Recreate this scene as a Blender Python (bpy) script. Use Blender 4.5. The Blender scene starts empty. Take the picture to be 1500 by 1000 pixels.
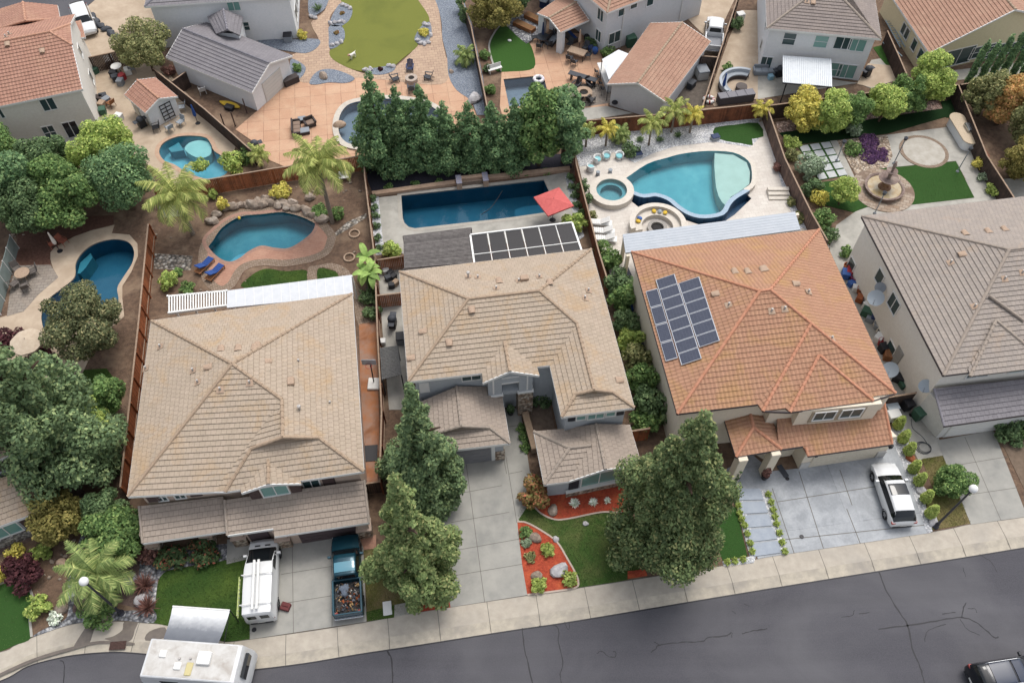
import bpy, math, random
import numpy as np
from mathutils import Vector, geometry as geo
R=math.radians; PI=math.pi
random.seed(4)
SC=bpy.context.scene; COL=SC.collection
# ---- survey: the camera's real place (54 m up) lets a photo point be measured on a level plane
FPX,NY,HC=1240.,885.,54.
TH=math.atan(NY/FPX); CT,ST=math.cos(TH),math.sin(TH)
def ray(u,v):
    x=(u-750)/FPX; y=(500-v)/FPX
    return Vector((x,y*CT+ST,y*ST-CT))
def G(u,v,z=0.):
    r=ray(u,v); t=(z-HC)/r.z
    return Vector((r.x*t,r.y*t,z))
TX={'1':0,'2':370,'3':740,'4':1110}; TY={'a':0,'b':240,'c':490,'d':740}
def T(t,pts,z=0.):
    return [G(TX[t[1]]+a/3.8465,TY[t[0]]+b/3.8465,z) for a,b in pts]
def GP(pts,z=0.): return [G(a,b,z) for a,b in pts]
def hgt(base,v):            # height above a ground point whose top shows at image row v
    y=(500-v)/FPX; Y=base.y
    return HC+Y*(y*ST-CT)/(ST+y*CT)
def cr(pts,n=6):            # closed smooth curve through points
    out=[]; m=len(pts)
    for i in range(m):
        p0,p1,p2,p3=(Vector(pts[(i+k-1)%m]) for k in range(4))
        for j in range(n):
            t=j/n
            out.append(.5*((2*p1)+(p2-p0)*t+(2*p0-5*p1+4*p2-p3)*t*t+(3*p1-p0-3*p2+p3)*t**3))
    return out
def cro(pts,n=6):           # open smooth curve
    P=[Vector(p) for p in pts]; P=[2*P[0]-P[1]]+P+[2*P[-1]-P[-2]]; out=[]
    for i in range(1,len(P)-2):
        p0,p1,p2,p3=P[i-1:i+3]
        for j in range(n):
            t=j/n
            out.append(.5*((2*p1)+(p2-p0)*t+(2*p0-5*p1+4*p2-p3)*t*t+(3*p1-p0-3*p2+p3)*t**3))
    out.append(P[-2]); return out
def circ(c,r,n=32,ry=None,a0=0.,rz=0.):
    ry=ry or r; o=[]
    for i in range(n):
        a=a0+2*PI*i/n; x,y=r*math.cos(a),ry*math.sin(a)
        o.append(Vector((c[0]+x*math.cos(rz)-y*math.sin(rz),c[1]+x*math.sin(rz)+y*math.cos(rz),0)))
    return o
def area2(p): return sum(p[i][0]*p[(i+1)%len(p)][1]-p[(i+1)%len(p)][0]*p[i][1] for i in range(len(p)))
def offset(p,d):            # grow (d>0) a closed outline
    n=len(p); s=1 if area2(p)>0 else -1; out=[]
    for i in range(n):
        a,b,c=Vector(p[i-1][:2]),Vector(p[i][:2]),Vector(p[(i+1)%n][:2])
        e1=(b-a); e2=(c-b)
        if e1.length<1e-6 or e2.length<1e-6: out.append(Vector((b.x,b.y,0))); continue
        e1.normalize(); e2.normalize()
        n1=Vector((e1.y,-e1.x))*s; n2=Vector((e2.y,-e2.x))*s
        m=n1+n2
        if m.length<1e-4: m=n1
        m.normalize(); k=max(.45,m.dot(n1))
        b=b+m*(d/k); out.append(Vector((b.x,b.y,0)))
    return out
class Fr:                   # a local frame: origin, turn about z
    def __init__(s,o,rz=0.): s.o=Vector(o); s.rz=rz; s.c,s.s=math.cos(rz),math.sin(rz)
    def __call__(s,x,y,z=0.): return Vector((s.o.x+x*s.c-y*s.s,s.o.y+x*s.s+y*s.c,s.o.z+z))
    def inv(s,p):
        dx,dy=p[0]-s.o.x,p[1]-s.o.y
        return Vector((dx*s.c+dy*s.s,-dx*s.s+dy*s.c,p[2]-s.o.z))
ID=Fr((0,0,0))
class MB:                   # mesh builder
    def __init__(s,fr=None): s.v=[];s.f=[];s.m=[];s.uv=[];s.fr=fr or ID
    def add(s,vs,fs,m=0,uv=None,raw=False):
        b=len(s.v)
        s.v+=[tuple(v) if raw else tuple(s.fr(*v)) for v in vs]
        for i,f in enumerate(fs):
            s.f.append([b+k for k in f]); s.m.append(m); s.uv.append(uv[i] if uv else None)
        return s
    def box(s,x0,x1,y0,y1,z0,z1,m=0):
        return s.add([(x0,y0,z0),(x1,y0,z0),(x1,y1,z0),(x0,y1,z0),(x0,y0,z1),(x1,y0,z1),(x1,y1,z1),(x0,y1,z1)],
            [(3,2,1,0),(4,5,6,7),(0,1,5,4),(1,2,6,5),(2,3,7,6),(3,0,4,7)],m)
    def bbox(s,x0,x1,y0,y1,z0,z1,b=.03,m=0):   # box with chamfered top and upright edges
        def ring(d,z,c): return [(x0+d+c,y0+d,z),(x1-d-c,y0+d,z),(x1-d,y0+d+c,z),(x1-d,y1-d-c,z),(x1-d-c,y1-d,z),(x0+d+c,y1-d,z),(x0+d,y1-d-c,z),(x0+d,y0+d+c,z)]
        vs=ring(0,z0,b)+ring(0,z1-b,b)+ring(b,z1,b*.7)
        fs=[tuple(range(7,-1,-1))]+[(i,(i+1)%8,8+(i+1)%8,8+i) for i in range(8)]+[(8+i,8+(i+1)%8,16+(i+1)%8,16+i) for i in range(8)]+[tuple(range(16,24))]
        return s.add(vs,fs,m)
    def prism(s,poly,z0,z1,m=0,top=True,bot=True):
        p=[(q[0],q[1]) for q in poly]
        if area2(p)<0: p=p[::-1]
        n=len(p); vs=[(x,y,z0) for x,y in p]+[(x,y,z1) for x,y in p]
        fs=[(i,(i+1)%n,n+(i+1)%n,n+i) for i in range(n)]
        if top: fs.append(tuple(range(n,2*n)))
        if bot: fs.append(tuple(range(n-1,-1,-1)))
        return s.add(vs,fs,m)
    def flat(s,poly,z,holes=(),m=0):    # level sheet with holes
        loops=[[Vector((q[0],q[1],0)) for q in l] for l in [poly]+list(holes)]
        tri=geo.tessellate_polygon(loops); fl=[v for l in loops for v in l]
        fs=[]
        for a,b,c in tri:
            n=(fl[b]-fl[a]).cross(fl[c]-fl[a])
            if abs(n.z)<1e-9: continue
            fs.append((a,b,c) if n.z>0 else (a,c,b))
        return s.add([(v.x,v.y,z) for v in fl],fs,m)
    def skirt(s,poly,z0,z1,m=0,inward=False):
        p=[(q[0],q[1]) for q in poly]
        if (area2(p)<0)!=inward: p=p[::-1]
        n=len(p)
        return s.add([(x,y,z0) for x,y in p]+[(x,y,z1) for x,y in p],[(i,(i+1)%n,n+(i+1)%n,n+i) for i in range(n)],m)
    def tube(s,pts,r,n=8,m=0,cap=True):
        P=[Vector(p) for p in pts]; rs=r if isinstance(r,(list,tuple)) else [r]*len(P)
        vs=[];up=Vector((0,0,1))
        for i,p in enumerate(P):
            d=(P[min(i+1,len(P)-1)]-P[max(i-1,0)])
            d=d.normalized() if d.length>1e-9 else Vector((0,0,1))
            a=d.cross(up if abs(d.z)<.95 else Vector((1,0,0))).normalized(); b=a.cross(d)
            vs+=[p+(a*math.cos(2*PI*k/n)+b*math.sin(2*PI*k/n))*rs[i] for k in range(n)]
        fs=[(i*n+k,i*n+(k+1)%n,(i+1)*n+(k+1)%n,(i+1)*n+k) for i in range(len(P)-1) for k in range(n)]
        if cap: fs+=[tuple(range(n-1,-1,-1)),tuple(range((len(P)-1)*n,len(P)*n))]
        return s.add(vs,[tuple(f[::-1]) for f in fs],m)
    def lathe(s,prof,c=(0,0,0),n=20,m=0,sx=1.,sy=1.):
        vs=[];k=len(prof)
        for i in range(n):
            a=2*PI*i/n
            vs+=[(c[0]+r*math.cos(a)*sx,c[1]+r*math.sin(a)*sy,c[2]+z) for r,z in prof]
        fs=[(i*k+j,((i+1)%n)*k+j,((i+1)%n)*k+j+1,i*k+j+1) for i in range(n) for j in range(k-1)]
        return s.add(vs,fs,m)
    def strip(s,pts,w,z=None,m=0):      # ribbon along a polyline
        P=[Vector(p) for p in pts]; vs=[]
        for i,p in enumerate(P):
            d=P[min(i+1,len(P)-1)]-P[max(i-1,0)]; d.z=0; d.normalize()
            ww=w[i] if isinstance(w,(list,tuple)) else w
            n=Vector((-d.y,d.x,0))*ww/2; zz=p.z if z is None else z
            vs+=[(p.x+n.x,p.y+n.y,zz),(p.x-n.x,p.y-n.y,zz)]
        return s.add(vs,[(2*i,2*i+1,2*i+3,2*i+2) for i in range(len(P)-1)],m)
    def blob(s,c,r,m=0,seed=0,sz=1.,n=10,k=7,rough=.18,bottom=-.35):     # rock-like lump
        rd=random.Random(seed); ph=[rd.uniform(0,6.28) for _ in range(6)]
        rx,ry=(r if isinstance(r,(tuple,list)) else (r,r))
        vs=[]
        for j in range(k+1):
            t=PI*j/k
            for i in range(n):
                a=2*PI*i/n
                q=1+rough*(math.sin(2*a+ph[0]+t)+.6*math.sin(3*a+ph[1]-2*t)+.5*math.sin(4*t+ph[2]+a))*.7+rd.uniform(-.5,.5)*rough*.5
                if j in(0,k): q=1
                vs.append((c[0]+rx*q*math.sin(t)*math.cos(a),c[1]+ry*q*math.sin(t)*math.sin(a),c[2]+max(bottom,math.cos(t)*q)*sz*(rx+ry)/2))
        fs=[(j*n+i,(j+1)*n+i,(j+1)*n+(i+1)%n,j*n+(i+1)%n) for j in range(k) for i in range(n)]
        return s.add(vs,fs,m)
    def build(s,name,mats,parent=None,smooth=False,local=False):
        me=bpy.data.meshes.new(name); V=s.v
        if parent is not None and not local:
            r=parent
            while r.parent: r=r.parent
            f=Fr(r.location,r.rotation_euler.z); V=[tuple(f.inv(v)) for v in V]
        me.from_pydata(V,[],s.f)
        mats=mats if isinstance(mats,(list,tuple)) else [mats]
        for m in mats: me.materials.append(m)
        if len(mats)>1: me.polygons.foreach_set('material_index',s.m)
        if any(u is not None for u in s.uv):
            ul=me.uv_layers.new(name='UVMap'); flat=[]
            for f,u in zip(s.f,s.uv):
                for k in range(len(f)): flat+=list(u[k]) if u else [0.,0.]
            ul.data.foreach_set('uv',flat)
        if smooth: me.polygons.foreach_set('use_smooth',[True]*len(s.f))
        me.update()
        o=bpy.data.objects.new(name,me); COL.objects.link(o)
        if parent is not None: o.parent=parent
        return o
def smooth_angle(o,deg=35):
    me=o.data; me.polygons.foreach_set('use_smooth',[True]*len(me.polygons))
    try: me.set_sharp_from_angle(angle=R(deg))
    except Exception: pass
    return o
def tag(o,label=None,cat=None,group=None,kind=None):
    if label: o['label']=label
    if cat: o['category']=cat
    if group: o['group']=group
    if kind: o['kind']=kind
    return o
def thing(name,label,cat,loc=(0,0,0),rz=0.,group=None):
    o=bpy.data.objects.new(name,None); COL.objects.link(o); o.empty_display_size=.3
    o.location=loc; o.rotation_euler=(0,0,rz)
    return tag(o,label,cat,group)
KIDS={}
def kids(o): return [c for c in bpy.data.objects if c.parent==o]
def dup(o,loc,rz=0.,label=None,group=None,sc=None):
    def cp(a,p):
        c=a.copy(); COL.objects.link(c)
        if p is not None: c.parent=p
        for k in kids(a): cp(k,c)
        return c
    src=kids(o); r=o.copy(); COL.objects.link(r)
    for k in src: cp(k,r)
    r.location=loc; r.rotation_euler=(0,0,rz)
    if sc is not None: r.scale=(sc,sc,sc) if not isinstance(sc,tuple) else sc
    if label: r['label']=label
    if group: r['group']=group
    return r
def struct(name,mb,m,kind='structure'):
    o=mb.build(name,m); o['kind']=kind; return o
def sheet(name,poly,z,m,holes=(),kind='structure',depth=.12):
    b=MB(); b.flat(poly,z,holes); b.skirt(poly,z-depth,z)
    for h in holes: b.skirt(h,z-depth,z,inward=True)
    return struct(name,b,m,kind)
# ---------------------------------------------------------------- materials
def lin(c):
    if isinstance(c,str):
        c=[int(c[i:i+2],16)/255 for i in(0,2,4)]
        c=[.78*(x/12.92 if x<=.04045 else ((x+.055)/1.055)**2.4) for x in c]
    elif not isinstance(c,(tuple,list)): c=(c,c,c)
    return (c[0],c[1],c[2],1)
def newmat(name):
    m=bpy.data.materials.new(name); m.use_nodes=True; nt=m.node_tree
    return m,nt,nt.nodes['Principled BSDF']
def N(nt,t,**k):
    n=nt.nodes.new(t)
    for a,b in k.items():
        if a in n.inputs: n.inputs[a].default_value=b
        else: setattr(n,a,b)
    return n
def mixc(nt,f,a,b,mode='MIX'):
    n=nt.nodes.new('ShaderNodeMix'); n.data_type='RGBA'; n.blend_type=mode
    for s,v in((0,f),(6,a),(7,b)):
        if hasattr(v,'is_output'): nt.links.new(v,n.inputs[s])
        else: n.inputs[s].default_value=v
    return n.outputs[2]
def ramp(nt,src,stops,interp='LINEAR'):
    n=nt.nodes.new('ShaderNodeValToRGB'); n.color_ramp.interpolation=interp
    e=n.color_ramp.elements
    while len(e)<len(stops): e.new(.5)
    for q,(p,c) in zip(e,stops): q.position=p; q.color=lin(c)
    nt.links.new(src,n.inputs[0]); return n.outputs[0]
def coords(nt,kind='Object'):
    if kind=='World': return nt.nodes.new('ShaderNodeNewGeometry').outputs['Position']
    return nt.nodes.new('ShaderNodeTexCoord').outputs[kind]
def noise(nt,co,sc,det=4,ro=.55,dist=0.):
    n=N(nt,'ShaderNodeTexNoise',Scale=sc,Detail=det,Roughness=ro,Distortion=dist)
    nt.links.new(co,n.inputs['Vector']); return n.outputs[0]
def bump(nt,p,h,d,st=1.):
    b=N(nt,'ShaderNodeBump',Distance=d,Strength=st); nt.links.new(h,b.inputs['Height']); nt.links.new(b.outputs[0],p.inputs['Normal'])
MATS={}
def mat(name,c,c2=None,sc=3.,rough=.85,b=0.,bsc=None,metal=0.,spec=.3,c3=None,sc3=.3,lo=.35,hi=.65,lo3=.5,hi3=.7,co='World',rnd=0.,coat=0.):
    if name in MATS: return MATS[name]
    m,nt,p=newmat(name); p.inputs['Roughness'].default_value=rough; p.inputs['Metallic'].default_value=metal
    p.inputs['Specular IOR Level'].default_value=spec
    if coat: p.inputs['Coat Weight'].default_value=coat
    out=None
    if c2 is not None or b or c3 is not None: cc=coords(nt,co)
    if c2 is not None:
        out=ramp(nt,noise(nt,cc,sc,6,.65),[(lo,c),(hi,c2)])
    if c3 is not None:
        f=ramp(nt,noise(nt,cc,sc3,5,.6,.4),[(lo3,0.),(hi3,1.)])
        out=mixc(nt,f,out if out else lin(c),lin(c3))
    if rnd:
        g=nt.nodes.new('ShaderNodeNewGeometry').outputs['Random Per Island']
        k=ramp(nt,g,[(0,1-rnd),(1,1+rnd)])
        mm=N(nt,'ShaderNodeMapRange'); nt.links.new(g,mm.inputs[0]); mm.inputs[3].default_value=1-rnd; mm.inputs[4].default_value=1+rnd
        h=N(nt,'ShaderNodeHueSaturation'); nt.links.new(mm.outputs[0],h.inputs['Value'])
        if out: nt.links.new(out,h.inputs['Color'])
        else: h.inputs['Color'].default_value=lin(c)
        out=h.outputs[0]
    if out: nt.links.new(out,p.inputs['Base Color'])
    else: p.inputs['Base Color'].default_value=lin(c)
    if b: bump(nt,p,noise(nt,cc,bsc or sc*4,5,.7),b)
    MATS[name]=m; return m
def vor(nt,co,sc,feat='F1'):
    n=N(nt,'ShaderNodeTexVoronoi',Scale=sc); n.feature=feat; nt.links.new(co,n.inputs['Vector']); return n
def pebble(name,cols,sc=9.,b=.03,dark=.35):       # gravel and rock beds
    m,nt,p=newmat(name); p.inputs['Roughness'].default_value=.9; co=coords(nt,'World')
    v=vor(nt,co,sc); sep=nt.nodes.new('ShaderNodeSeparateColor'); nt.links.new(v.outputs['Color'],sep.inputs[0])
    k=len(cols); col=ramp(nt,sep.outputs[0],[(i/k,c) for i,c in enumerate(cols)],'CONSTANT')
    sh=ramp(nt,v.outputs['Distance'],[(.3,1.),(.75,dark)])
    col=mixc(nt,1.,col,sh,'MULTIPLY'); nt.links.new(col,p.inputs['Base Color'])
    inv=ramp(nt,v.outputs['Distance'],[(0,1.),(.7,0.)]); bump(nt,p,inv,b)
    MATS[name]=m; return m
def tilemat(name,c1,c2,gap,stain=None,lo=.5,hi=.75,bw=.33,rh=.36,barrel=False,mort=.012,tint=None):
    m,nt,p=newmat(name); p.inputs['Roughness'].default_value=.9; p.inputs['Specular IOR Level'].default_value=.2
    uv=nt.nodes.new('ShaderNodeUVMap').outputs[0]; wc=coords(nt,'World')
    br=N(nt,'ShaderNodeTexBrick',Scale=1.,**{'Brick Width':bw,'Row Height':rh,'Mortar Size':mort,'Mortar Smooth':.3,'Bias':0.})
    br.offset=.5; nt.links.new(uv,br.inputs['Vector'])
    a_,b_,g_=lin(c1),lin(c2),lin(gap); br.inputs['Color1'].default_value=a_; br.inputs['Color2'].default_value=[.45*x+.55*y for x,y in zip(a_,b_)]; br.inputs['Mortar'].default_value=[.45*x+.55*y for x,y in zip(a_,g_)]
    col=br.outputs['Color']
    col=mixc(nt,.5,col,ramp(nt,noise(nt,wc,1.3,6,.7),[(.3,.8),(.7,1.08)]),'MULTIPLY')
    if stain is not None:
        col=mixc(nt,ramp(nt,noise(nt,wc,.42,7,.68,.6),[(lo,0.),(hi,.75)]),col,lin(stain))
    col=mixc(nt,.45,col,ramp(nt,noise(nt,wc,9.,4,.7),[(.25,.72),(.75,1.15)]),'MULTIPLY')
    nt.links.new(col,p.inputs['Base Color'])
    if barrel:
        w=N(nt,'ShaderNodeTexWave'); w.wave_type='BANDS'; w.bands_direction='X'; w.wave_profile='SIN'
        w.inputs['Scale'].default_value=2*PI/(20*bw)
        nt.links.new(uv,w.inputs['Vector']); bump(nt,p,w.outputs[1],.04)
        sh=ramp(nt,w.outputs[1],[(0,.8),(.6,1.05)]); col2=mixc(nt,.5,col,sh,'MULTIPLY'); nt.links.new(col2,p.inputs['Base Color'])  # shade in the valleys between barrels painted into the colour
    else:
        bump(nt,p,br.outputs['Fac'],-.012)
    MATS[name]=m; return m
def leafmat(name,c1,c2,c3=None,sc=1.2,tr=.35):
    m,nt,p=newmat(name); p.inputs['Roughness'].default_value=.7; p.inputs['Specular IOR Level'].default_value=.15
    g=nt.nodes.new('ShaderNodeNewGeometry'); wc=g.outputs['Position']
    col=ramp(nt,g.outputs['Random Per Island'],[(0,c1),(.75,c2),(1,c3 if c3 is not None else c2)])
    f=ramp(nt,noise(nt,wc,sc,3,.6),[(.35,.62),(.65,1.)])
    col=mixc(nt,1.,col,f,'MULTIPLY'); hs=N(nt,'ShaderNodeHueSaturation',Value=2.35,Saturation=.86); nt.links.new(col,hs.inputs['Color']); col=hs.outputs[0]; nt.links.new(col,p.inputs['Base Color'])
    t=N(nt,'ShaderNodeBsdfTranslucent'); nt.links.new(col,t.inputs[0])
    ms=N(nt,'ShaderNodeMixShader'); ms.inputs[0].default_value=tr
    nt.links.new(p.outputs[0],ms.inputs[1]); nt.links.new(t.outputs[0],ms.inputs[2])
    nt.links.new(ms.outputs[0],nt.nodes['Material Output'].inputs[0])
    MATS[name]=m; return m
def streaks(m,rot,sx,sy,lo,hi):      # long worn bands along a road
    nt=m.node_tree; p=nt.nodes['Principled BSDF']; src=p.inputs['Base Color'].links[0].from_socket
    mp=N(nt,'ShaderNodeMapping'); mp.inputs['Rotation'].default_value=(0,0,rot); mp.inputs['Scale'].default_value=(sx,sy,1); nt.links.new(coords(nt,'World'),mp.inputs[0])
    nt.links.new(mixc(nt,1.,src,ramp(nt,noise(nt,mp.outputs[0],1.,5,.6),[(.35,lo),(.68,hi)]),'MULTIPLY'),p.inputs['Base Color'])
def watermat(name,tint,rough=.02,b=.012):
    m,nt,p=newmat(name); nt.nodes.remove(p); co=coords(nt,'World')
    tr=N(nt,'ShaderNodeBsdfTransparent'); tr.inputs[0].default_value=lin(tint)
    gl=N(nt,'ShaderNodeBsdfGlossy'); gl.inputs['Roughness'].default_value=rough
    fr=N(nt,'ShaderNodeFresnel',IOR=1.33)
    bp=N(nt,'ShaderNodeBump',Distance=b,Strength=.6); nt.links.new(noise(nt,co,2.6,3,.5),bp.inputs['Height'])
    nt.links.new(bp.outputs[0],gl.inputs['Normal']); nt.links.new(bp.outputs[0],fr.inputs['Normal'])
    ms=N(nt,'ShaderNodeMixShader'); nt.links.new(fr.outputs[0],ms.inputs[0]); nt.links.new(tr.outputs[0],ms.inputs[1]); nt.links.new(gl.outputs[0],ms.inputs[2])
    nt.links.new(ms.outputs[0],nt.nodes['Material Output'].inputs[0]); MATS[name]=m; return m
def brickmat(name,c1,c2,mortar,bw=.4,rh=.2,ms=.01,rot=0.,offset=.5,c3=None,b=.01,rough=.85,lo=.45,hi=.7):   # pavers seen from above
    m,nt,p=newmat(name); p.inputs['Roughness'].default_value=rough; p.inputs['Specular IOR Level'].default_value=.25
    wc=coords(nt,'World'); mp=N(nt,'ShaderNodeMapping'); mp.inputs['Rotation'].default_value=(0,0,rot); nt.links.new(wc,mp.inputs[0])
    br=N(nt,'ShaderNodeTexBrick',Scale=1.,**{'Brick Width':bw,'Row Height':rh,'Mortar Size':ms,'Mortar Smooth':.2,'Bias':0.})
    br.offset=offset; nt.links.new(mp.outputs[0],br.inputs['Vector'])
    br.inputs['Color1'].default_value=lin(c1); br.inputs['Color2'].default_value=lin(c2); br.inputs['Mortar'].default_value=lin(mortar)
    col=br.outputs['Color']
    if c3 is not None: col=mixc(nt,ramp(nt,noise(nt,wc,.7,6,.65,.3),[(lo,0.),(hi,.8)]),col,lin(c3))
    col=mixc(nt,.4,col,ramp(nt,noise(nt,wc,7.,4,.7),[(.25,.55),(.75,1.)]),'MULTIPLY')
    nt.links.new(col,p.inputs['Base Color'])
    if b: bump(nt,p,br.outputs['Fac'],-b)
    MATS[name]=m; return m
def glassmat(name,c,rough=.06):
    m,nt,p=newmat(name); p.inputs['Base Color'].default_value=lin(c); p.inputs['Roughness'].default_value=rough
    p.inputs['Specular IOR Level'].default_value=.5
    MATS[name]=m; return m
# ================================================================ GROUND, ROADS, YARDS, POOLS
M_soil=mat('soil','7a6351','5b493d',2.6,.95,b=.04,bsc=9.,c3='927c67',sc3=.35)
M_mulchd=mat('dark_mulch','3c3a42','2c2b33',9.,.95,b=.03,bsc=20.)
M_mulchb=mat('brown_mulch','75625c','50423f',7.,.95,b=.03,bsc=16.,c3='8a766b',sc3=.5)
M_mulchr=mat('red_mulch','b9533a','8f3a28',8.,.95,b=.03,bsc=18.,c3='c4623f',sc3=.8)
M_asph=mat('asphalt','57565b','4b4a4f',14.,.9,b=.006,bsc=60.,c3='656467',sc3=.12,lo3=.42,hi3=.75)
streaks(M_asph,R(-9),.04,.75,.9,1.06)
M_tar=mat('tar_seal','2a292d',None,rough=.6)
M_walk=mat('sidewalk_concrete','bdb4a6','ada497',1.6,.9,b=.004,bsc=40.,c3='a09a91',sc3=.25,lo3=.5,hi3=.8)
M_kerb=mat('kerb_concrete','bfb5a4','aaa294',2.5,.9,c3='9d968c',sc3=.5)
M_joint=mat('concrete_joint','6d6962',None,rough=.95)
M_conc=mat('driveway_concrete','a19f98','908f8a',1.1,.88,b=.004,bsc=40.,c3='aeaba3',sc3=.35,lo3=.4,hi3=.8)
M_concg=mat('patio_concrete','b0aca3','9d9a92',1.3,.88,c3='bab6ad',sc3=.4)
M_conct=mat('tan_concrete','c2b09a','b09d88',.9,.88,c3='a8957f',sc3=.35)
M_slate=brickmat('stamped_slate','a6a9ac','9a9ea2','909397',6.5,5.,.03,R(-8),0.,'b9bcbf',b=.004,lo=.42,hi=.62)
M_terra=brickmat('stamped_terracotta','cfa78a','c59b7e','a9836b',1.5,1.5,.03,R(-9),0.,'d4b294',b=.004)
M_paver=brickmat('tan_pavers','c9ae95','b59a85','9b836f',.55,.4,.025,R(-9),.5,'c2a78e')
M_pinkp=brickmat('pink_stamped','b98d77','b08470','a67e6c',.5,.25,.015,R(12),.5,'c39a83',b=.006)
M_cobble=brickmat('cobble_border','ab9786','97836f','7d6b5c',.24,.14,.02,R(20),.5,b=.02)
M_trav=brickmat('travertine','e2dbd1','d8cfc5','c4bbb0',.61,.41,.012,R(-9),.5,'cfc6bc',b=.003)
M_greyp=brickmat('grey_pavers','a59b90','948a80','7c736a',.5,.3,.02,R(-5),.5,'9f9183')
M_stampo=mat('stained_side_path','a9714c','9a8a80',.8,.85,c3='8a5a3c',sc3=.5,lo=.4,hi=.75)
def lawnmat(n,c1,c2,c3,sc3=.35):
    return mat(n,c1,c2,26.,.95,b=.02,bsc=55.,c3=c3,sc3=sc3,lo3=.4,hi3=.75,spec=.1)
M_lawn=lawnmat('lawn_grass','3f5a2b','32491f','55692f')
M_lawnw=lawnmat('worn_lawn_grass','48632f','385026','686c42',.5)
M_turfd=mat('dark_turf','3a5a2c','304d24',40.,.95,b=.012,bsc=80.,spec=.1)
M_turfy=mat('olive_turf','7b7f3f','70743a',30.,.95,b=.012,bsc=80.,c3='6a7038',sc3=.2,spec=.1)
M_turfg=mat('putting_turf','3e5f2c','365626',30.,.95,b=.012,bsc=80.,spec=.1)
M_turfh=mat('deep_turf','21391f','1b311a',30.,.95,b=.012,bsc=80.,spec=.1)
M_dry=lawnmat('dry_grass','6c6a3c','545a2c','857556',.7)
M_gravb=pebble('blue_gravel',['8b939e','7c8593','9aa1aa','6f7887'],16.,.015,.6)
M_white=pebble('white_gravel',['d9d9da','c9cacd','e4e4e4','b9bbc0'],8.,.03,.55)
M_river=pebble('river_rock',['b7aea2','94897d','d2ccc2','7d756c','a89c8d'],4.2,.06,.25)
M_greyrk=pebble('grey_rock_bed',['a5a5a8','8b8c92','c4c4c4','77787f'],5.,.05,.3)
M_tanrk=pebble('tan_rock_bed',['c3ad97','ab9781','d4c3b0','94806d'],6.,.04,.4)
M_pinkrk=pebble('pink_rock_bed',['b79a8c','a58a7e','c7b0a3','8f776c'],6.,.04,.4)
M_brick=mat('brick_edge','9b6350','7f4d3e',5.,.9)

zR=-.13
back=T('d1',[(-400,905),(0,825),(80,790),(190,740),(400,670),(590,650),(870,665),(945,675)])
back+=[G(285,925),G(330,939)]+T('d1',[(1440,748)])+T('d2',[(300,710),(645,655),(910,605)])+T('d3',[(0,525),(410,465),(1220,340)])+T('d4',[(0,300),(170,270),(975,150),(1200,105),(1500,65)])+[G(1750,718)]
edge=T('d1',[(-400,1105),(0,985),(150,905),(300,862),(450,835),(650,822),(815,832),(930,845)],zR)
edge+=[G(290,968,zR),G(340,981,zR)]+[G(370,979.5,zR)]+T('d2',[(295,885),(610,832),(910,787),(1462,700)],zR)+T('d3',[(410,645),(1462,470)],zR)+T('d4',[(1500,235)],zR)+[G(1750,757,zR)]
edge=[Vector(e) for e in edge]
def resample(P,n):
    L=[0]
    for a,b in zip(P,P[1:]): L.append(L[-1]+(b-a).length)
    out=[]
    for k in range(n):
        t=L[-1]*k/(n-1); i=max(j for j in range(len(L)) if L[j]<=t+1e-9); i=min(i,len(P)-2)
        out.append(P[i].lerp(P[i+1],(t-L[i])/max(1e-9,L[i+1]-L[i])))
    return out
BK=cro(back,5)
def nearest(P,q):
    best=None
    for a,b in zip(P,P[1:]):
        d=b-a; t=max(0,min(1,(q-a).dot(d)/max(1e-9,d.length_squared))); p=a+d*t
        if best is None or (p-q).length<(best-q).length: best=p
    return best
E0=[Vector((e.x,e.y,0)) for e in edge]; EK=cro(E0,5)
KB=[]                                   # top of the rolled kerb, between walk and gutter
for p in EK:
    q=nearest(BK,p); KB.append(p.lerp(q,.36))
GUT=[p.lerp(q,.45) for p,q in zip(EK,KB)]
# pools (outlines at water level) ------------------------------------------------
def opx(p,dx=0,dy=0): return p
pool_l=cr(T('b1',[(420,640),(428,560),(470,495),(540,448),(640,425),(720,440),(755,490),(745,560),(695,640),(662,700),(668,770),(640,830),(560,860),(470,900),(360,950),(270,960),(238,900),(238,830),(275,762),(345,705)]),5)
pool_tl=cr(T('a1',[(897,855),(925,805),(1000,772),(1090,767),(1160,778),(1190,815),(1205,850),(1255,885),(1290,925),(1270,985),(1170,1010),(1060,975),(985,930),(925,905)]),5)
pool_m=cr(T('b2',[(-262,430),(-212,372),(-142,318),(-62,288),(20,285),(110,275),(225,265),(300,287),(350,330),(335,385),(270,440),(200,476),(125,474),(50,462),(-20,492),(-70,530),(-125,552),(-180,535),(-232,490)]),5)
pool_r=T('b2',[(838,180),(846,305),(856,335),(880,357),(915,365)])+GP([(740,320),(808,310.5),(816,306.5),(815,300),(806,285),(796.5,264)])
pool_b=cr(GP([(521,152),(503,163),(496,183),(500,203),(517,214),(560,216),(620,206),(648,187),(642,166),(618,153),(570,147)]),4)
pool_s=GP([(737.5,116.5),(796,110.5),(806,150),(746,158)])
Z3=.45
pool_i=[G(a,b,Z3) for a,b in [(916,262),(948,240.5),(975,232),(1000,225.5),(1038,221.5),(1075,224),(1096,236),(1101,250),(1100,268),(1089,277)]]+T('b3',[(1345,145),(1280,185),(1245,222),(1212,272),(1120,288),(1050,275),(990,240),(930,192),(850,165),(780,172),(720,152)],Z3)
pool_i=[Vector((p.x,p.y,0)) for p in pool_i]
back_=cro(pool_i[:10],3); NB=len(back_); pool_i=back_+cro(pool_i[10:],3)
spa_c=G(896,277.5,.6); spa_r=(G(918.5,278,.6)-G(873.5,278,.6)).length/2
spa=circ(spa_c,spa_r,36)
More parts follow.
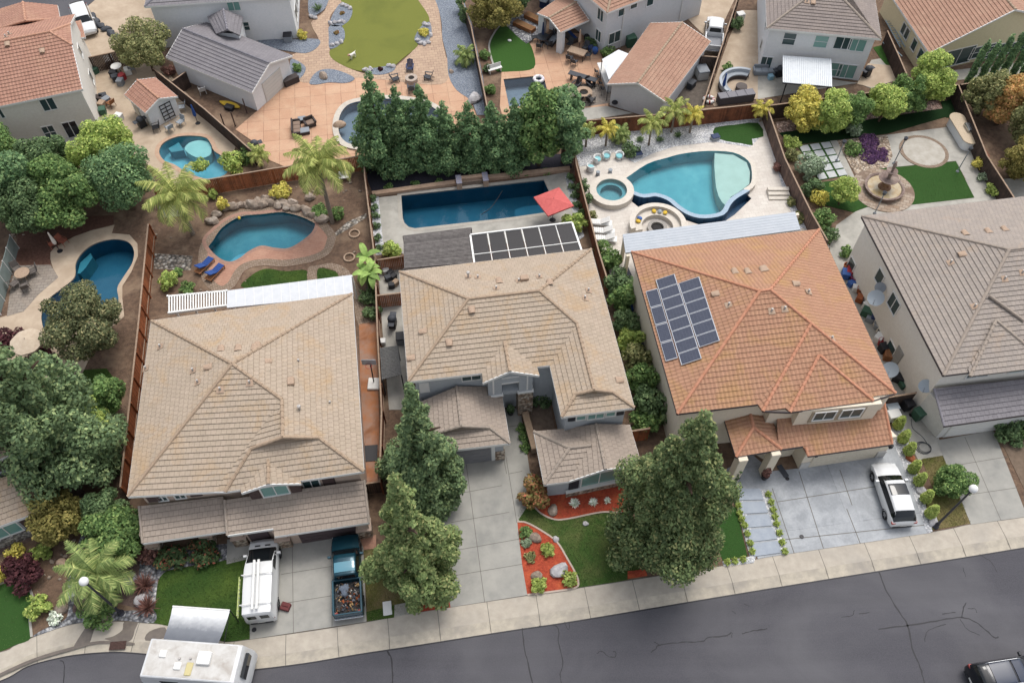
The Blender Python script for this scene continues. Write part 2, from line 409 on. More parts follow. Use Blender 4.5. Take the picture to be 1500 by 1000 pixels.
basin_out=[Vector((p.x,p.y,0)) for p in T('b3',[(712,212),(765,256),(830,228),(900,240),(955,275),(1010,315),(1090,342),(1170,342),(1232,328),(1292,288),(1388,196)])]
hole_i=[Vector(p) for p in offset(pool_i,.2)[:NB]]+basin_out[::-1]
spa_h=circ(spa_c,spa_r+.1,30)
# the whole ground north of the walk, with holes where pools are sunk
far=[Vector((130,260,0)),Vector((-190,260,0)),Vector((-190,BK[0].y-12,0))]
holes=[pool_l,pool_tl,pool_m,pool_r,pool_b,pool_s,hole_i,spa_h]
g=MB(); g.flat(BK+far,-.005,holes)
struct('ground',g,M_soil)
g=MB(); g.add([(-300,-260,-2.4),(300,-260,-2.4),(300,330,-2.4),(-300,330,-2.4)],[(0,1,2,3)]); struct('terrain',g,M_soil)
# road, kerb, walk ---------------------------------------------------------------
g=MB()
rd=[Vector((p.x,p.y,0)) for p in EK]
g.flat(rd+[Vector((70,-60,0)),Vector((-190,-60,0)),Vector((-190,EK[0].y-12,0))],zR)
def crack(pts,w=.06):
    P=cro(pts,5); g.strip([Vector((p.x+random.uniform(-.02,.02),p.y+random.uniform(-.02,.02),0)) for p in P],[w*random.uniform(.6,1.3) for _ in P],zR+.005,1)
for t,p,w in [('d2',[(760,815),(785,880),(788,1010)],.09),('d3',[(95,690),(108,800),(130,890),(155,1010)],.08),('d3',[(190,680),(280,675),(303,710),(300,770),(325,880),(310,950),(318,1010)],.06),
  ('d3',[(335,655),(350,695),(362,690),(360,655)],.04),('d3',[(515,832),(545,820),(580,848),(620,852),(622,825),(605,818)],.05),('d3',[(820,828),(850,805),(868,785),(1000,770),(1110,765),(1150,740),(1240,735),(1275,715)],.07),('d3',[(1335,722),(1390,706),(1462,700)],.06),('d3',[(840,768),(868,785)],.06),
  ('d3',[(1275,745),(1280,715)],.04),('d3',[(1345,555),(1375,565)],.04),('d3',[(1275,590),(1300,610)],.04),
  ('d4',[(682,372),(720,470),(790,590),(845,675),(870,800),(915,910),(940,1010)],.1),('d4',[(680,695),(845,675),(1000,650),(1150,630),(1240,665),(1330,740),(1355,740)],.09),('d4',[(1150,630),(1160,575),(1175,545)],.07),('d4',[(940,765),(955,710),(1000,685),(1060,668)],.05),
  ('d4',[(470,630),(530,620),(545,590)],.04),('d4',[(570,610),(630,602)],.04),('d4',[(1040,612),(1115,600)],.05),('d4',[(1185,580),(1225,582),(1235,603)],.04),('d4',[(1250,275),(1310,315),(1350,375)],.04),('d4',[(1155,350),(1172,402)],.04),('d4',[(0,700),(55,694)],.05),('d4',[(1140,640),(1180,695),(1250,730)],.04),
  ('d1',[(335,872),(362,890),(358,1010)],.06)]:
    crack(T(t,p,zR),w)
lo=[Vector((p.x,p.y,0))+(Vector((p.x,p.y,0))-nearest(BK,Vector((p.x,p.y,0)))).normalized()*.06 for p in EK]
g.strip(lo,.07,zR+.004,1)
struct('road',g,[M_asph,M_tar])
# far street and drive aprons at the back
sheet('far_road',GP([(-200,80),(-60,60),(60,52),(105,24),(140,0),(190,-40),(-200,-60)]),.006,M_asph)
g=MB(); n=len(EK)
vs=[(p.x,p.y,zR-.001) for p in EK]+[(p.x,p.y,zR+.03) for p in GUT]+[(p.x,p.y,0.004) for p in KB]
g.add(vs,[(i,i+1,n+i+1,n+i) for i in range(n-1)]+[(n+i,n+i+1,2*n+i+1,2*n+i) for i in range(n-1)])
o=struct('kerb',g,M_kerb)
g=MB(); g.flat(BK+KB[::-1],.004,m=0)
acc=0.
for i in range(1,len(KB)-1):
    acc+=(KB[i]-KB[i-1]).length
L=0; step=3.05
pts=resample(BK,400); kk=resample(EK,400); d=0
for i in range(1,400):
    d+=(pts[i]-pts[i-1]).length
    if d>=step:
        d=0; a=pts[i]; b=nearest(EK,a); k=nearest(KB,a)
        g.strip([a,k],.035,.008,1)
        g.add([(k.x-.018,k.y,.008),(k.x+.018,k.y,.008),(b.x+.018,b.y,zR+.004),(b.x-.018,b.y,zR+.004)],[(0,3,2,1)],1)
g.strip(BK,.04,.0085,1)
struct('sidewalk',g,[M_walk,M_joint])
def joints(mb,lines,z,w=.035,m=1):
    for l in lines: mb.strip(l,w,z,m)
M_wet=mat('wet_concrete','6f655c','5f564f',2.,.45,spec=.5)
for i_,pp in enumerate(([(420,785),(470,705),(500,665),(560,655),(530,700),(500,780),(430,792)],[(590,752),(640,735),(690,700),(700,655),(775,655),(760,700),(745,750),(700,770)],[(820,760),(840,710),(930,685),(925,745)],[(0,945),(190,860),(390,800),(560,762),(740,770),(740,785),(560,778),(390,818),(190,878),(0,962)])):
    b_=MB(); b_.flat(cr(T('d1',pp),3),.011+.001*i_); struct('wet_patch',b_,M_wet)
# ---- lot 1 (far left) : pool deck, lawn, beds
def grassy(poly,z,m,dens,hh=.06):
    P=[(p[0],p[1]) for p in poly]; xs=[p[0] for p in P]; ys=[p[1] for p in P]; rd=np.random.default_rng(len(P)); n=int((max(xs)-min(xs))*(max(ys)-min(ys))*dens)
    X=rd.uniform(min(xs),max(xs),n); Y=rd.uniform(min(ys),max(ys),n); ins=np.zeros(n,bool)
    for (x1,y1),(x2,y2) in zip(P,P[1:]+P[:1]):
        if y1==y2: continue
        c=((y1>Y)!=(y2>Y))&(X<(x2-x1)*(Y-y1)/(y2-y1)+x1); ins^=c
    X,Y=X[ins],Y[ins]; n=len(X); a=rd.uniform(0,6.28,n); s=rd.uniform(.012,.03,n); h=hh*rd.uniform(.4,1.3,n); V=np.empty((n,3,3)); V[:,0]=np.stack([X-s*np.cos(a),Y-s*np.sin(a),np.full(n,z)],1); V[:,1]=np.stack([X+s*np.cos(a),Y+s*np.sin(a),np.full(n,z)],1); V[:,2]=np.stack([X+rd.normal(0,.03,n),Y+rd.normal(0,.03,n),z+h],1)
    me=bpy.data.meshes.new('grass'); me.vertices.add(3*n); me.vertices.foreach_set('co',V.reshape(-1)); me.loops.add(3*n); me.loops.foreach_set('vertex_index',np.arange(3*n,dtype=np.int32)); me.polygons.add(n); me.polygons.foreach_set('loop_start',np.arange(0,3*n,3,dtype=np.int32)); me.materials.append(m); me.update(calc_edges=True)
    o=bpy.data.objects.new('grass',me); COL.objects.link(o); o['kind']='stuff'
_sheet=sheet
def sheet(name,poly,z,m,*a,**k):
    o=_sheet(name,poly,z,m,*a,**k)
    if m in (M_lawn,M_lawnw,M_dry,M_turfd): grassy(poly,z,{M_lawn:G_lawn,M_lawnw:G_worn,M_dry:G_dry,M_turfd:G_lawn}[m],260 if m is not M_turfd else 110,.06 if m is not M_turfd else .03)
    return o
G_lawn=leafmat('grass_blade','34491f','4c662f','63793c',.6,.3); G_worn=leafmat('worn_grass_blade','42592c','5d723c','83854f',.6,.3); G_dry=leafmat('dry_grass_blade','5d5c36','7d7849','9c9468',.6,.3)
for g_ in (G_lawn,G_worn,G_dry):
    for n_ in g_.node_tree.nodes:
        if n_.type=='HUE_SAT': n_.inputs['Value'].default_value=1.25
sheet('pool_deck',offset(T('b1',[(645,345),(630,392),(730,400),(775,450),(778,520),(740,610),(690,690),(690,760),(700,860),(560,980),(460,1190),(380,1290),(290,1240),(200,1200),(60,1120),(-120,1010),(-120,900),(60,850),(130,830),(215,740),(330,640),(300,590),(285,540),(285,500),(310,470),(420,410),(520,375)]),0),.03,M_conct,[pool_l])
sheet('paver_patio',T('b1',[(40,860),(60,700),(85,575),(285,570),(330,640),(215,740),(135,832)]),.045,M_greyp)
sheet('dirt_bed',T('b1',[(100,400),(85,575),(285,570),(285,500),(330,460),(420,410),(520,372),(640,340),(640,290),(300,300)]),.012,mat('reddish_bark','6d4f42','553a30',5.,.95,b=.03,bsc=14.),kind='stuff')
sheet('lawn',T('c1',[(400,250),(460,200),(600,190),(660,270),(660,330),(480,300)]),.02,M_lawn,kind='stuff')
# front yard of the far left house
sheet('lawn',cr(T('d1',[(-200,440),(0,445),(60,418),(110,415),(160,450),(188,540),(165,600),(178,740),(80,788),(0,822),(-200,880)]),4),.02,M_turfd,kind='stuff')
g=MB(); g.strip(cro(T('d1',[(0,445),(60,418),(110,415),(160,450),(188,540),(168,600),(180,740)]),5),.16,.05); struct('lawn_edging',g,M_concg)
sheet('mulch_bed',T('d1',[(-100,330),(150,210),(330,110),(480,-40),(500,60),(420,260),(380,400),(350,600),(470,640),(620,630),(640,560),(560,520),(700,560),(860,600),(860,420),(790,330),(800,220),(300,-240),(-100,180)]),.008,M_mulchb,kind='stuff')
sheet('rock_border',cr(T('d1',[(190,738),(260,690),(370,640),(385,560),(380,470),(395,380),(420,280),(450,190),(480,80),(500,90),(470,200),(440,290),(420,390),(425,520),(410,600),(500,615),(620,600),(760,590),(870,590),(868,660),(730,650),(590,648),(400,668)]),3),.03,M_greyrk,kind='stuff')
# ---- lot 2 (tan house)
sheet('lawn',cr(T('d1',[(870,662),(878,560),(885,470),(900,410),(945,368),(1060,345),(1220,320),(1405,297)]),3)[:-3]+T('d1',[(1405,297),(1412,752),(1270,768),(940,676)]),.02,M_lawn,kind='stuff')
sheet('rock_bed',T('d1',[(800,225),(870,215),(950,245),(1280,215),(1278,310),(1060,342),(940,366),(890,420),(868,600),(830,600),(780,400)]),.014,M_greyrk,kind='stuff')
g=MB(); d2p=T('d1',[(1278,310),(1280,190),(1420,150),(1430,200),(1405,297)])
g.flat(GP([(366,936),(366,818),(332,826),(333,790),(540,768),(541,790),(532,793),(537,910)]),.03); 
joints(g,[GP([(428,775),(430,926)]),GP([(487,770),(486.5,917)]),GP([(412,841),(487,829)]),GP([(412,884),(487,872)])],.035)
struct('driveway',g,[M_conc,M_joint])
sheet('side_path',GP([(526,475),(551,472),(556,620),(553,706),(530,708)]),.03,M_stampo)
sheet('side_path',GP([(527,788),(551,783),(551,803),(533,805)]),.037,M_pinkp)
sheet('dry_grass_strip',GP([(533,806),(551,803),(625,770),(640,790),(606,897),(538,910)]),.02,M_dry,kind='stuff')
sheet('grass_patch',T('d2',[(640,600),(800,560),(798,630),(648,652)]),.03,M_lawn,kind='stuff')
sheet('concrete_strip',T('d2',[(800,560),(905,540),(905,604),(798,630)]),.034,M_concg)
sheet('red_mulch_strip',GP([(606,897),(603,882),(655,865),(660,889)]),.036,M_mulchr,kind='stuff')
# tan house back yard
deck=cr(T('b2',[(-300,480),(-265,420),(-215,350),(-140,295),(-60,262),(60,250),(180,240),(300,268),(400,320),(465,390),(465,440),(430,510),(330,555),(180,580),(60,575),(-40,600),(-100,690),(-180,730),(-260,690),(-300,600)]),5)
sheet('pool_deck',deck,.03,M_pinkp,[pool_m])
g=MB(); g.flat(deck,.036,[offset(deck,-.75)]) ; struct('cobble_border',g,M_cobble)
g=MB(); g.flat(offset(pool_m,.32),.04,[pool_m]) ; struct('pool_edge_band',g,mat('pink_coping','a88573','97766a',4.,.85))
sheet('lawn',cr(T('b2',[(-45,700),(-20,640),(70,592),(180,605),(300,600),(312,650),(300,700)]),4),.02,M_lawn,kind='stuff')
sheet('lawn',cr(T('b2',[(368,592),(440,598),(530,640),(500,680),(370,660)]),4),.02,M_lawn,kind='stuff')
sheet('cobble_path',cr(T('b2',[(312,590),(360,575),(450,560),(530,590),(570,650),(600,700),(690,860),(690,920),(600,920),(560,760),(500,660),(460,600),(368,592),(365,700),(312,700)]),3),.024,M_cobble)
sheet('river_rock_strip',T('b2',[(462,390),(530,330),(640,280),(645,300),(560,355),(470,408)]),.014,M_river,kind='stuff')
sheet('river_rock_strip',T('b1',[(870,505),(960,510),(1085,520),(1075,600),(870,590)]),.014,M_river,kind='stuff')
sheet('mulch_bed',T('b2',[(640,610),(695,600),(695,880),(640,880)]),.02,M_mulchb,kind='stuff')
# ---- lot 3 (grey blue house)
g=MB(); fr=GP([(651,672),(738,655),(741,600),(762,597),(776,690),(790,715),(760,760),(767,790),(773,871),(660,889),(640,770)])
g.flat(fr,.03)
joints(g,[GP([(683,680),(710,882)]),GP([(741,668),(757,765)]),GP([(738,672),(742,694)]),GP([(655,726),(735,711)]),GP([(661,765),(746,750)]),GP([(672,805),(762,789)]),GP([(664,843),(765,826)]),GP([(745,694),(765,690)]),GP([(745,625),(765,622)])],.035)
struct('driveway',g,[M_conc,M_joint])
bed=T('d3',[(68,92),(120,98),(200,140),(290,205),(350,300),(400,390),(412,430),(405,458),(345,475),(125,504),(95,330)])
sheet('lawn',T('d3',[(90,0),(110,-40),(200,-30),(620,-120),(660,20),(800,200),(740,405),(620,432),(410,462),(380,350),(200,150),(68,92),(75,40)]),.02,M_lawnw,kind='stuff')
sheet('red_mulch_bed',bed,.04,M_mulchr,kind='stuff')
sheet('red_mulch_bed',cr(T('d3',[(150,-10),(200,45),(280,80),(360,75),(480,50),(560,38),(660,42),(680,-110),(380,-70),(230,-60)]),4),.044,M_mulchr,kind='stuff')
sheet('red_mulch_bed',T('d3',[(690,370),(790,360),(800,395),(690,414)]),.048,M_mulchr,kind='stuff')
g=MB(); g.strip(cro(T('d3',[(68,92),(120,98),(200,140),(290,205),(350,300),(400,390),(412,430),(405,458),(345,475),(125,504)]),4),.12,.07); g.strip(cro(T('d3',[(150,-10),(200,45),(280,80),(360,75),(480,50),(560,38),(660,42)]),4),.12,.07)
struct('lawn_edging',g,mat('pale_edging','b8a79a',None))
sheet('courtyard_paving',GP([(762,597),(772,560),(800,560),(812,625),(826,640),(783,660)]),.02,mat('courtyard_flag','8a7868','6f6055',3.,.9))
sheet('pool_deck',T('b2',[(710,190),(835,178)])+GP([(800,258),(833,252),(848,345),(590,372)])+T('b2',[(735,440)]),.03,M_concg,[pool_r])
g=MB(); g.flat(offset(pool_r,.35),.05,[pool_r]); struct('pool_edge_band',g,mat('pale_coping','b4aea4','a7a197',3.,.85))
sheet('dark_mulch_bed',GP([(536,258),(540,240),(835,225),(838,246),(800,252),(717,256),(676,262),(545,281)]),.012,M_mulchd,kind='stuff')
sheet('white_gravel_strip',T('b2',[(665,185),(712,183),(738,440),(745,510),(690,515)]),.02,M_white,kind='stuff')
sheet('white_gravel_strip',T('b3',[(335,65),(375,60),(445,410),(415,430)]),.034,M_white,kind='stuff')
sheet('side_yard_concrete',GP([(553,382),(590,375),(592,430),(601,558),(640,600),(570,600),(560,480)]),.022,M_concg)
# ---- lot 4 (orange house)
sheet('stone_patio',T('a3',[(390,770),(440,765),(1230,690),(1450,665)])+GP([(1150,245),(1168,310),(1215,360),(1210,380),(900,420),(893,400),(868,330),(846,235)]),.014,M_trav,[hole_i,spa_h])
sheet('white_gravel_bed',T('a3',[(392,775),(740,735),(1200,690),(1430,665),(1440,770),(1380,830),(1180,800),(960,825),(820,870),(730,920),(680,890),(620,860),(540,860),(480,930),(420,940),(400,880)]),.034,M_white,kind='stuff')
sheet('white_gravel_bed',GP([(1118,180),(1130,180),(1165,280),(1183,335),(1170,335),(1150,290),(1138,245)]),.034,M_white,kind='stuff')
sheet('lawn',cr(T('a3',[(1182,770),(1180,722),(1300,705),(1425,695),(1455,770),(1390,785),(1395,820),(1330,810),(1250,798)]),2),.05,M_turfd,kind='stuff')
g=MB(); g.flat(GP([(1059,690),(1100,664),(1130,690),(1168,686),(1282,668),(1300,640),(1312,640),(1364,780),(1154,811),(1110,818),(1070,712)]),.03)
joints(g,[GP([(1131,715),(1163,810)]),GP([(1170,690),(1206,803)]),GP([(1240,745),(1260,796)]),GP([(1138,735),(1330,705)]),GP([(1150,790),(1362,768)]),GP([(1230,688),(1248,740)])],.035,.05)
struct('driveway',g,[M_slate,M_joint])
sheet('lawn',T('d3',[(1200,20),(1300,10),(1365,285),(1260,300)])[0:2]+T('d3',[(1365,285),(1225,310),(1150,100)]),.02,M_turfd,kind='stuff')
sheet('white_gravel_strip',GP([(1068,700),(1080,708),(1110,808),(1104,824),(1060,829),(1058,822),(1098,815)]),.04,M_white,kind='stuff')
sheet('white_gravel_strip',GP([(1112,717),(1124,716),(1154,810),(1143,812)]),.04,M_white,kind='stuff')
sheet('white_gravel_bed',GP([(1308,600),(1322,615),(1345,700),(1366,778),(1358,781),(1330,700),(1305,640)]),.036,M_white,kind='stuff')
g=MB()
for k in range(5):
    a=k/5; b=(k+.86)/5
    l0,r0,l1,r1=G(1074,716),G(1113,716),G(1106,818),G(1146,812)
    q=[l0.lerp(l1,a),r0.lerp(r1,a),r0.lerp(r1,b),l0.lerp(l1,b)]; g.prism(q,.03,.09)
struct('front_path',g,mat('slab_concrete','a6adb6','99a1ac',2.,.85))
# ---- lot 5 (right grey house)
sheet('back_patio',GP([(1215,362),(1225,330),(1260,305),(1320,296),(1290,280),(1400,262),(1437,265),(1500,260),(1510,330),(1260,420),(1235,400)]),.014,M_concg)
sheet('lawn',GP([(1280,248),(1330,244),(1400,237),(1427,290),(1330,301),(1278,300),(1250,270)]),.052,M_turfd,kind='stuff')
sheet('lawn',GP([(1195,268),(1252,262),(1258,285),(1280,300),(1250,311),(1205,300)]),.046,M_turfd,kind='stuff')
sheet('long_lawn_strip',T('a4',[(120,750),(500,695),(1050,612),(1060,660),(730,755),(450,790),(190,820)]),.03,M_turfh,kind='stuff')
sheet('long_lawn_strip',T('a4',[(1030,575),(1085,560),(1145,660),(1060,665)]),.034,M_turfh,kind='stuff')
sheet('rock_bed',T('a4',[(100,690),(1000,560),(1040,612),(120,750)]),.02,M_pinkrk,kind='stuff')
sheet('concrete_walk',T('a4',[(440,795),(730,762),(740,760),(1050,720),(1170,690),(1230,870),(1300,1000),(1330,1090)])+GP([(1437,290),(1330,303),(1320,296),(1427,286),(1400,236),(1330,243),(1280,248),(1265,252)]),.024,M_concg)
sheet('tan_rock_bed',T('a4',[(445,795),(730,765),(760,880),(740,920),(700,1000),(560,1000)])+[],.03,M_tanrk,kind='stuff')
pg=cr(T('a4',[(560,800),(640,765),(690,830),(740,900),(700,920),(600,905),(555,860)]),3)
PURP=pg
cc=G(1353,222.5); 
g=MB(); rx=(G(1388,222)-G(1318,222)).length/2
g.flat(circ(cc,rx-.3,40),.06); struct('round_patio',g,mat('round_patio_concrete','bcb6ac','aaa498',1.5,.88))
g=MB(); g.flat(circ(cc,rx,40),.07,[circ(cc,rx-.32,40)]); g.skirt(circ(cc,rx,40),0,.07); struct('round_patio_border',g,M_cobble)
# putting-style slabs set in turf
q0,q1,q2,q3=T('a4',[(220,815),(435,795),(500,990),(340,1010)])
q0,q1,q3,q2=G(1168,214),G(1216,207),G(1199,265),G(1243,257)
sheet('slab_lawn',[q0,q1,q2,q3],.03,M_turfd,kind='stuff')
g=MB()
for i in range(3):
    for j in range(5):
        f=lambda a,b:(q0.lerp(q1,a)).lerp(q3.lerp(q2,a),b)
        a0,a1,b0,b1=(i+.1)/3,(i+.9)/3,(j+.09)/5,(j+.91)/5
        g.prism([f(a0,b0),f(a1,b0),f(a1,b1),f(a0,b1)],.02,.06)
struct('stepping_slabs',g,mat('pale_slab','c4c5c4','b5b7b8',2.,.85))
sheet('concrete_walk',GP([(1216,207),(1226,206),(1252,260),(1243,262)]),.034,M_concg)
sheet('brick_edging',GP([(1413,175),(1420,178),(1450,230),(1440,232)]),.034,M_brick)
g=MB(); g.flat(GP([(1372,645),(1455,630),(1500,745),(1500,757),(1422,768)]),.03)
g.flat(GP([(1500,620),(1640,600),(1700,720),(1500,757)]),.022)
joints(g,[GP([(1413,640),(1466,762)]),GP([(1396,682),(1475,669)]),GP([(1408,726),(1490,714)])],.035)
struct('driveway',g,[M_conc,M_joint])
sheet('dry_yard',GP([(1468,650),(1540,640),(1540,745),(1500,716)]),.028,mat('dry_soil','7b6a5b','6a5b4d',3.,.95),kind='stuff')
sheet('dry_grass_strip',T('d4',[(960,90),(1000,-60),(1160,-60),(1198,105),(975,147)])[1:2]+GP([(1350,672),(1381,667),(1422,766),(1366,776),(1352,720)]),.02,M_dry,kind='stuff')
sheet('side_yard_concrete',GP([(1215,360),(1235,380),(1260,400),(1330,560),(1375,640),(1381,667),(1345,674),(1310,600),(1280,520),(1220,400)]),.018,M_concg)
# ---- back row lots
sheet('far_driveway',GP([(140,0),(105,30),(128,80),(180,75),(240,60),(250,45),(242,-30),(190,-60)]),.02,M_conct)
sheet('side_yard_concrete',GP([(128,75),(182,68),(240,100),(345,215),(330,262),(280,290),(215,240),(150,190)]),.026,M_conct,[pool_tl])
g=MB(); g.flat(offset(pool_tl,.4),.05,[pool_tl]); struct('pool_edge_band',g,mat('tan_coping','c2a48c','b2947d',3.,.85))
sheet('terracotta_patio',GP([(382,215),(345,190),(380,160),(432,112),(440,105),(470,118),(530,112),(570,104),(610,95),(655,85),(658,110),(690,150),(700,175),(690,220),(600,240),(430,250),(395,235)]),.03,M_terra,[pool_b])
g=MB(); g.flat(offset(pool_b,.55),.2,[pool_b]); g.skirt(offset(pool_b,.55),0,.2); struct('pool_edge_band',g,mat('white_coping','cdc5b8','bab2a6',3.,.85))
sheet('paver_path',cr(T('a2',[(420,-60),(500,-60),(500,20),(445,80),(430,150),(435,260),(450,330),(540,385),(640,420),(700,425),(800,385),(930,260),(990,180),(995,110),(930,0),(880,-70),(990,-70),(1050,60),(1070,230),(1095,350),(1100,450),(1000,480),(600,440),(330,470),(250,440),(225,310),(330,290),(375,230),(330,130),(410,60)]),3),.042,M_paver)
lw=cr(T('a2',[(510,-80),(505,20),(560,60),(550,110),(505,150),(520,220),(480,265),(435,290),(450,335),(540,385),(640,408),(700,390),(790,375),(850,330),(930,262),(915,225),(960,150),(995,125),(985,80),(930,0),(880,-80)]),4)
sheet('lawn',lw,.06,M_turfy,kind='stuff')
for p in ([(500,20),(560,50),(550,110),(500,150),(440,145),(450,90)],[(435,150),(505,155),(520,215),(480,265),(435,275),(430,210)],[(960,145),(1000,130),(1008,200),(970,255),(915,235),(925,190)],[(630,395),(700,385),(800,372),(790,405),(720,425),(650,415)],[(320,470),(360,410),(430,392),(510,410),(575,445),(530,470),(430,468),(360,480)],[(30,230),(200,225),(370,225),(365,270),(300,303),(200,290),(100,270)],[(220,335),(295,375),(290,420),(250,450),(215,400)],[(320,90),(400,60),(430,0),(440,-60),(330,-60)]):
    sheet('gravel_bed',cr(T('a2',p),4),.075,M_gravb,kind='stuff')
sheet('gravel_bed',cro(T('a2',[(990,-80),(1040,30),(1065,130),(1070,220),(1095,320),(1105,430),(1150,510),(1230,570),(1265,650)]),3)+T('a2',[(1320,650),(1300,450),(1240,150),(1160,-80)]),.05,M_gravb,kind='stuff')
# lot with putting green and square pool
sheet('terracotta_patio',T('a3',[(-20,400),(120,385),(105,290),(170,215),(300,180),(500,200),(560,360),(590,480),(580,600),(390,680),(0,720),(-30,600)]),.03,M_terra,[pool_s])
sheet('grey_patio',T('a3',[(300,490),(500,470),(590,500),(600,580),(420,610),(330,560)]),.04,M_greyp)
sheet('concrete_walk',T('a3',[(390,690),(400,615),(570,600),(720,640)]),.046,M_concg)
sheet('lawn',cr(T('a2',[(1462,405),(1365,395),(1340,290),(1345,230),(1400,150),(1470,110),(1500,130),(1540,210),(1580,290),(1585,385)]),4),.04,M_turfg,kind='stuff')
g=MB(); g.strip(cro(T('a2',[(1360,380),(1335,290),(1340,230),(1395,145),(1465,105)]),4),.18,.08); struct('lawn_edging',g,M_concg)
sheet('rock_bed',T('a3',[(0,140),(60,85),(190,80),(200,190),(120,250),(60,200)]),.044,M_greyrk,kind='stuff')
sheet('far_driveway',T('a3',[(1080,-60),(1320,-60),(1230,130),(1200,310),(1110,300),(1150,230),(1020,100)]),.03,M_conct)
sheet('dog_run',T('a3',[(1110,310),(1200,320),(1110,610),(1000,590),(960,570)]),.024,mat('dog_run_soil','6f665e','5b534c',3.,.95))
sheet('side_yard_patio',T('a3',[(1330,60),(1450,60),(1462,560),(1390,560),(1180,600),(1140,560),(1200,390),(1260,220)]),.028,M_conct)
sheet('back_patio',T('a4',[(0,400),(0,560),(60,580),(420,520),(560,470),(640,500),(700,480),(830,440),(700,330),(640,340),(560,470),(100,400)]),.032,M_concg)
sheet('terrace',T('a4',[(620,360),(740,370),(830,440),(640,495),(560,475)]),.04,M_conct)
sheet('lawn',T('a4',[(650,270),(720,250),(790,380),(740,390),(690,330)]),.036,M_turfg,kind='stuff')
sheet('back_patio',T('a4',[(920,420),(1500,350),(1500,420),(1040,460)]),.03,M_concg)
rs=random.Random(8); b_=MB()
for i_ in range(170):
    u_,v_=rs.choice(((rs.uniform(225,530),rs.uniform(300,430)),(rs.uniform(400,530),rs.uniform(255,300)),(rs.uniform(10,230),rs.uniform(335,350)),(rs.uniform(50,170),rs.uniform(790,900))))
    p_=G(u_,v_)
    if any(abs(u_-a_)<c_ and abs(v_-d_)<e_ for a_,d_,c_,e_ in ((385,345,110,62),(120,395,85,90))): continue
    r_=rs.uniform(.05,.2); b_.blob((p_.x,p_.y,r_*.3),(r_,r_*.8),0,i_,.7,6,4,.2)
struct('scattered_stones',b_,mat('small_stone','a09181','7f7265',3.,.95),'stuff')
# ---- pools ---------------------------------------------------------------------
W_blue=watermat('deep_water',(.58,.84,.9)); W_clear=watermat('clear_water',(.70,.91,.94)); W_grey=watermat('cover_water',(.75,.82,.86),.12)
P_dark=mat('dark_plaster','3d7089','336680',.6,.7); P_teal=mat('teal_plaster','5d97a4','4e8796',.5,.7,c3='6fa3ac',sc3=.25); P_light=mat('light_plaster','86bccb','78aebf',1.,.7); P_pale=mat('pale_plaster','b9d3cf','aecac7',1.,.7)
P_grey=mat('grey_plaster','8d9aa6','808d9a',1.,.7)
def pool(label,out,zw,wm,pm,depth=1.5,coping=None,steps=(),zt=None,name='swimming_pool',cat='pool',cop_w=.3,cop_z=.06):
    c=sum((Vector(p) for p in out),Vector())/len(out)
    t=thing(name,label,cat,(c.x,c.y,0))
    b=MB(); b.flat(offset(out,-.0),zw-depth); b.skirt(out,zw-depth,(zt if zt is not None else .03),inward=True); b.build('basin',pm,t)
    for poly,d,m in steps:
        s=MB(); s.prism(poly,zw-depth+.01,zw-d); s.build('step',m,t)
    w=MB(); w.flat(offset(out,-.003),zw); w.build('water',wm,t)
    return t
pool('kidney pool of deep blue water half hidden by a tree, with a pale concrete deck',pool_l,-.1,W_blue,P_dark,steps=[(T('b1',[(425,600),(440,540),(500,485),(510,510),(470,570),(440,600)]),.3,P_teal)])
pool('freeform light blue pool with a curved shelf beside the small red roofed shed',pool_tl,-.08,W_clear,P_light,1.2,steps=[(cr(T('a1',[(1035,830),(1060,790),(1120,775),(1165,785),(1185,820),(1175,860),(1110,875)]),3),.25,P_pale),(T('a1',[(940,820),(1000,785),(1030,830),(960,840)]),.3,P_teal)])
pool('freeform pool of dark teal water edged with boulders and a pink stamped deck',pool_m,-.1,W_blue,P_teal,1.4,steps=[(cr(T('b2',[(-140,540),(-85,495),(-20,488),(-60,530),(-110,550)]),3),.3,P_light)])
pool('rectangular dark blue lap pool with rounded corners beside the coral umbrella',pool_r,-.1,W_blue,P_dark,1.7,steps=[(GP([(754,301),(768,296),(808,292),(812,306),(806,311),(754,318)]),.45,P_dark)])
pool('grey covered pool mostly hidden behind the row of tall conifers',pool_b,.12,W_grey,P_grey,.9,zt=.2)
pool('square grey blue pool with a dark rim and white ring float',pool_s,-.08,W_grey,P_grey,1.)
# raised infinity-edge pool of the orange house
t=thing('infinity_pool','raised turquoise pool with a curved dark blue tiled spill wall','pool',(G(1010,265).x,G(1010,265).y,0))
M_btile=brickmat('navy_tile','31506e','3b5d7d','2a4560',.15,.15,.01,0,0.,b=.002,rough=.3)
M_ltile=brickmat('pale_blue_tile','a9bccb','9db2c4','8fa5b8',.15,.15,.01,0,0.,b=.002,rough=.35)
M_cream=mat('cream_stone','d8d0c4','cbc2b5',4.,.85,b=.004)
b=MB(); b.flat(pool_i,Z3-1.25); b.skirt(pool_i,Z3-1.25,Z3+.02,inward=True); b.build('basin',mat('turquoise_plaster','6fb3be','60a5b2',.5,.7,c3='86c0c8',sc3=.25),t)
sh=[G(1046.5,222,Z3),G(1075,224.5,Z3),G(1095,236,Z3),G(1100,250,Z3),G(1099,268,Z3),G(1088,277,Z3),G(1072,287,Z3),G(1063,300,Z3),G(1057,294,Z3),G(1052,285,Z3),G(1048.5,272,Z3),G(1047,257,Z3),G(1046,240,Z3)]
s=MB(); s.prism(offset(sh,-.05),Z3-1.24,Z3-.15); s.build('tanning_shelf',mat('shelf_plaster','ded8cd','d3cdc2',1.,.7),t)
s=MB(); s.flat(offset(pool_i,-.003),Z3-.03); s.build('water',W_clear,t)
ro=offset(pool_i,.42); nI=len(pool_i)
b=MB()
rim=[pool_i[i] for i in range(nI)]
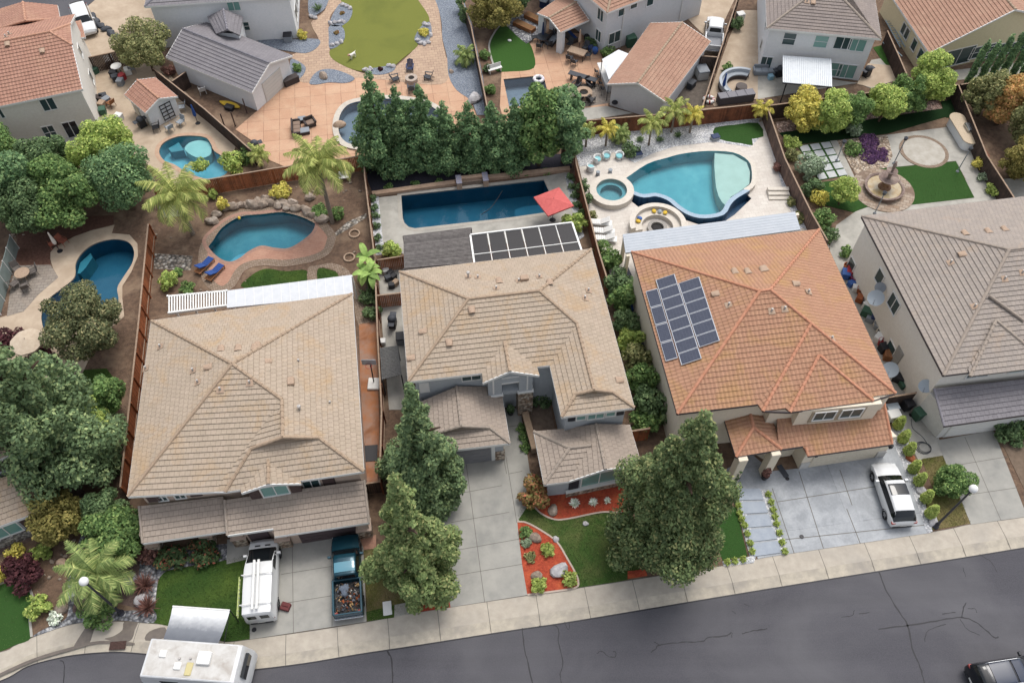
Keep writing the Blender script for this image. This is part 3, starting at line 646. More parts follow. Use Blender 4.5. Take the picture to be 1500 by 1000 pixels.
for i in range(nI):
    j=(i+1)%nI
    spill=i>=NB and i<nI-1
    a,bq,c,d=pool_i[i],pool_i[j],ro[j],ro[i]
    m=1 if spill else 0
    b.add([(a.x,a.y,Z3+.03),(bq.x,bq.y,Z3+.03),(c.x,c.y,Z3+.03),(d.x,d.y,Z3+.03),(c.x,c.y,-.75 if spill else 0),(d.x,d.y,-.75 if spill else 0)],[(0,1,2,3)],m)
    b.add([(c.x,c.y,Z3+.03),(d.x,d.y,Z3+.03),(d.x,d.y,-.75 if spill else 0),(c.x,c.y,-.75 if spill else 0)],[(0,1,2,3)],2 if spill else 0)
b.build('pool_wall',[M_cream,M_ltile,M_btile],t)
b=MB(); b.flat(basin_out+[ro[k] for k in range(NB,nI)],-.62); b.skirt(hole_i,-.75,.014,inward=True); b.build('catch_basin',mat('deep_catch','2c4c6b','27455f',2.,.2,spec=.6),t)
t=thing('spa','round raised spa of pale stone with teal water beside the infinity pool','spa',(spa_c.x,spa_c.y,0))
ZS=.6
b=MB(); ou=circ(spa_c,spa_r+.62,40)
b.flat(ou,ZS,[spa]); b.skirt(ou,0,ZS); b.skirt(spa,ZS-.9,ZS,inward=True); b.build('surround',M_cream,t)
b=MB(); b.flat(circ(spa_c,spa_r*.72,32),ZS-.95); b.skirt(circ(spa_c,spa_r*.72,32),ZS-.95,ZS-.4,inward=True); b.flat(spa,ZS-.4,[circ(spa_c,spa_r*.72,32)]); b.build('seat_ledge',mat('spa_plaster','76a5ac','6898a2',2.,.6),t)
b=MB(); b.flat(offset(spa,-.003),ZS-.12); b.build('water',W_clear,t)
# ================================================================ HOUSES
M_white_p=mat('white_paint','e9e8e4',None,rough=.5,spec=.4)
M_stuc_tan=mat('tan_stucco','c4ae9e','baa596',6.,.95,b=.006,bsc=50.)
M_stuc_blue=mat('blue_grey_stucco','b9bdc0','afb4b8',6.,.95,b=.006,bsc=50.)
M_stuc_cream=mat('cream_stucco','eee1cc','e6d9c3',5.,.95,b=.006,bsc=50.)
M_stuc_pale=mat('pale_stucco','eee9df','e5dfd4',5.,.95,b=.006,bsc=50.)
M_stuc_white=mat('white_stucco','efeff0','e6e8e9',5.,.95,b=.006,bsc=50.)
M_stuc_grey=mat('grey_stucco','dcdcdd','d3d4d5',5.,.95,b=.006,bsc=50.)
M_stuc_yel=mat('yellow_stucco','efe2bd','e6d9b2',5.,.95,b=.006,bsc=50.)
M_brown=mat('brown_shutter_paint','5b4a47','524240',6.,.7)
M_black=mat('black_paint','26262b',None,rough=.6)
M_navy=mat('navy_shutter_paint','34373f',None,rough=.6)
M_glass=glassmat('window_glass','3d5152'); M_glassg=glassmat('green_window_glass','7fa8a0',.12); M_glassd=glassmat('dark_window_glass','1f252b')
M_garage=mat('brown_garage_door','5d5052','554849',4.,.7)
M_garageg=mat('grey_garage_door','8b8a8c','818083',4.,.7)
M_garagec=mat('cream_garage_door','e0d6c3','d6cab6',4.,.7)
M_stone=pebble('ledgestone',['c9b7a2','a98f78','b8a491','d6c8b6','97806c'],5.,.03,.4)
M_fieldst=pebble('river_stone_veneer',['b9b3aa','9d968d','cbc6be','8c857d'],6.,.03,.35)
R_tan=tilemat('tan_roof_tile','b6a593','ab9c89','887868','b69468',.5,.78)
R_grey=tilemat('weathered_grey_roof_tile','a89c92','988c84','675d57','ac9277',.6,.85)
R_org=tilemat('orange_barrel_roof_tile','b58c72','ab8069','8c624e','b58f5c',.5,.75,.29,.36,barrel=True)
R_grey4=tilemat('grey_brown_roof_tile','a79c92','988f89','726962','b59c84',.58,.8)
R_slate=tilemat('slate_grey_roof_tile','8b878a','7f7b7f','5e5a5e','97918f',.6,.85,.33,.36)
R_terra=tilemat('terracotta_roof_tile','b48a78','a87d6b','84604f','c09a80',.5,.8,.3,.36,barrel=True)
R_brn=tilemat('brown_flat_roof_tile','b18c78','a07d6b','765a4c','b99a84',.5,.8,.33,.36)
R_greyb=tilemat('back_grey_roof_tile','968b85','887e79','605853','a3958a',.5,.8)
R_low=tilemat('grey_porch_roof_tile','ab9d90','9f9286','7b6f66','b09c86',.6,.85)
C_tan=mat('tan_ridge_cap','b39d86','9f8a76',4.,.9); C_org=mat('orange_ridge_cap','c99277','b57e62',4.,.9); C_grey=mat('grey_ridge_cap','aa9c8e','958a80',4.,.9); C_terra=mat('terracotta_ridge_cap','c79c85','b98a72',4.,.9); C_slate=mat('slate_ridge_cap','8d8a8f','7f7c83',4.,.9)
M_ventp=mat('painted_roof_vent','b59c86','a38b77',8.,.7); M_pipe=mat('galvanized_pipe','c3beb8','a8a39e',8.,.5)
PITCH=.385
class Plane:
    def __init__(s,a,b,pitch=PITCH):          # eave a->b, roof rises to the left of it
        s.a=Vector(a); d=(Vector(b)-s.a); d.z=0; d.normalize(); s.d=d; s.n=Vector((-d.y,d.x,0)); s.p=pitch
    def z(s,x,y): return s.a.z+s.p*((x-s.a.x)*s.n.x+(y-s.a.y)*s.n.y)
    def hit(s,u,v):
        r=ray(u,v); k=s.p*(s.n.x*r.x+s.n.y*r.y); c=s.a.z-s.p*(s.n.x*s.a.x+s.n.y*s.a.y)
        t=(c-HC)/(r.z-k); return Vector((r.x*t,r.y*t,HC+r.z*t))
class WallP:
    def __init__(s,a,b): 
        s.a=Vector((a[0],a[1],0)); d=Vector((b[0],b[1],0))-s.a; s.L=d.length; s.rz=math.atan2(d.y,d.x); s.fr=Fr(s.a,s.rz); s.d=d.normalized(); s.n=Vector((-s.d.y,s.d.x,0))
    def at(s,u,v):
        r=ray(u,v); t=s.n.dot(Vector((s.a.x,s.a.y,0)))/(s.n.x*r.x+s.n.y*r.y)
        p=Vector((r.x*t,r.y*t,HC+r.z*t)); q=s.fr.inv(p); return q.x,q.z
class Roof:
    def __init__(s,parent,m,cap,fascia=None,rh=.36,step=.043,eth=.2):
        s.par,s.m,s.cap,s.fm,s.rh,s.step,s.eth=parent,m,cap,fascia or M_white_p,rh,step,eth
        s.pl={}; s.v={}; s.mb=MB(); s.segs=[]; s.fsegs=[]; s.faces=[]
    def plane(s,n,a,b,pitch=PITCH): s.pl[n]=Plane(a,b,pitch); return s
    def P(s,**k):
        for n,(u,v,pl) in k.items(): s.v[n]=s.pl[pl].hit(u,v) if isinstance(pl,str) else G(u,v,pl)
        return s
    def face(s,names,eave=(0,1),hi=None):
        names=names.split() if isinstance(names,str) else names
        p=[s.v[n] if isinstance(n,str) else Vector(n) for n in names]; n=len(p)
        u=(p[eave[1]]-p[eave[0]]); u.z=0; u.normalize()
        nr=Vector((0,0,0))
        for i in range(n):
            a,b=p[i],p[(i+1)%n]; nr+=Vector(((a.y-b.y)*(a.z+b.z),(a.z-b.z)*(a.x+b.x),(a.x-b.x)*(a.y+b.y)))
        nr.normalize()
        if nr.z<0: nr=-nr
        u=(u-nr*u.dot(nr)).normalized(); vd=nr.cross(u)
        if vd.z<0: vd=-vd; u=-u
        o=p[eave[0]]; L=[((q-o).dot(u),(q-o).dot(vd),(q-o).dot(nr)) for q in p]
        if area2(L)<0: L=L[::-1]
        s.faces.append((o,u,vd,nr,L))
        vmin=min(q[1] for q in L); vmax=max(q[1] for q in L); k=math.floor(vmin/s.rh); 
        def clip(P,c,sg):
            out=[]
            for i in range(len(P)):
                a,b=P[i],P[(i+1)%len(P)]; da,db=sg*(a[1]-c),sg*(b[1]-c)
                if da>=0: out.append(a)
                if (da>0 and db<0) or (da<0 and db>0):
                    t=da/(da-db); out.append(tuple(a[j]+(b[j]-a[j])*t for j in range(3)))
            return out
        while k*s.rh<vmax:
            Q=clip(clip(L,k*s.rh,1),(k+1)*s.rh,-1); v0=k*s.rh; k+=1
            if len(Q)<3 or abs(area2(Q))<1e-4: continue
            top=[o+u*a+vd*b+nr*(c+s.step*(1-(b-v0)/s.rh)+.004) for a,b,c in Q]; bot=[o+u*a+vd*b+nr*(c-.03) for a,b,c in Q]
            m=len(Q); uv=[(a+50.,b+36*.36*3 if False else b+s.rh*60) for a,b,c in Q]
            fs=[tuple(range(m))]+[(m+i,m+(i+1)%m,(i+1)%m,i) for i in range(m)]
            uvs=[uv]+[[(uv[i][0],uv[i][1]),(uv[(i+1)%m][0],uv[(i+1)%m][1])]*2 for i in range(m)]
            s.mb.add(top+bot,fs,0,uvs,raw=True)
        s.mb.add([q-Vector((0,0,.12)) for q in p],[tuple(range(n))],0,[[(0.,0.)]*n],raw=True)
        return s
    def ridge(s,*segs,r=.12):
        for sg in segs:
            a,b=[s.v[n] if isinstance(n,str) else Vector(n) for n in sg.split()] if isinstance(sg,str) else sg
            s.segs.append((Vector(a),Vector(b),r))
        return s
    @staticmethod
    def clusters(segs,tol=.12):
        g=[[q] for q in segs]
        def near(x,y):
            return any(nearest([q[0],q[1]],p).__sub__(p).length<tol for q in x for w in y for p in (w[0],w[1])) or any(nearest([q[0],q[1]],p).__sub__(p).length<tol for q in y for w in x for p in (w[0],w[1]))
        ch=True
        while ch:
            ch=False
            for i in range(len(g)):
                for j in range(i+1,len(g)):
                    if near(g[i],g[j]): g[i]+=g.pop(j); ch=True; break
                if ch: break
        return g
    def eave(s,*segs,drop=None):
        for sg in segs:
            a,b=[s.v[n] if isinstance(n,str) else Vector(n) for n in sg.split()] if isinstance(sg,str) else sg
            s.fsegs.append((Vector(a),Vector(b),drop or s.eth))
        return s
    def hit(s,u,v):
        for o,uu,vd,nr,L in s.faces:
            r=ray(u,v); c=Vector((0,0,HC)); t=(o-c).dot(nr)/r.dot(nr); p=c+r*t
            a,b=(p-o).dot(uu),(p-o).dot(vd); ins=False
            for i in range(len(L)):
                x1,y1,x2,y2=L[i][0],L[i][1],L[i-1][0],L[i-1][1]
                if (y1>b)!=(y2>b) and a<(x2-x1)*(b-y1)/(y2-y1)+x1: ins=not ins
            if ins: return p,uu,vd,nr
        return None
    def vents(s,lst):
        for e in lst:
            kind,u,v=e[:3]; h=s.hit(u,v)
            if not h: print('VENT MISS',kind,u,v); continue
            p,uu,vd,nr=h
            def W(x,y,z): return tuple(p+uu*x+vd*y+nr*z)
            b=MB()
            if kind=='dorm':        # half-round dormer vent
                n=9; vs=[];w=.22
                for k in range(n):
                    a=PI*k/(n-1); vs.append(W(-w*math.cos(a),-.2,.06+.19*math.sin(a)))
                for k in range(n):
                    a=PI*k/(n-1); vs.append(W(-w*1.15*math.cos(a),.34,.03+.06*math.sin(a)))
                b.add(vs,[(k,k+1,n+k+1,n+k) for k in range(n-1)]+[tuple(range(n-1,-1,-1))],raw=True); s_o=b.build('roof_vent',M_ventp,s.par)
            elif kind=='box':       # square chimney-like vent
                z=Vector((0,0,1)); q=Fr((p.x,p.y,p.z),math.atan2(uu.y,uu.x)); b.fr=q; b.bbox(-.3,.3,-.22,.22,-.15,.36,.04); b.build('roof_vent',M_ventp,s.par)
            else:                   # plumbing pipe with flashing
                q=Fr(p,math.atan2(uu.y,uu.x)); b.add([W(-.25,-.22,.07),W(.25,-.22,.07),W(.2,.25,.07),W(-.2,.25,.07)],[(0,1,2,3)],1,raw=True)
                hh=.32 if kind=='pipe' else .5; b.tube([p,p+Vector((0,0,hh))],.07,8,0)
                if kind=='cap': b.lathe([(0,.62),(.12,.58),(.13,.48),(.06,.45)],tuple(p),10)
                b.build('roof_pipe',[M_pipe,M_ventp],s.par)
    def done(s):
        o=s.mb.build('roof',s.m,s.par)
        for cl in s.clusters(s.segs):
            m=MB()
            for a,b,r in cl:
                k=max(2,int((b-a).length/.4)); up=Vector((0,0,.02))
                for i in range(k): m.tube([a.lerp(b,i/k)+up,a.lerp(b,(i+1)/k)+up],[r*.85,r*1.1],7)
            m.build('ridge_caps',s.cap,o)
        for cl in s.clusters(s.fsegs,.3):
            m=MB()
            for a,b,h in cl:
                f=(b-a); fr=Vector((f.x,f.y,0)).normalized(); oo=Vector((fr.y,-fr.x,0))*.03; dz=Vector((0,0,1))
                A=[a-oo,a+oo,b+oo,b-oo]
                m.add([q-dz*h for q in A]+[q+dz*.035 for q in A],[(3,2,1,0),(4,5,6,7),(0,1,5,4),(1,2,6,5),(2,3,7,6),(3,0,4,7)],raw=True)
            m.build('fascia',s.fm,o)
        return o
def walls(par,m,poly,z0,z1,name='wall',top=False):
    b=MB(); b.prism(poly,z0,z1,0,top=top,bot=False); return b.build(name,m,par)
def win(par,wl,x0,y0,x1,y1,mull=1,rows=0,frame=None,glass=None,name='window',proud=.06,fw=.07,wd=None,ht=None):
    u0,z1=wl.at(x0,y0); u1,z0=wl.at(x1,y1)
    if u1<u0: u0,u1=u1,u0
    if z1<z0: z0,z1=z1,z0
    if wd: u1=u0+wd
    if ht: z0=z1-ht
    b=MB(wl.fr); f=fw
    b.box(u0-f,u1+f,-proud,.03,z1,z1+f); b.box(u0-f,u1+f,-proud-.02,.03,z0-f,z0); b.box(u0-f,u0,-proud+.002,.03,z0,z1); b.box(u1,u1+f,-proud+.002,.03,z0,z1)
    for k in range(mull):
        x=u0+(u1-u0)*(k+1)/(mull+1); b.box(x-.03,x+.03,-proud+.008,.03,z0,z1)
    for k in range(rows):
        z=z0+(z1-z0)*(k+1)/(rows+1); b.box(u0,u1,-proud+.012,.03,z-.02,z+.02)
    o=b.build(name,frame or M_white_p,par)
    g=MB(wl.fr); g.box(u0,u1,-.02,.02,z0,z1); g.build('pane',glass or M_glass,o); return o
def panel(par,wl,x0,y0,x1,y1,m,name='shutter',proud=.05,slats=0,wd=None,ht=None,vs=0):
    u0,z1=wl.at(x0,y0); u1,z0=wl.at(x1,y1)
    if u1<u0: u0,u1=u1,u0
    if z1<z0: z0,z1=z1,z0
    if wd: u1=u0+wd
    if ht: z0=z1-ht
    b=MB(wl.fr); b.box(u0,u1,-proud,.02,z0,z1)
    for k in range(slats):
        z=z0+(z1-z0)*(k+.1)/slats; h=(z1-z0)/slats*.8; b.box(u0+.05,u1-.05,-proud-.02,-proud+.01,z,z+h)
    o=b.build(name,m,par); return o
def Wc(p): return Vector((p.x,p.y,0))
def house_root(name,label,pts,cat='house'):
    c=sum((Vector(p) for p in pts),Vector())/len(pts); c.z=0
    return thing(name,label,cat,c)
ZE=5.6
# ---------------------------------------------------------------- tan house (left)
E=GP([(222,470),(516,430),(533,690),(187,727)],ZE)
h=house_root('tan_house','tan two storey house with a peaked tile roof behind the parked white van',E)
r=Roof(h,R_tan,C_tan)
A,B,Cc,D=E
r.plane('back',B,A).plane('left',A,D).plane('right',Cc,B).plane('front',D,G(327,716,ZE))
r.P(A=(222,470,ZE),B=(516,430,ZE),C=(533,690,ZE),D=(187,727,ZE),P1=(340,533,'left'),W0=(413,585,'right'),Wg=(414,640,'right'),Wr=(467,641,'right'))
r.v['F']=G(314,720,ZE); r.v['F2']=G(330,720,ZE-.15); r.v['Wl']=G(367,655,6.75)
r.v['Wl'].z=r.v['Wr'].z
lw=Plane(G(314,720,ZE),G(330,720,ZE))   # front of the wing
r.face('B A P1').face('A D P1').face('C B P1 W0 Wg Wr').face('D F W0 P1').face('F F2 Wl Wg W0',(0,1))
r.v['Gk']=r.v['Wg']+Vector((0,.25,-.45)); r.face(['F2','C','Wr','Wl'],(0,1))
r.face(['Wl','Wr','Wg'],(0,1))
r.ridge('A P1','B P1','D P1','P1 W0','W0 Wg','Wg Wr','Wr C','Wg Wl','Wl F2')
r.eave('A D','D F','F2 C','C B','B A','F F2')
# small gabled dormer at the eave
dz=ZE+.05
r.v.update(da=G(353.5,722,5.45),db=G(441,708,5.45)); m_=(r.v['da']+r.v['db'])/2
fp=Plane(r.v['F2'],r.v['C']); r.v['dk']=fp.hit(393,667); r.v['dp']=G(393,709,r.v['dk'].z)
r.v['dl']=fp.hit(365,690); r.v['dr']=fp.hit(428,690)
r.v['dap']=fp.hit(352,714); r.v['dbp']=fp.hit(440,702)
r.face('da dp dk dap',(0,1)) if False else r.face([r.v['dap'],r.v['da'],r.v['dp'],r.v['dk']],(0,1)).face([r.v['db'],r.v['dbp'],r.v['dk'],r.v['dp']],(0,1))
r.ridge('dk dp'); r.eave('da dp','dp db')
r.vents([('dorm',305,538),('dorm',324,511),('dorm',349,510),('dorm',373,509),('dorm',377,506),('pipe',283,543),('pipe',290,560),('pipe',323,571),('pipe',366,561),('box',427,561),('dorm',393,530),('pipe',438,530),('cap',440,601),('pipe',484,591),('pipe',235,508),('pipe',214,540)])
r.done()
W=offset(E,-.45); walls(h,M_stuc_tan,W,0,ZE-.05)
wl=WallP(W[3],W[2])
panel(h,wl,211,725,226,733,M_brown,slats=6,wd=.75,ht=.95); win(h,wl,226.5,723.5,246,731,1,1,ht=.95); win(h,wl,251.5,720,272,727,1,1,ht=.95); panel(h,wl,273,717,285,724,M_brown,slats=6,wd=.75,ht=.95)
win(h,wl,291,713.5,304,716,1,0)
win(h,wl,442,704,470,712,1,0,ht=1.05); panel(h,wl,471,701,484,709,M_brown,slats=6,wd=.8,ht=1.)
# dormer bay and its wall
d0,d1=Wc(r.v['da']),Wc(r.v['db']); q=(d1-d0).normalized(); nn=Vector((-q.y,q.x,0))
a0,a1=d0+q*.35+nn*.35,d1-q*.35+nn*.35
b=MB(); b.prism([a0,a1,a1+nn*1.2,a0+nn*1.2],2.8,5.25,0); 
pk=(a0+a1)/2; b.add([(a0.x,a0.y,5.25),(a1.x,a1.y,5.25),(pk.x,pk.y,r.v['dp'].z-.2)],[(0,1,2)]); b.build('bay_wall',M_stuc_tan,h)
wb=WallP(a0,a1); u=wb.L/2
def winu(par,wl,u0,u1,z0,z1,**k):
    b=MB(wl.fr); f=.08; p=.06
    b.box(u0-f,u1+f,-p,.03,z1,z1+f); b.box(u0-f,u1+f,-p-.03,.03,z0-f,z0); b.box(u0-f,u0,-p+.002,.03,z0,z1); b.box(u1,u1+f,-p+.002,.03,z0,z1)
    for i in range(k.get('mull',1)):
        x=u0+(u1-u0)*(i+1)/(k.get('mull',1)+1); b.box(x-.03,x+.03,-p+.008,.03,z0,z1)
    o=b.build(k.get('name','window'),k.get('frame',M_white_p),par); g=MB(wl.fr); g.box(u0,u1,-.02,.02,z0,z1); g.build('pane',k.get('glass',M_glass),o); return o
def panu(par,wl,u0,u1,z0,z1,m,name='shutter',proud=.05,slats=6):
    b=MB(wl.fr); b.box(u0,u1,-proud,.02,z0,z1)
    for k in range(slats):
        z=z0+(z1-z0)*(k+.1)/slats; hh=(z1-z0)/slats*.8; b.box(u0+.05,u1-.05,-proud-.02,-proud+.01,z,z+hh)
    return b.build(name,m,par)
winu(h,wb,u-.8,u+.8,3.85,5.3,glass=M_glassg); panu(h,wb,u-1.6,u-.95,3.8,5.25,M_brown,slats=8); panu(h,wb,u+.95,u+1.6,3.8,5.25,M_brown,slats=8)
# garage and porch roofs below
ZL=2.9
r=Roof(h,R_low,C_grey)
r.plane('p',G(209,795.5,ZL),G(332,777.8,ZL),.36).plane('g',G(402,785.4,ZL),G(541,765,ZL),.36)
r.P(a=(209,795.5,ZL),b=(332,777.8,ZL),c=(327,727,'p'),d=(204,741,'p'))
r.face('a b c d'); r.eave('a b')
r.ridge('a d',r=.09); r.done()
r2=r; r=Roof(h,R_low,C_grey); r.pl=r2.pl
r.v['e0']=r.pl['g'].hit(333,784); r.v['e1']=r.pl['g'].hit(400.5,774); r.v['e2']=G(402,785.4,ZL); r.v['e3']=G(541,765,ZL); r.v['e4']=r.pl['g'].hit(533.4,703); r.v['e5']=r.pl['g'].hit(329,732)
r.face(['e0','e1','e2','e3','e4','e5'],(2,3)); r.eave('e0 e1','e2 e3')
r.ridge((r.v['e0'],r.v['e5']),(r.v['e3'],r.v['e4']),r=.09)
r.done()
ga,gb=G(368,800,0),G(534,777,0); q=(gb-ga).normalized(); nn=Vector((-q.y,q.x,0))
# main garage block: door plane
g0,g1=G(432,796,0),G(537,779,0); s0,s1=G(368,796,0),G(402,790,0)
b=MB(); b.prism([s0,s1,g0,g1,W[2],W[3].lerp(W[2],.42)],0,2.75,0,bot=False); b.build('garage_wall',M_stuc_tan,h)
p0,p1=G(262,795,0),G(330,785,0)
b=MB(); b.prism([G(225,786,0),G(262,782,0),G(325,773,0),W[3].lerp(W[2],.42),W[3]],0,2.8,0,bot=False); b.build('porch_wall',mat('porch_blue_wall','8f949b','868b92',3.,.9),h)  # porch wall coloured darker and bluer than the tan stucco
wg=WallP(g0,g1); panu(h,wg,.5,wg.L-.55,0,2.2,M_garage,'garage_door',.06,5)
wg=WallP(s0,s1); panu(h,wg,.15,wg.L-.1,0,2.2,M_garage,'garage_door',.06,5)
for (u,v,w) in ((356,790,.95),(419,792,.95),(536,778,.95),(232,800,.8),(309,786,.8)):
    c=G(u,v,0); f=Fr(c,R(9)); b=MB(f); b.bbox(-w/2,w/2,-.5,.35,0,1.15,.03); o=b.build('stone_pier',M_stone,h)
    b=MB(f); b.box(-w/2-.04,w/2+.04,-.54,.39,1.15,1.23); b.bbox(-w/2+.12,w/2-.12,-.36,.25,1.23,2.72,.02); b.build('pillar_shaft',M_stuc_tan,o)
# ---------------------------------------------------------------- blue grey house (centre)
E=GP([(585,398),(866,365),(929,597),(822.5,610.5),(805.5,535),(598,559)],ZE)
h=house_root('blue_grey_house','blue grey two storey house with a weathered tile roof behind the red mulch bed',E)
r=Roof(h,R_tan,C_tan)
r.plane('back',E[1],E[0]).plane('left',E[0],E[5]).plane('right',E[2],E[1]).plane('front',E[5],E[4]).plane('wl',E[4],E[3])
r.P(A=(585,398,ZE),B=(866,365,ZE),C=(929,597,ZE),H=(822.5,610.5,ZE),I=(805.5,535,ZE),D=(598,559,ZE),P1=(686,438,'left'),P2=(790,426,'right'),W0=(845,474,'right'),Wg=(870,571,'right'),Wr=(897,574,'right'))
r.P(Wl=(843,578,'wl')); zz=(r.v['Wr'].z+r.v['Wl'].z)/2; r.v['Wl'].z=r.v['Wr'].z=zz
r.face('B A P1 P2').face('A D P1').face('C B P2 W0 Wg Wr').face('D I W0 P2 P1').face('I H Wl Wg W0').face('H C Wr Wl').face('Wl Wr Wg')
r.ridge('A P1','B P2','D P1','P1 P2','P2 W0','W0 Wg','Wg Wr','Wr C','Wg Wl','Wl H')
r.eave('A D','D I','I H','H C','C B','B A')
fp=r.pl['front']; r.v['k']=fp.hit(738.5,500); r.v['pk']=G(747,544,r.v['k'].z); r.v['la']=G(707,561,ZE-.15); r.v['lb']=G(790,550,ZE-.15)
r.v['va']=fp.hit(706,546); r.v['vb']=fp.hit(786,536)
r.face(['va','la','pk','k']).face(['lb','vb','k','pk']).ridge('k pk').eave('la pk','pk lb')
r.vents([('dorm',805,414),('pipe',700,407),('box',768,410),('dorm',731,412),('dorm',619,486),('dorm',602,525),('dorm',658,503),('dorm',691,455),('pipe',790,406),('pipe',760,412),('pipe',862,426),('pipe',857,437),('dorm',908,557),('cap',686,406),('pipe',727,423)])
r.done()
W=offset(E,-.42); walls(h,M_stuc_blue,W,0,ZE-.05)
wl=WallP(W[5],W[4])
panel(h,wl,613,561,630,573,M_white_p,name='louvre_vent',slats=8); win(h,wl,677,551,704,554,1,0,ht=.55)
wl=WallP(W[3],W[2])
l_=wl.L
panu(h,wl,.04*l_,.16*l_,4.2,5.25,M_navy); winu(h,wl,.19*l_,.33*l_,4.25,5.25,mull=0,glass=M_glassg); winu(h,wl,.38*l_,.64*l_,4.15,5.25,glass=M_glassg); winu(h,wl,.69*l_,.83*l_,4.25,5.25,mull=0,glass=M_glassg)
panu(h,wl,.865*l_,.985*l_,4.2,5.25,M_navy)
# entry tower under the small gable
d0,d1=Wc(r.v['la']),Wc(r.v['lb']); q=(d1-d0).normalized(); nn=Vector((-q.y,q.x,0)); L=(d1-d0).length
a0,a1=d0+q*.4+nn*.3,d1-q*.4+nn*.3
fr=Fr(a0,math.atan2(q.y,q.x)); LL=(a1-a0).length
b=MB(fr); b.box(0,.95,0,2.,0,5.4); b.box(LL-.95,LL,0,2.,0,5.4); b.box(.95,LL-.95,.02,2.2,4.6,5.4)
b.add([(0,0,5.4),(LL,0,5.4),(LL/2,0,r.v['pk'].z-.22)],[(0,1,2)]); b.box(.95,LL-.95,.12,1.2,2.9,3.3); b.build('entry_tower',M_stuc_blue,h)
for x in (0,LL-.95):
    b=MB(fr); b.box(x-.06,x+1.01,-.07,1.1,0,3.1); o=b.build('stone_pier',M_stone,h); b=MB(fr); b.box(x-.1,x+1.05,-.12,1.14,3.1,3.22); b.build('pier_cap',M_white_p,o)
b=MB(fr); b.box(.95,LL-.95,-.03,.1,4.5,4.62); b.box(.95,LL-.95,-.03,.1,5.2,5.3); b.box(.3,.42,-.03,.03,3.4,5.4); b.box(LL-.42,LL-.3,-.03,.03,3.4,5.4); b.build('trim',M_white_p,h)
b=MB(fr); b.box(1.05,LL-1.0,1.28,1.34,0,2.5); o=b.build('front_door',M_black,h); b=MB(fr); b.box(2.0,2.05,1.2,1.27,1.0,1.15); b.build('door_handle',M_pipe,o)
b=MB(fr); b.box(LL-1.7,LL-1.2,1.22,1.27,.3,2.4); o=b.build('sidelight',M_white_p,h); b=MB(fr); b.box(LL-1.62,LL-1.28,1.19,1.23,.4,2.3); b.build('pane',M_glassd,o)
# garage wing (left) and office wing (right)
r=Roof(h,R_low,C_grey,eth=.22)
r.v.update(rt=G(669,564,4.55)); 
e_tr,e_br=G(735,578,ZL),G(747,649,ZL); 
r.plane('r',e_br,e_tr,.36)
r.v['rt']=r.pl['r'].hit(669,566); r.v['rg']=r.pl['r'].hit(675.5,624); r.v['rr']=r.pl['r'].hit(717,626); r.v['br']=e_br; r.v['tr']=r.pl['r'].hit(716,566)
r.v['tr2']=e_tr
ax=(r.v['rg']-r.v['rt']); ax.z=0; ax.normalize(); perp=Vector((ax.y,-ax.x,0))    # across the wing, to the left (image)
def mir(p):
    d=(p-r.v['rt']); k=d.dot(perp); return p-perp*2*k
r.v['bl']=mir(r.v['br']); r.v['gl']=mir(r.v['rr']); r.v['tl']=mir(r.v['tr2']); r.v['tl']=mir(r.v['tr2'])+Vector((0,0,0))
r.face(['br','tr2','tr','rt','rg','rr'],(0,1)).face(['tl','bl','gl','rg','rt'],(0,1)).face(['bl','br','rr','gl']).face(['gl','rr','rg'])
r.ridge('rt rg','rg rr','rr br','rg gl','gl bl'); r.eave('bl br','br tr2','tl bl'); 
gar=[r.v[k] for k in ('bl','br','tr2','tl')]
r.done()
Wg=offset(gar,-.4); Wg=[Wg[0],Wg[1],Wg[2]+Vector((-.2,1.5,0)),Wg[3]+Vector((0,1.5,0))]
walls(h,M_stuc_blue,Wg,0,2.8,'garage_wall')
wl=WallP(Wg[0],Wg[1]); panu(h,wl,.6,wl.L-.9,0,2.25,M_garageg,'garage_door',.05,5)
b=MB(wl.fr); b.box(wl.L-.85,wl.L-.6,-.06,.02,0,2.6); b.box(.3,.6,-.06,.02,0,2.6); b.box(.3,wl.L-.6,-.058,.02,2.25,2.5); b.build('door_trim',M_white_p,h)
b=MB(wl.fr); b.box(wl.L-.6,wl.L+.08,-.08,.6,0,1.2); b.build('stone_pier',M_stone,h)
r=Roof(h,R_low,C_grey)
r.v.update(a=G(782,632,ZL),b=G(797,709.5,ZL),c=G(833,705,ZL),e=G(940,682,ZL),f=G(922,622,ZL))
r.plane('l',r.v['a'],r.v['b'],.36).plane('f',r.v['b'],r.v['c'],.36).plane('r',r.v['e'],r.v['f'],.36)
r.v['p']=r.pl['l'].hit(834,656); r.v['q']=r.pl['f'].hit(866,652); r.v['q'].z=r.v['p'].z
r.v['k']=r.pl['r'].hit(873,621); r.v['g']=r.pl['r'].hit(887,687); r.v['k'].z=r.v['g'].z=(r.v['k'].z+r.v['g'].z)/2
r.v['s']=G(828,628,ZL+.0); 
r.v['s']=Vector((r.v['s'].x,r.v['s'].y,ZL)); r.v['t']=r.pl['r'].hit(922,622)
r.face('a b p').face('b c q p').face(['s','a','p','q'],(0,1)).face(['q','c','g','k',],(1,2)) if False else None
r.face('a b p').face('b c q p').face(['s','a','p','q'],(0,1))
lp=Plane(r.v['k']-Vector((0,0,0)),r.v['g'],.0)
r.v['c2']=Vector(r.v['c']); r.face(['s','c2','g','k'],(0,1)) if False else r.face([r.v['s'],r.v['q'],r.v['c'],r.v['g'],r.v['k']],(0,2))
r.face(['e','f','k','g'],(0,1))
r.ridge('p a','p b','p q','k g'); r.eave('a b','b c','c g','g e','e f')
off=[r.v[k] for k in('a','b','c','e','f')]; gpk=Vector(r.v['g']); ce,ee=Vector(r.v['c']),Vector(r.v['e'])
r.done()
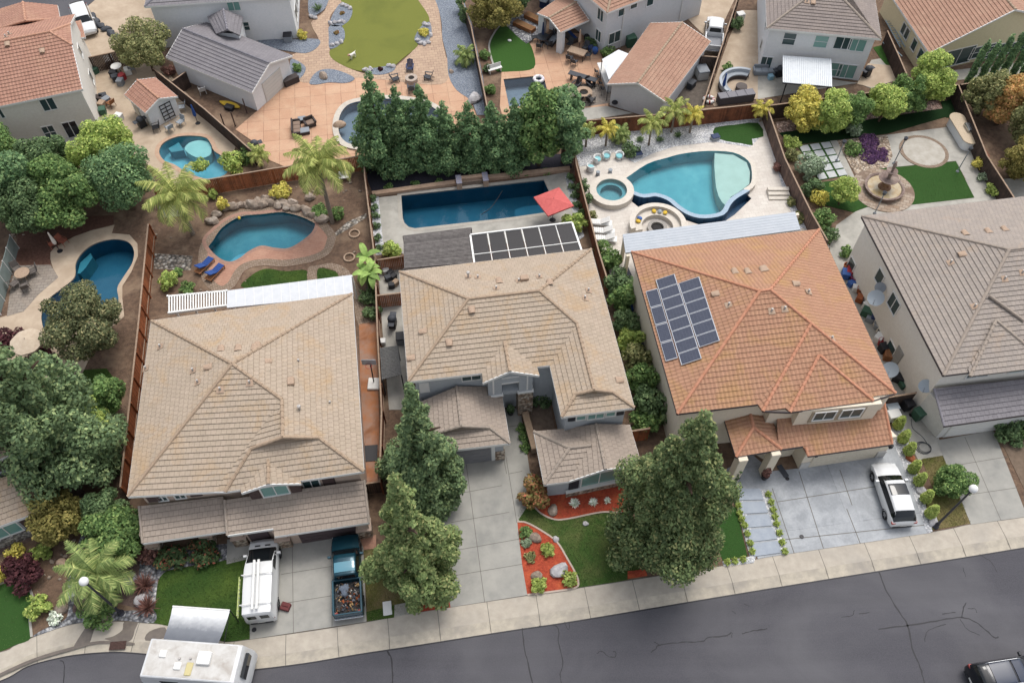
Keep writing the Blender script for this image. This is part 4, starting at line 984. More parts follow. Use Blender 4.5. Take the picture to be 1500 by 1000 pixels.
q=(Wc(ee)-Wc(ce)).normalized(); nn=Vector((-q.y,q.x,0)); o2=[Wc(off[0])+q*.4-nn*.3,Wc(off[1])+q*.4+nn*.45,Wc(ce)+q*.2+nn*.45,Wc(ce)+q*.25+nn*.35,Wc(ee)-q*.4+nn*.35,Wc(off[4])-q*.4]
walls(h,M_stuc_blue,o2,0,2.85,'office_wall')
b=MB(); x0,x1=o2[3],o2[4]; pk=(x0+x1)/2; b.add([(x0.x,x0.y,2.85),(x1.x,x1.y,2.85),(pk.x,pk.y,gpk.z-.25)],[(0,1,2)]); b.build('gable_wall',M_stuc_blue,h)
wl=WallP(o2[3],o2[4]); u=wl.L*.47
winu(h,wl,u-1.25,u+1.25,.95,2.5,mull=1,glass=M_glassg); panu(h,wl,u-2.15,u-1.45,.9,2.5,M_navy); panu(h,wl,u+1.45,u+2.15,.9,2.5,M_navy)
b=MB(wl.fr); b.box(u-2.3,u+2.3,-.16,.02,0,.7); o=b.build('stone_base',M_stone,h); b=MB(wl.fr); b.box(u-2.35,u+2.35,-.22,.02,.7,.8); b.build('sill',M_white_p,o)
b=MB(wl.fr); b.box(u-.6,u+.6,-.05,.02,3.,3.35); b.build('gable_louvre',M_navy,h)
# low courtyard wall
b=MB(); b.strip([G(768,612,0),G(783,664,0)],.35,.0); 
c0,c1=G(769,612),G(783,664); d=(c1-c0); f=Fr(c0,math.atan2(d.y,d.x)); b=MB(f); b.bbox(0,d.length,-.2,.2,0,.75,.03); b.bbox(-.06,d.length+.06,-.25,.25,.75,.85,.02)
tag(b.build('courtyard_wall',mat('courtyard_stone','a08a74','8e7965',5.,.9)),'low tan stone wall beside the front walk of the blue grey house','wall')
# patio shade lattice (dark deck-like cover) and solar heater cover behind
# ---------------------------------------------------------------- orange house
E=GP([(925,369),(1200,336),(1312,576),(1112,591),(996,606)],ZE)
E=GP([(925,369),(1200,336),(1312,576),(992,606)],ZE)
h=house_root('orange_roofed_house','cream two storey house with an orange barrel tile roof beside the white car',E)
r=Roof(h,R_org,C_org,mat('dark_gutter','4a4244',None,rough=.6),eth=.16)
A,B,Cc,D=E
r.plane('back',B,A).plane('left',A,D).plane('right',Cc,B).plane('front',D,G(1112,592,ZE))
r.P(A=(925,369,ZE),B=(1200,336,ZE),C=(1312,576,ZE),D=(992,606,ZE),P1=(1113,426,'left'),P2=(1128,425,'right'),W0=(1188,474,'right'))
z_=(r.v['P1'].z+r.v['P2'].z)/2; r.v['P1'].z=r.v['P2'].z=z_
r.v['F']=G(1110,592,ZE); r.v['F1']=G(1117,602,ZE); 
r.face('B A P1 P2').face('A D P1').face('C B P2 W0').face('D F W0 P2 P1').face('F F1 W0').face('F1 C W0')
fp=Plane(r.v['F1'],r.v['C']); r.v['s']=fp.hit(1200,520); r.v['s1']=G(1157,603.5,ZE-.05); r.v['s2']=G(1279,587,ZE-.05); r.v['sa']=fp.hit(1150,597); r.v['sb']=fp.hit(1279,580)
r.face(['sa','s1','s']).face(['s1','s2','s']).face(['s2','sb','s'])
r.ridge('A P1','B P2','D P1','P1 P2','P2 W0','W0 C','W0 F1','s s1','s s2'); r.eave('A D','D F','F1 s1','s1 s2','s2 C','C B','B A')
r.vents([('dorm',1047,431),('dorm',1095,398),('dorm',1117,395),('dorm',1076,398),('dorm',1166,416),('pipe',1184,428),('dorm',1120,394),('pipe',1130,456),('pipe',1149,453),('pipe',1218,496),('pipe',1067,447)])
roof_or=r
r.done()
W=offset(E,-.42); walls(h,M_stuc_cream,W,0,ZE-.05)
wl=WallP(W[3],W[2]); L=wl.L
fr=wl.fr
u0,_=wl.at(1116,600); u1,_=wl.at(1278,590); 
b=MB(fr); b.box(u0+.3,L-.003,-.55,.5,2.5,ZE-.06); b.box(u0+2.0,u1-.3,-1.05,-.5,2.5,ZE-.1); b.build('front_bay',M_stuc_cream,h)
wb=WallP(fr(u0+2.0,-1.05),fr(u1-.3,-1.05))
M_trimc=mat('tan_trim','b3a48e','a89983',4.,.9)
for x in (1.2,wb.L-2.6):
    b=MB(wb.fr); b.box(x-.25,x+1.65,-.06,.02,3.9,5.3); b.build('window_surround',M_trimc,h); winu(h,WallP(wb.fr(0,-.06),wb.fr(wb.L,-.06)),x,x+1.4,4.25,5.2)
r=Roof(h,R_org,C_org,mat('dark_gutter','4a4244',None,rough=.6),eth=.16)
r.plane('g',G(1184,668,ZL),G(1307,650.5,ZL),.36)
r.v.update(e0=G(1144,657,ZL),e1=r.pl['g'].hit(1176,653.5),e2=G(1184,668,ZL),e3=G(1307,650.5,ZL),e4=r.pl['g'].hit(1295,590),e5=r.pl['g'].hit(1138,610))
r.v['e0']=r.pl['g'].hit(1140,659)
r.face(['e0','e1','e2','e3','e4','e5'],(2,3)); r.eave('e0 e1','e2 e3'); r.ridge((r.v['e2'],r.pl['g'].hit(1180,655)),r=.1)
r.ridge((r.v['e5'],r.v['e4']),(r.v['e3'],r.v['e4']),r=.1)
r.done()
# entry porch: small hipped roof
r=Roof(h,R_org,C_org,mat('dark_gutter','4a4244'),eth=.16)
zp=3.25
r.v.update(a=G(1061,614,zp),b=G(1078,669,zp),c=G(1145,658,zp),d=G(1128,603,zp))
r.plane('pl',r.v['a'],r.v['b'],.36).plane('pr',r.v['c'],r.v['d'],.36)
r.v['t']=r.pl['pl'].hit(1104,626); r.v['u']=r.pl['pl'].hit(1098,601)
r.v['u'].z=r.v['t'].z
r.face('a b t u').face('b c t').face('c d u t'); r.ridge('b t','c t','t u'); r.eave('a b','b c','c d')
r.done()
g0,g1=G(1169,685.5),G(1293,667); q=(g1-g0).normalized(); nn=Vector((-q.y,q.x,0)); s0=G(1125,694)
b=MB(); b.prism([g0,g1,W[2]-nn*.0,W[3].lerp(W[2],.35),s0+nn*1.2,s0+q*2.2+nn*1.2],0,2.78,0,bot=False); b.build('garage_wall',M_stuc_cream,h)
wg=WallP(g0,g1); panu(h,wg,.7,wg.L-.7,0,2.25,M_garagec,'garage_door',.05,5)
ms_=mat('white_stone_base','d3d0cb','c2bfba',4.,.9)
for x_ in (0,wg.L-.65):
    b=MB(wg.fr); b.box(x_,x_+.65,-.1,.02,0,.8); b.build("stone_base",ms_,h)
s1=s0+q*2.2; wg=WallP(s0+nn*1.19,s1+nn*1.19); panu(h,wg,.1,wg.L-.15,0,2.2,M_garagec,'garage_door',.05,5)
for (u,v) in ((1183,672),(1289,660)):
    hh=wg; b=MB(Fr(G(u,v+12,0)+Vector((0,-.12,0)),R(9))); b.box(-.1,.1,-.1,.1,1.9,2.3); b.build('wall_lantern',M_black,h)
for u,v in ((1073,700),(1119,692)):
    b=MB(Fr(G(u,v),R(9))); b.bbox(-.32,.32,-.32,.32,0,3.2,.03); b.build('porch_column',M_stuc_cream,h)
# ---------------------------------------------------------------- right grey roofed house
E=GP([(1262,317),(1610,275),(1725,508),(1382,550)],ZE)
h=house_root('grey_roofed_house','pale stucco house with a grey brown tile roof and side windows at the right edge',E)
r=Roof(h,R_grey4,C_grey,mat('dark_gutter','4a4244',None,rough=.6),eth=.14)
A,B,Cc,D=E
r.plane('back',B,A).plane('left',A,D).plane('right',Cc,B).plane('front',D,Cc)
r.v.update(A=A,B=B,C=Cc,D=D); r.v['P1']=r.pl['left'].hit(1478,366); bp=r.pl['back']
r.v['P2']=r.pl['right'].hit(1500,366); 
dB=(A-B); dB.z=0; dB.normalize(); half=r.v['P1'].z
w=(B-A).length; r.v['P2']=Vector(r.v['P1'])+(B-A).normalized()*(w-2*(r.v['P1'].z-ZE)/PITCH) if w>2*(r.v['P1'].z-ZE)/PITCH else Vector(r.v['P1'])+(B-A).normalized()*.3
r.face('B A P1 P2').face('A D P1').face('C B P2').face('D C P2 P1')
fp=r.pl['front']
# nested front hips
q=(Cc-D).normalized(); nn=Vector((-q.y,q.x,0))
r.v['s']=fp.hit(1458,470); sx=r.v['s']
r.v['s1']=G(1421,551,ZE); L1=(Wc(sx)-Wc(r.v['s1'])).dot(q); r.v['s2']=Vector(r.v['s1'])+q*2*L1
r.v['sa']=r.v['s1']+nn*.5+Vector((0,0,.15)); r.v['sb']=r.v['s2']+nn*.5+Vector((0,0,.15)); r.v['s'].z+=.08
r.face(['sa','s1','s']).face(['s1','s2','s']).face(['s2','sb','s']).ridge('s s1','s s2')
k=fp.hit(1449,433); r.v['m']=k; r.v['m2']=fp.hit(1500,470); r.ridge('m m2')
r.ridge('A P1','B P2','D P1','P1 P2'); r.eave('A D','D C','C B','B A')
r.vents([('dorm',1413,342),('dorm',1447,339),('dorm',1471,336),('dorm',1408,373),('pipe',1392,385),('pipe',1427,449),('pipe',1471,409),('pipe',1497,400)])
r.done()
W=offset(E,-.35); walls(h,M_stuc_pale,W,0,ZE-.05)
wl=WallP(W[0],W[3]); L=wl.L    # left wall, facing the side yard
for u,v,wd,ht,m in ((1245,370,.9,1.2,0),(1289.5,392,.9,1.2,0),(1309,427,1.3,1.3,1),(1305,497,1.,1.1,0)):
    uu,zz=wl.at(u,v); winu(h,wl,max(.3,uu),max(.3,uu)+wd,zz-ht,zz,mull=m)
uu,zz=wl.at(1313,512); panu(h,wl,uu,uu+.9,.05,2.05,mat('grey_door','9c9a95',None),'side_door',.05,2)
fl=WallP(W[3],W[2])
winu(h,fl,2.0,3.6,4.3,5.2); winu(h,fl,5.2,8.2,4.3,5.3,mull=2,glass=M_glassg)
r=Roof(h,R_slate,C_slate,mat('dark_gutter','4a4244',None,rough=.6),eth=.16)
r.plane('g',G(1383,624,ZL),G(1500,611,ZL),.36)
r.v.update(a=G(1383,624,ZL),b=G(1640,588,ZL),c=r.pl['g'].hit(1600,545),d=r.pl['g'].hit(1368,569)); r.face('a b c d'); r.eave('a b'); r.ridge('a d',r=.09); r.done()
g0,g1=G(1371,641),G(1500,623); q=(g1-g0).normalized(); nn=Vector((-q.y,q.x,0))
b=MB(); b.prism([g0,g0+q*9,W[2],W[3]],0,2.8,0,bot=False); b.build('garage_wall',mat('white_garage_stucco','dedcd8','d2d0cb',4.,.9),h)
wg=WallP(g0,g0+q*9); panu(h,wg,.5,5.2,0,2.2,mat('white_garage_door','dfddd8',None,rough=.6),'garage_door',.05,5)
# ---------------------------------------------------------------- far left house at the frame edge
h=thing('corner_house','tan roofed house cut by the left edge with a stone side wall and yellow shrubs','house',G(-60,740))
r=Roof(h,R_tan,C_tan,eth=.22)
r.v.update(a=G(18,664,ZE),b=G(-120,728,ZE),c=G(-160,560,ZE+3),d=G(-20,590,ZE+2.6)); r.v['e']=G(-8,612,ZE)
r.plane('f',r.v['b'],r.v['a']); r.v['c']=r.pl['f'].hit(-150,640); r.v['d']=r.pl['f'].hit(-40,640)
r.face('b a d c').face(['a','e','d'],(0,1)); r.ridge('a d'); r.eave('b a','a e')
r.v.update(f=G(62,747,ZL),g=G(7,768,ZL),h=G(-120,815,ZL)); r.plane('l',r.v['g'],r.v['f'],.36)
r.v.update(i=r.pl['l'].hit(34,690),j=r.pl['l'].hit(-40,716)); r.face([r.v['h'],r.v['f'],r.v['i'],r.pl['l'].hit(-150,745)],(0,1)); r.eave((r.v['h'],r.v['f'])); r.ridge((r.v['f'],r.v['i']),r=.09)
r.done()
aa=Wc(G(18,664,ZE)); bb=Wc(G(-120,728,ZE)); q=(aa-bb).normalized(); nn=Vector((-q.y,q.x,0)); a2=aa-q*.3+nn*.3
b=MB(); b.prism([bb+nn*.3,a2,a2+nn*2.4,bb+nn*5],2.,ZE-.05,0); b.build('wall',M_stuc_blue,h)
wl=WallP(a2-q*6,a2); winu(h,wl,2.9,4.5,4.1,5.3,glass=M_glassg); panu(h,wl,4.7,5.6,4.1,5.3,M_brown)
l0,l1=Wc(G(-60,800,0)),Wc(G(86,756,0)); q=(l1-l0).normalized(); nn=Vector((-q.y,q.x,0))
f1=Wc(G(62,747,ZL)); f0=Wc(G(-120,815,ZL)); q=(f1-f0).normalized(); nn=Vector((-q.y,q.x,0)); c1=f1-q*.3+nn*.4
b=MB(); b.prism([f0+nn*.4,c1,c1+nn*4,f0+nn*4],0,2.8,0); b.build('front_wall',M_stuc_blue,h)
c2=f1-q*2.8-nn*.5
b=MB(); b.prism([f1-q*.35+nn*.35,f1+q*.0+nn*2.6,f1-q*.6+nn*2.7,f1-q*.6+nn*.4],0,2.85,0); b.build('stone_wall',M_fieldst,h)
wl=WallP(c1-q*6,c1); winu(h,wl,1.8,4.3,.95,2.5,glass=M_glassg,mull=2); panu(h,wl,4.5,5.35,.9,2.5,M_brown); panu(h,wl,.7,1.55,.9,2.5,M_brown)
b=MB(wl.fr); b.box(0,6.05,-.2,.02,0,.75); b.build('stone_base',M_fieldst,h)
# ================================================================ BACK ROW OF HOUSES
def gable(name,label,cat,L0,L1,R0,R1,ze,rm,cm,wm,pitch=PITCH,inset=.35,fascia=None,build_walls=True,rh=.36):
    l0,l1,r0,r1=[G(p[0],p[1],ze) for p in (L0,L1,R0,R1)]
    h=house_root(name,label,[l0,l1,r0,r1],cat)
    r=Roof(h,rm,cm,fascia,eth=.15,rh=rh)
    k0,k1=(l0+r0)/2,(l1+r1)/2; d=(l1-l0).normalized(); hw=abs((r1-l1).dot(Vector((-d.y,d.x,0))))/2
    k0.z=k1.z=ze+pitch*hw
    r.v.update(a=l0,b=l1,c=r1,d=r0,k=k0,m=k1)
    r.face('a b m k').face('c d k m').ridge('k m').eave('a b','c d','b m','m c','a k','k d').done()
    if build_walls:
        p=offset([l0,l1,r1,r0],-inset); b=MB(); b.prism(p,0,ze-.02,0,top=False,bot=False)
        x1=(p[1]+p[2])/2; x0=(p[0]+p[3])/2
        b.add([(p[1].x,p[1].y,ze-.02),(p[2].x,p[2].y,ze-.02),(x1.x,x1.y,k1.z-pitch*inset-.05),(p[0].x,p[0].y,ze-.02),(p[3].x,p[3].y,ze-.02),(x0.x,x0.y,k0.z-pitch*inset-.05)],[(0,1,2),(4,3,5)])
        b.build('wall',wm,h); return h,p
    return h,[l0,l1,r1,r0]
ZB=5.0
# terracotta roofed house, top left
E=GP([(-150,88),(19.5,152),(121,131),(106.6,22)],ZB)
l0=G(121,131,ZB); dE=(G(121,131,ZB)-G(19.5,152,ZB)).normalized(); lend=l0-dE*16
h=house_root('terracotta_roofed_house','white two storey house with a terracotta tile roof in the upper left corner',[l0,lend])
r=Roof(h,R_terra,C_terra,eth=.16)
back=G(106.6,22,ZB); nn=Vector((-dE.y,dE.x,0)); dep=(back-l0).dot(nn); 
r.v.update(a=lend,b=l0,c=l0+nn*dep,d=lend+nn*dep); hz=ZB+PITCH*dep/2
r.v['k1']=l0+nn*dep/2-dE*1.6; r.v['k1'].z=hz; r.v['k0']=lend+nn*dep/2; r.v['k0'].z=hz
def at(p,f,z): q=Vector(p)+nn*dep*f; q.z=z; return q
r.v['j1']=at(l0,.36,ZB+PITCH*dep*.36); r.v['j2']=at(l0,.64,ZB+PITCH*dep*.36)
r.face('a b j1 k1 k0').face('c d k0 k1 j2').face(['j1','j2','k1'],(0,1)); r.ridge('k0 k1','k1 j1','k1 j2'); r.eave('a b','b j1','j1 j2','j2 c','c d')
r.vents([('dorm',11,66),('dorm',62,76),('pipe',9,55),('pipe',14,51)])
r.done()
p=offset([lend,l0,Vector(r.v['c']),Vector(r.v['d'])],-.25); b=MB(); b.prism(p,0,ZB-.02,0,top=False,bot=False)
jz=r.v['j1'].z-.1; j1=p[1].lerp(p[2],.34); j2=p[1].lerp(p[2],.66)
b.add([(p[1].x,p[1].y,ZB-.02),(p[2].x,p[2].y,ZB-.02),(j2.x,j2.y,jz),(j1.x,j1.y,jz)],[(0,1,2,3)]); b.build('wall',M_stuc_pale,h)
wl=WallP(p[0],p[1]); wr=WallP(p[1],p[2])
win(h,wl,57,147,84,158,1,0,ht=1.2); win(h,wl,60,187,88,205,1,1,ht=1.4); win(h,wl,90,181,121,199,1,0,ht=1.9,name='sliding_door',glass=M_glassd); win(h,wl,-6,157,8,172,0,0,ht=1.2)
u_,z_=wr.at(114,72); winu(h,wr,u_,u_+.9,z_-1.1,z_,mull=0); u_,z_=wr.at(134,118); winu(h,wr,u_,u_+.9,max(.8,z_-1.1),max(2.,z_),mull=0)
c=G(33,200,0); f=Fr(c,wl.rz); b=MB(f); b.bbox(-1.3,0,-.2,.9,0,6.1,.04); b.bbox(-1.0,-.3,.0,.7,6.1,6.4,.03); b.build('chimney',M_stuc_white,h)
r=Roof(h,R_terra,C_terra,eth=.16); z_=4.4
r.v.update(a=G(88,28,z_),b=G(84,8,z_),k1=G(37,31,z_+1.2),k0=G(33.5,3,z_+1.2),c=G(-14,46,z_),d=G(-16,18,z_)); r.face('a b k0 k1').face('d c k1 k0').face(['c','a','k1'],(0,1)); r.ridge('k0 k1','k1 a','k1 c'); r.eave('a b','c a'); r.done()
q=[Wc(G(84,27,z_)),Wc(G(81,9,z_)),Wc(G(-10,19,z_)),Wc(G(-8,44,z_))]; walls(h,M_stuc_pale,q,0,z_-.02,'front_wall')
b=MB(); 
r=Roof(h,R_terra,C_terra,eth=.14); r.v.update(a=G(111,57,3.4),b=G(125,55,3.0),c=G(118,30,3.0),d=G(106,33,3.4)); r.face('b c d a',(0,1)); r.eave('b c','a b'); r.done()
# patio roof slab at the sliding door
fr=wl.fr; u_,z_=wl.at(105,200); b=MB(fr); b.bbox(u_-2.4,u_+2.2,-1.6,0,.02,.12,.02); b.build('patio_slab',M_concg,h)
# white house behind the grey garage
base=[G(243,70),G(437,56)]; q=(base[1]-base[0]).normalized(); nn=Vector((-q.y,q.x,0))
h=house_root('white_rear_house','white two storey house behind the grey roofed garage at the top edge',base)
c2=G(450,40); d2=(c2-base[1]); b=MB(); b.prism([base[0],base[1],base[1]+nn*11,base[0]+nn*11],0,ZB,0,bot=False); b.build('wall',M_stuc_white,h)
r=Roof(h,R_slate,C_slate,eth=.16); e0,e1,e2,e3=[Vector((p.x,p.y,ZB)) for p in offset([base[0],base[1],base[1]+nn*11,base[0]+nn*11],.4)]
hw=5.9; k0=e0+q*hw+nn*hw; k1=e1-q*hw+nn*hw; k0.z=k1.z=ZB+hw*PITCH; r.v.update(a=e0,b=e1,c=e2,d=e3,k=k0,m=k1); r.face('a b m k').face('b c m').face('c d k m').face('d a k'); r.ridge('a k','b m','c m','d k','k m'); r.eave('a b','b c','c d','d a'); r.done()
wl=WallP(base[0],base[1]); win(h,wl,331,0,351,8,1,0,ht=1.2,glass=M_glassg); win(h,wl,356,33,366,42,0,1,ht=.9)
wr=WallP(base[1],base[1]+nn*11); winu(h,wr,1.5,3.2,.9,2.2); winu(h,wr,4,5.5,.9,2.2)
r=Roof(h,R_slate,C_slate,eth=.14); r.v.update(a=G(235,23.5,2.7),b=G(279,24.5,2.7),c=G(278,3,2.7),k=G(257,2,4.2),d=G(243,-14,2.7)); r.face('a b k').face('d a k').face('b c k'); r.ridge('a k','b k'); r.eave('a b','b c'); r.done()
walls(h,M_stuc_white,[Wc(G(238,24,2.7)),Wc(G(276,25,2.7)),Wc(G(275,5,2.7)),Wc(G(248,-8,2.7))],0,2.7,'porch_wall')
# detached garage, grey tiles
h,p=gable('grey_garage','white detached garage with a slate grey tile roof beside the terracotta patio','garage',(302,33),(428.5,82),(243,84.5),(369,136.5),2.5,R_slate,C_slate,M_stuc_white)
wg=WallP(p[2],p[1]); panu(h,wg,wg.L*.25,wg.L*.75,0,2.2,mat('roll_up_door','d3d0ca',None,rough=.6),'garage_door',.05,6)
r=Roof(h,R_slate,C_slate,eth=.14); z_=3.4
r.v.update(a=G(304,25,z_),b=G(317,50,z_),k0=G(327,14,z_+1.),k1=G(333,44,z_+1.),c=G(356,25,z_),d=G(351,52,z_)); r.face('a b k1 k0').face('d c k0 k1'); r.ridge('k0 k1'); r.done()
walls(h,M_stuc_white,[Wc(G(307,27,z_)),Wc(G(319,48,z_)),Wc(G(349,50,z_)),Wc(G(353,27,z_))],0,z_,'breezeway_wall')
# grey white house, top centre, with brown tiles
K,Rr,Lf=G(884,79),G(1024,22),G(846,36)
qr=(Rr-K).normalized(); nl=Vector((-qr.y,qr.x,0)); W_=(Rr-K).length; D_=14
h=house_root('grey_white_house','tall grey white house with brown roof tiles and small windows at top centre',[K,Rr])
fp=[K,Rr,Rr+nl*D_,K+nl*D_]; walls(h,M_stuc_grey,fp,0,ZB)
r=Roof(h,R_brn,C_tan,eth=.16); e=[Vector((p.x,p.y,ZB)) for p in offset(fp,.35)]; hw=((e[3]-e[0]).length)/2
if (e[1]-e[0]).length<2*hw: hw=(e[1]-e[0]).length/2*.95
k0=e[0]+qr*hw+nl*hw; k1=e[1]-qr*hw+nl*hw; k0.z=k1.z=ZB+hw*PITCH; r.v.update(a=e[0],b=e[1],c=e[2],d=e[3],k=k0,m=k1); r.face('a b m k').face('b c m').face('c d k m').face('d a k'); r.ridge('a k','b m','k m'); r.eave('a b','b c','d a'); r.done()
w1=WallP(fp[0],fp[1]); w2=WallP(fp[3],fp[0])
for u,v in ((907,9),(925,-2),(949,-6)):
    x,z=w1.at(u,v); winu(h,w1,x,x+.8,z-1.2,z,mull=0,frame=M_stuc_white)
x,z=w1.at(890,55); winu(h,w1,x+.2,x+1.6,.9,2.1)
for u,v,w in ((878,12,.9),(877,48,.8)):
    x,z=w2.at(u,v); x=max(.5,min(x,w2.L-1.5)); winu(h,w2,x,x+w,max(.9,z-1.2),max(2.1,z),mull=1)
for u,v in ((915,6),(996,20)):
    x,z=w1.at(u,v); b=MB(w1.fr); b.tube([(x,-.08,0),(x,-.08,ZB-.2)],.05,6); b.build('downpipe',M_white_p,h)
# its gabled patio cover
hp,p=gable('patio_cover','brown tiled patio cover on thick white pillars attached to the grey white house','patio cover',(826,-8),(786.8,20),(863,29.7),(821,48),2.7,R_brn,C_tan,M_stuc_grey,.3,build_walls=False)
pp=offset(p,-.45)
for q in (pp[1],pp[2],pp[1].lerp(pp[0],.55)):
    b=MB(Fr(q,R(-30))); b.bbox(-.32,.32,-.32,.32,0,2.75,.03); b.build('pillar',M_stuc_white,hp)
b=MB(); b.add([tuple(Vector((pp[1].x,pp[1].y,2.55))),tuple(Vector((pp[2].x,pp[2].y,2.55))),tuple(Vector(((pp[1].x+pp[2].x)/2,(pp[1].y+pp[2].y)/2,3.3)))],[(0,1,2)],raw=True); b.build('gable_panel',M_stuc_white,hp)
# brown roofed garage
h,p=gable('brown_roofed_garage','pale detached garage with a long brown tile roof above the palm bed','garage',(953,34),(889.5,123.5),(1041.5,61),(975,149.5),2.6,R_brn,C_tan,M_stuc_grey)
wf=WallP(p[1],p[2]); b=MB(wf.fr); b.lathe([(0,0),(.3,.0),(.3,.1),(0,.12)],(.6,-.3,.7),14); b.build('hose_reel',M_black,h)
# white house, top right
fl,frr=G(1123,42,5.1),G(1290.7,57.5,5.1); q=(frr-fl).normalized(); nn=Vector((-q.y,q.x,0)); w_=(frr-fl).length
h=house_root('white_corner_house','white two storey house with a metal awning and greenish windows at top right',[fl,frr])
r=Roof(h,R_greyb,C_grey,eth=.16); r.v.update(a=fl,b=frr,c=frr+nn*13,d=fl+nn*13); hw=6.3
k0=fl+q*hw+nn*hw; k1=frr-q*hw+nn*hw; k0.z=k1.z=5.1+hw*PITCH
r.v.update(k=k0,m=k1); r.face('a b m k').face('b c m').face('c d k m').face('d a k'); r.ridge('a k','b m','k m'); r.eave('a b','b c','d a'); r.vents([('dorm',1191,5),('pipe',1182,3)]); r.done()
fp=offset([fl,frr,frr+nn*13,fl+nn*13],-.4); walls(h,M_stuc_white,fp,0,5.05)
wl=WallP(fp[0],fp[1]); w2=WallP(fp[3],fp[0])
for x0,y0,x1,y1,m,gg in ((1150,48,1163,64,0,M_glass),(1196,52,1210,68,0,M_glassg),(1226,54,1244,70,1,M_glass),(1247,57,1265,73,1,M_glassg),(1117,83,1129,95,1,M_glass),(1218,92,1229,110,0,M_glassg),(1231,94,1250,112,1,M_glassg)):
    win(h,wl,x0,y0,x1,y1,m,0 if m else 1,glass=gg,ht=1.25 if y0<80 else 1.5,frame=M_stuc_white)
x,z=w2.at(1114,40); winu(h,w2,w2.L-3.2,w2.L-2.4,3.2,4.6,mull=0); winu(h,w2,w2.L-2.6,w2.L-1.9,.8,2.1,mull=0)
ta=thing('metal_awning','white ribbed metal patio awning on dark posts fixed to the white corner house','awning',G(1182,125))
A0,A1,A2,A3=G(1146.5,82,2.75),G(1218,87,2.75),G(1219,127.5,2.35),G(1146.5,121,2.35)
b=MB(); n=26
for i in range(n):
    a=A3.lerp(A2,i/n); c=A3.lerp(A2,(i+.72)/n); d=A0.lerp(A1,(i+.72)/n); e=A0.lerp(A1,i/n); e2=A3.lerp(A2,(i+1)/n); f2=A0.lerp(A1,(i+1)/n); up=Vector((0,0,.05))
    b.add([a+up,c+up,d+up,e+up,a,c,d,e,e2,f2],[(0,1,2,3),(0,3,7,4),(1,5,6,2),(5,8,9,6),(0,4,5,1)],raw=True)
b.build('corrugated_sheet',mat('awning_white','dfe3e6','d3d8dc',3.,.5),ta)
for p in (A3.lerp(A2,.08),A3.lerp(A2,.5),A3.lerp(A2,.92)):
    b=MB(); b.tube([(p.x,p.y,0),(p.x,p.y,p.z)],.06,6); b.build('post',M_black,ta)
b=MB(); b.tube([A3-Vector((0,0,.06)),A2-Vector((0,0,.06))],.06,6); b.build('front_beam',M_black,ta)
# yellow house
h,p=gable('yellow_house','pale yellow house with a salmon tile gable roof in the upper right corner','house',(1296,-20),(1361,78),(1500,-40),(1568,30),2.9,R_brn,C_tan,M_stuc_yel,.36)
wl=WallP(p[1],p[2]); ws=WallP(p[0],p[1])
win(h,wl,1389,76,1415,97,1,0,ht=1.9,name='sliding_door'); win(h,wl,1426,71,1447,86,0,1,ht=1.3); win(h,wl,1450,69,1472,84,0,1,ht=1.3); win(h,wl,1476,65,1500,86,1,0,ht=1.9,name='sliding_door')
for f in (.55,.62,.8,.95):
    winu(h,ws,ws.L*f-1.,ws.L*f-.2,1.,2.1,mull=0)
h=thing('blue_grey_far_house','blue grey house wall cut by the upper right corner','house',G(1530,18)); b=MB(Fr(G(1500,22),R(-25))); b.bbox(0,9,-5,5,0,4.,.03); o=b.build('wall',M_stuc_blue,h); b=MB(Fr(G(1500,22),R(-25))); b.box(-.05,.03,-2.,-.8,1.,2.2); b.build('window',M_glass,h)
# red roofed shed
h,p=gable('garden_shed','small white shed with a red tile roof beside the light blue pool','shed',(182,139),(213,166),(227.5,114),(260,141.7),2.1,R_terra,C_terra,M_stuc_white,.42,.22,rh=.36)
wl=WallP(p[1],p[2]); b=MB(wl.fr)
x0=wl.L*.42
for x in (x0,x0+.55,x0+1.1): b.box(x-.03,x+.03,-.14,-.08,.2,2.0)
for z in (.35,.75,1.15,1.55,1.95): b.box(x0,x0+1.1,-.15,-.07,z-.03,z+.03)
b.build('trellis',M_black,h)
ws=WallP(p[0],p[1]); panu(h,ws,.4,1.3,.05,1.9,mat('shed_door','d8d0c0',None),'shed_door',.05,1)
# ================================================================ FENCES
def woodmat(n,c1,c2,c3): return mat(n,c1,c2,2.5,.9,c3=c3,sc3=.8,rnd=.22)
F_or=woodmat('cedar_fence','a9653f','8e5334','74482f'); F_dk=woodmat('dark_fence','4a3b35','3b302c','5c4a42'); F_rd=woodmat('stained_fence','8a543a','6f4430','5a3a2c'); F_gr=woodmat('greyed_fence','6f5b52','5c4c46','82695c')
M_rail=mat('fence_cap','a8917c','917b69',5.,.9)
def fence(label,pts,m,h=1.8,tz=None,cap=M_rail,name='wood_fence',world=False):
    P=[Vector(p) if world else Wc(G(p[0],p[1],h)) for p in pts]
    t=thing(name,label,'fence',P[0].lerp(P[-1],.5))
    b=MB(); rl=MB(); posts=[]
    for a,c in zip(P,P[1:]):
        d=c-a; L=d.length; f=Fr(a,math.atan2(d.y,d.x)); b.fr=f; rl.fr=f; x=0
        while x<L-.02:
            w=min(.14,L-x); j=random.uniform(-.015,.015); b.box(x+.004,x+w-.004,-.012+j*.3,.012+j*.3,.03,h-.04+j); x+=.145
        rl.box(0,L,-.06,.06,h-.03,h+.02); rl.box(0,L,.016,.06,.35,.44)
        k=max(1,round(L/2.4))
        for i in range(k+1):
            if i==k and c is not P[-1]: continue
            posts.append(f(L*i/k,.07))
    b.build('boards',m,t); rl.build('rail',cap,t)
    for q in posts:
        pb=MB(Fr(q,0)); pb.box(-.05,.05,-.05,.05,0,h-.05); pb.build('post',m,t)
    return t
fence('orange cedar fence along the left side of the tan house',[(217,328),(202,480),(176,713)],F_or)
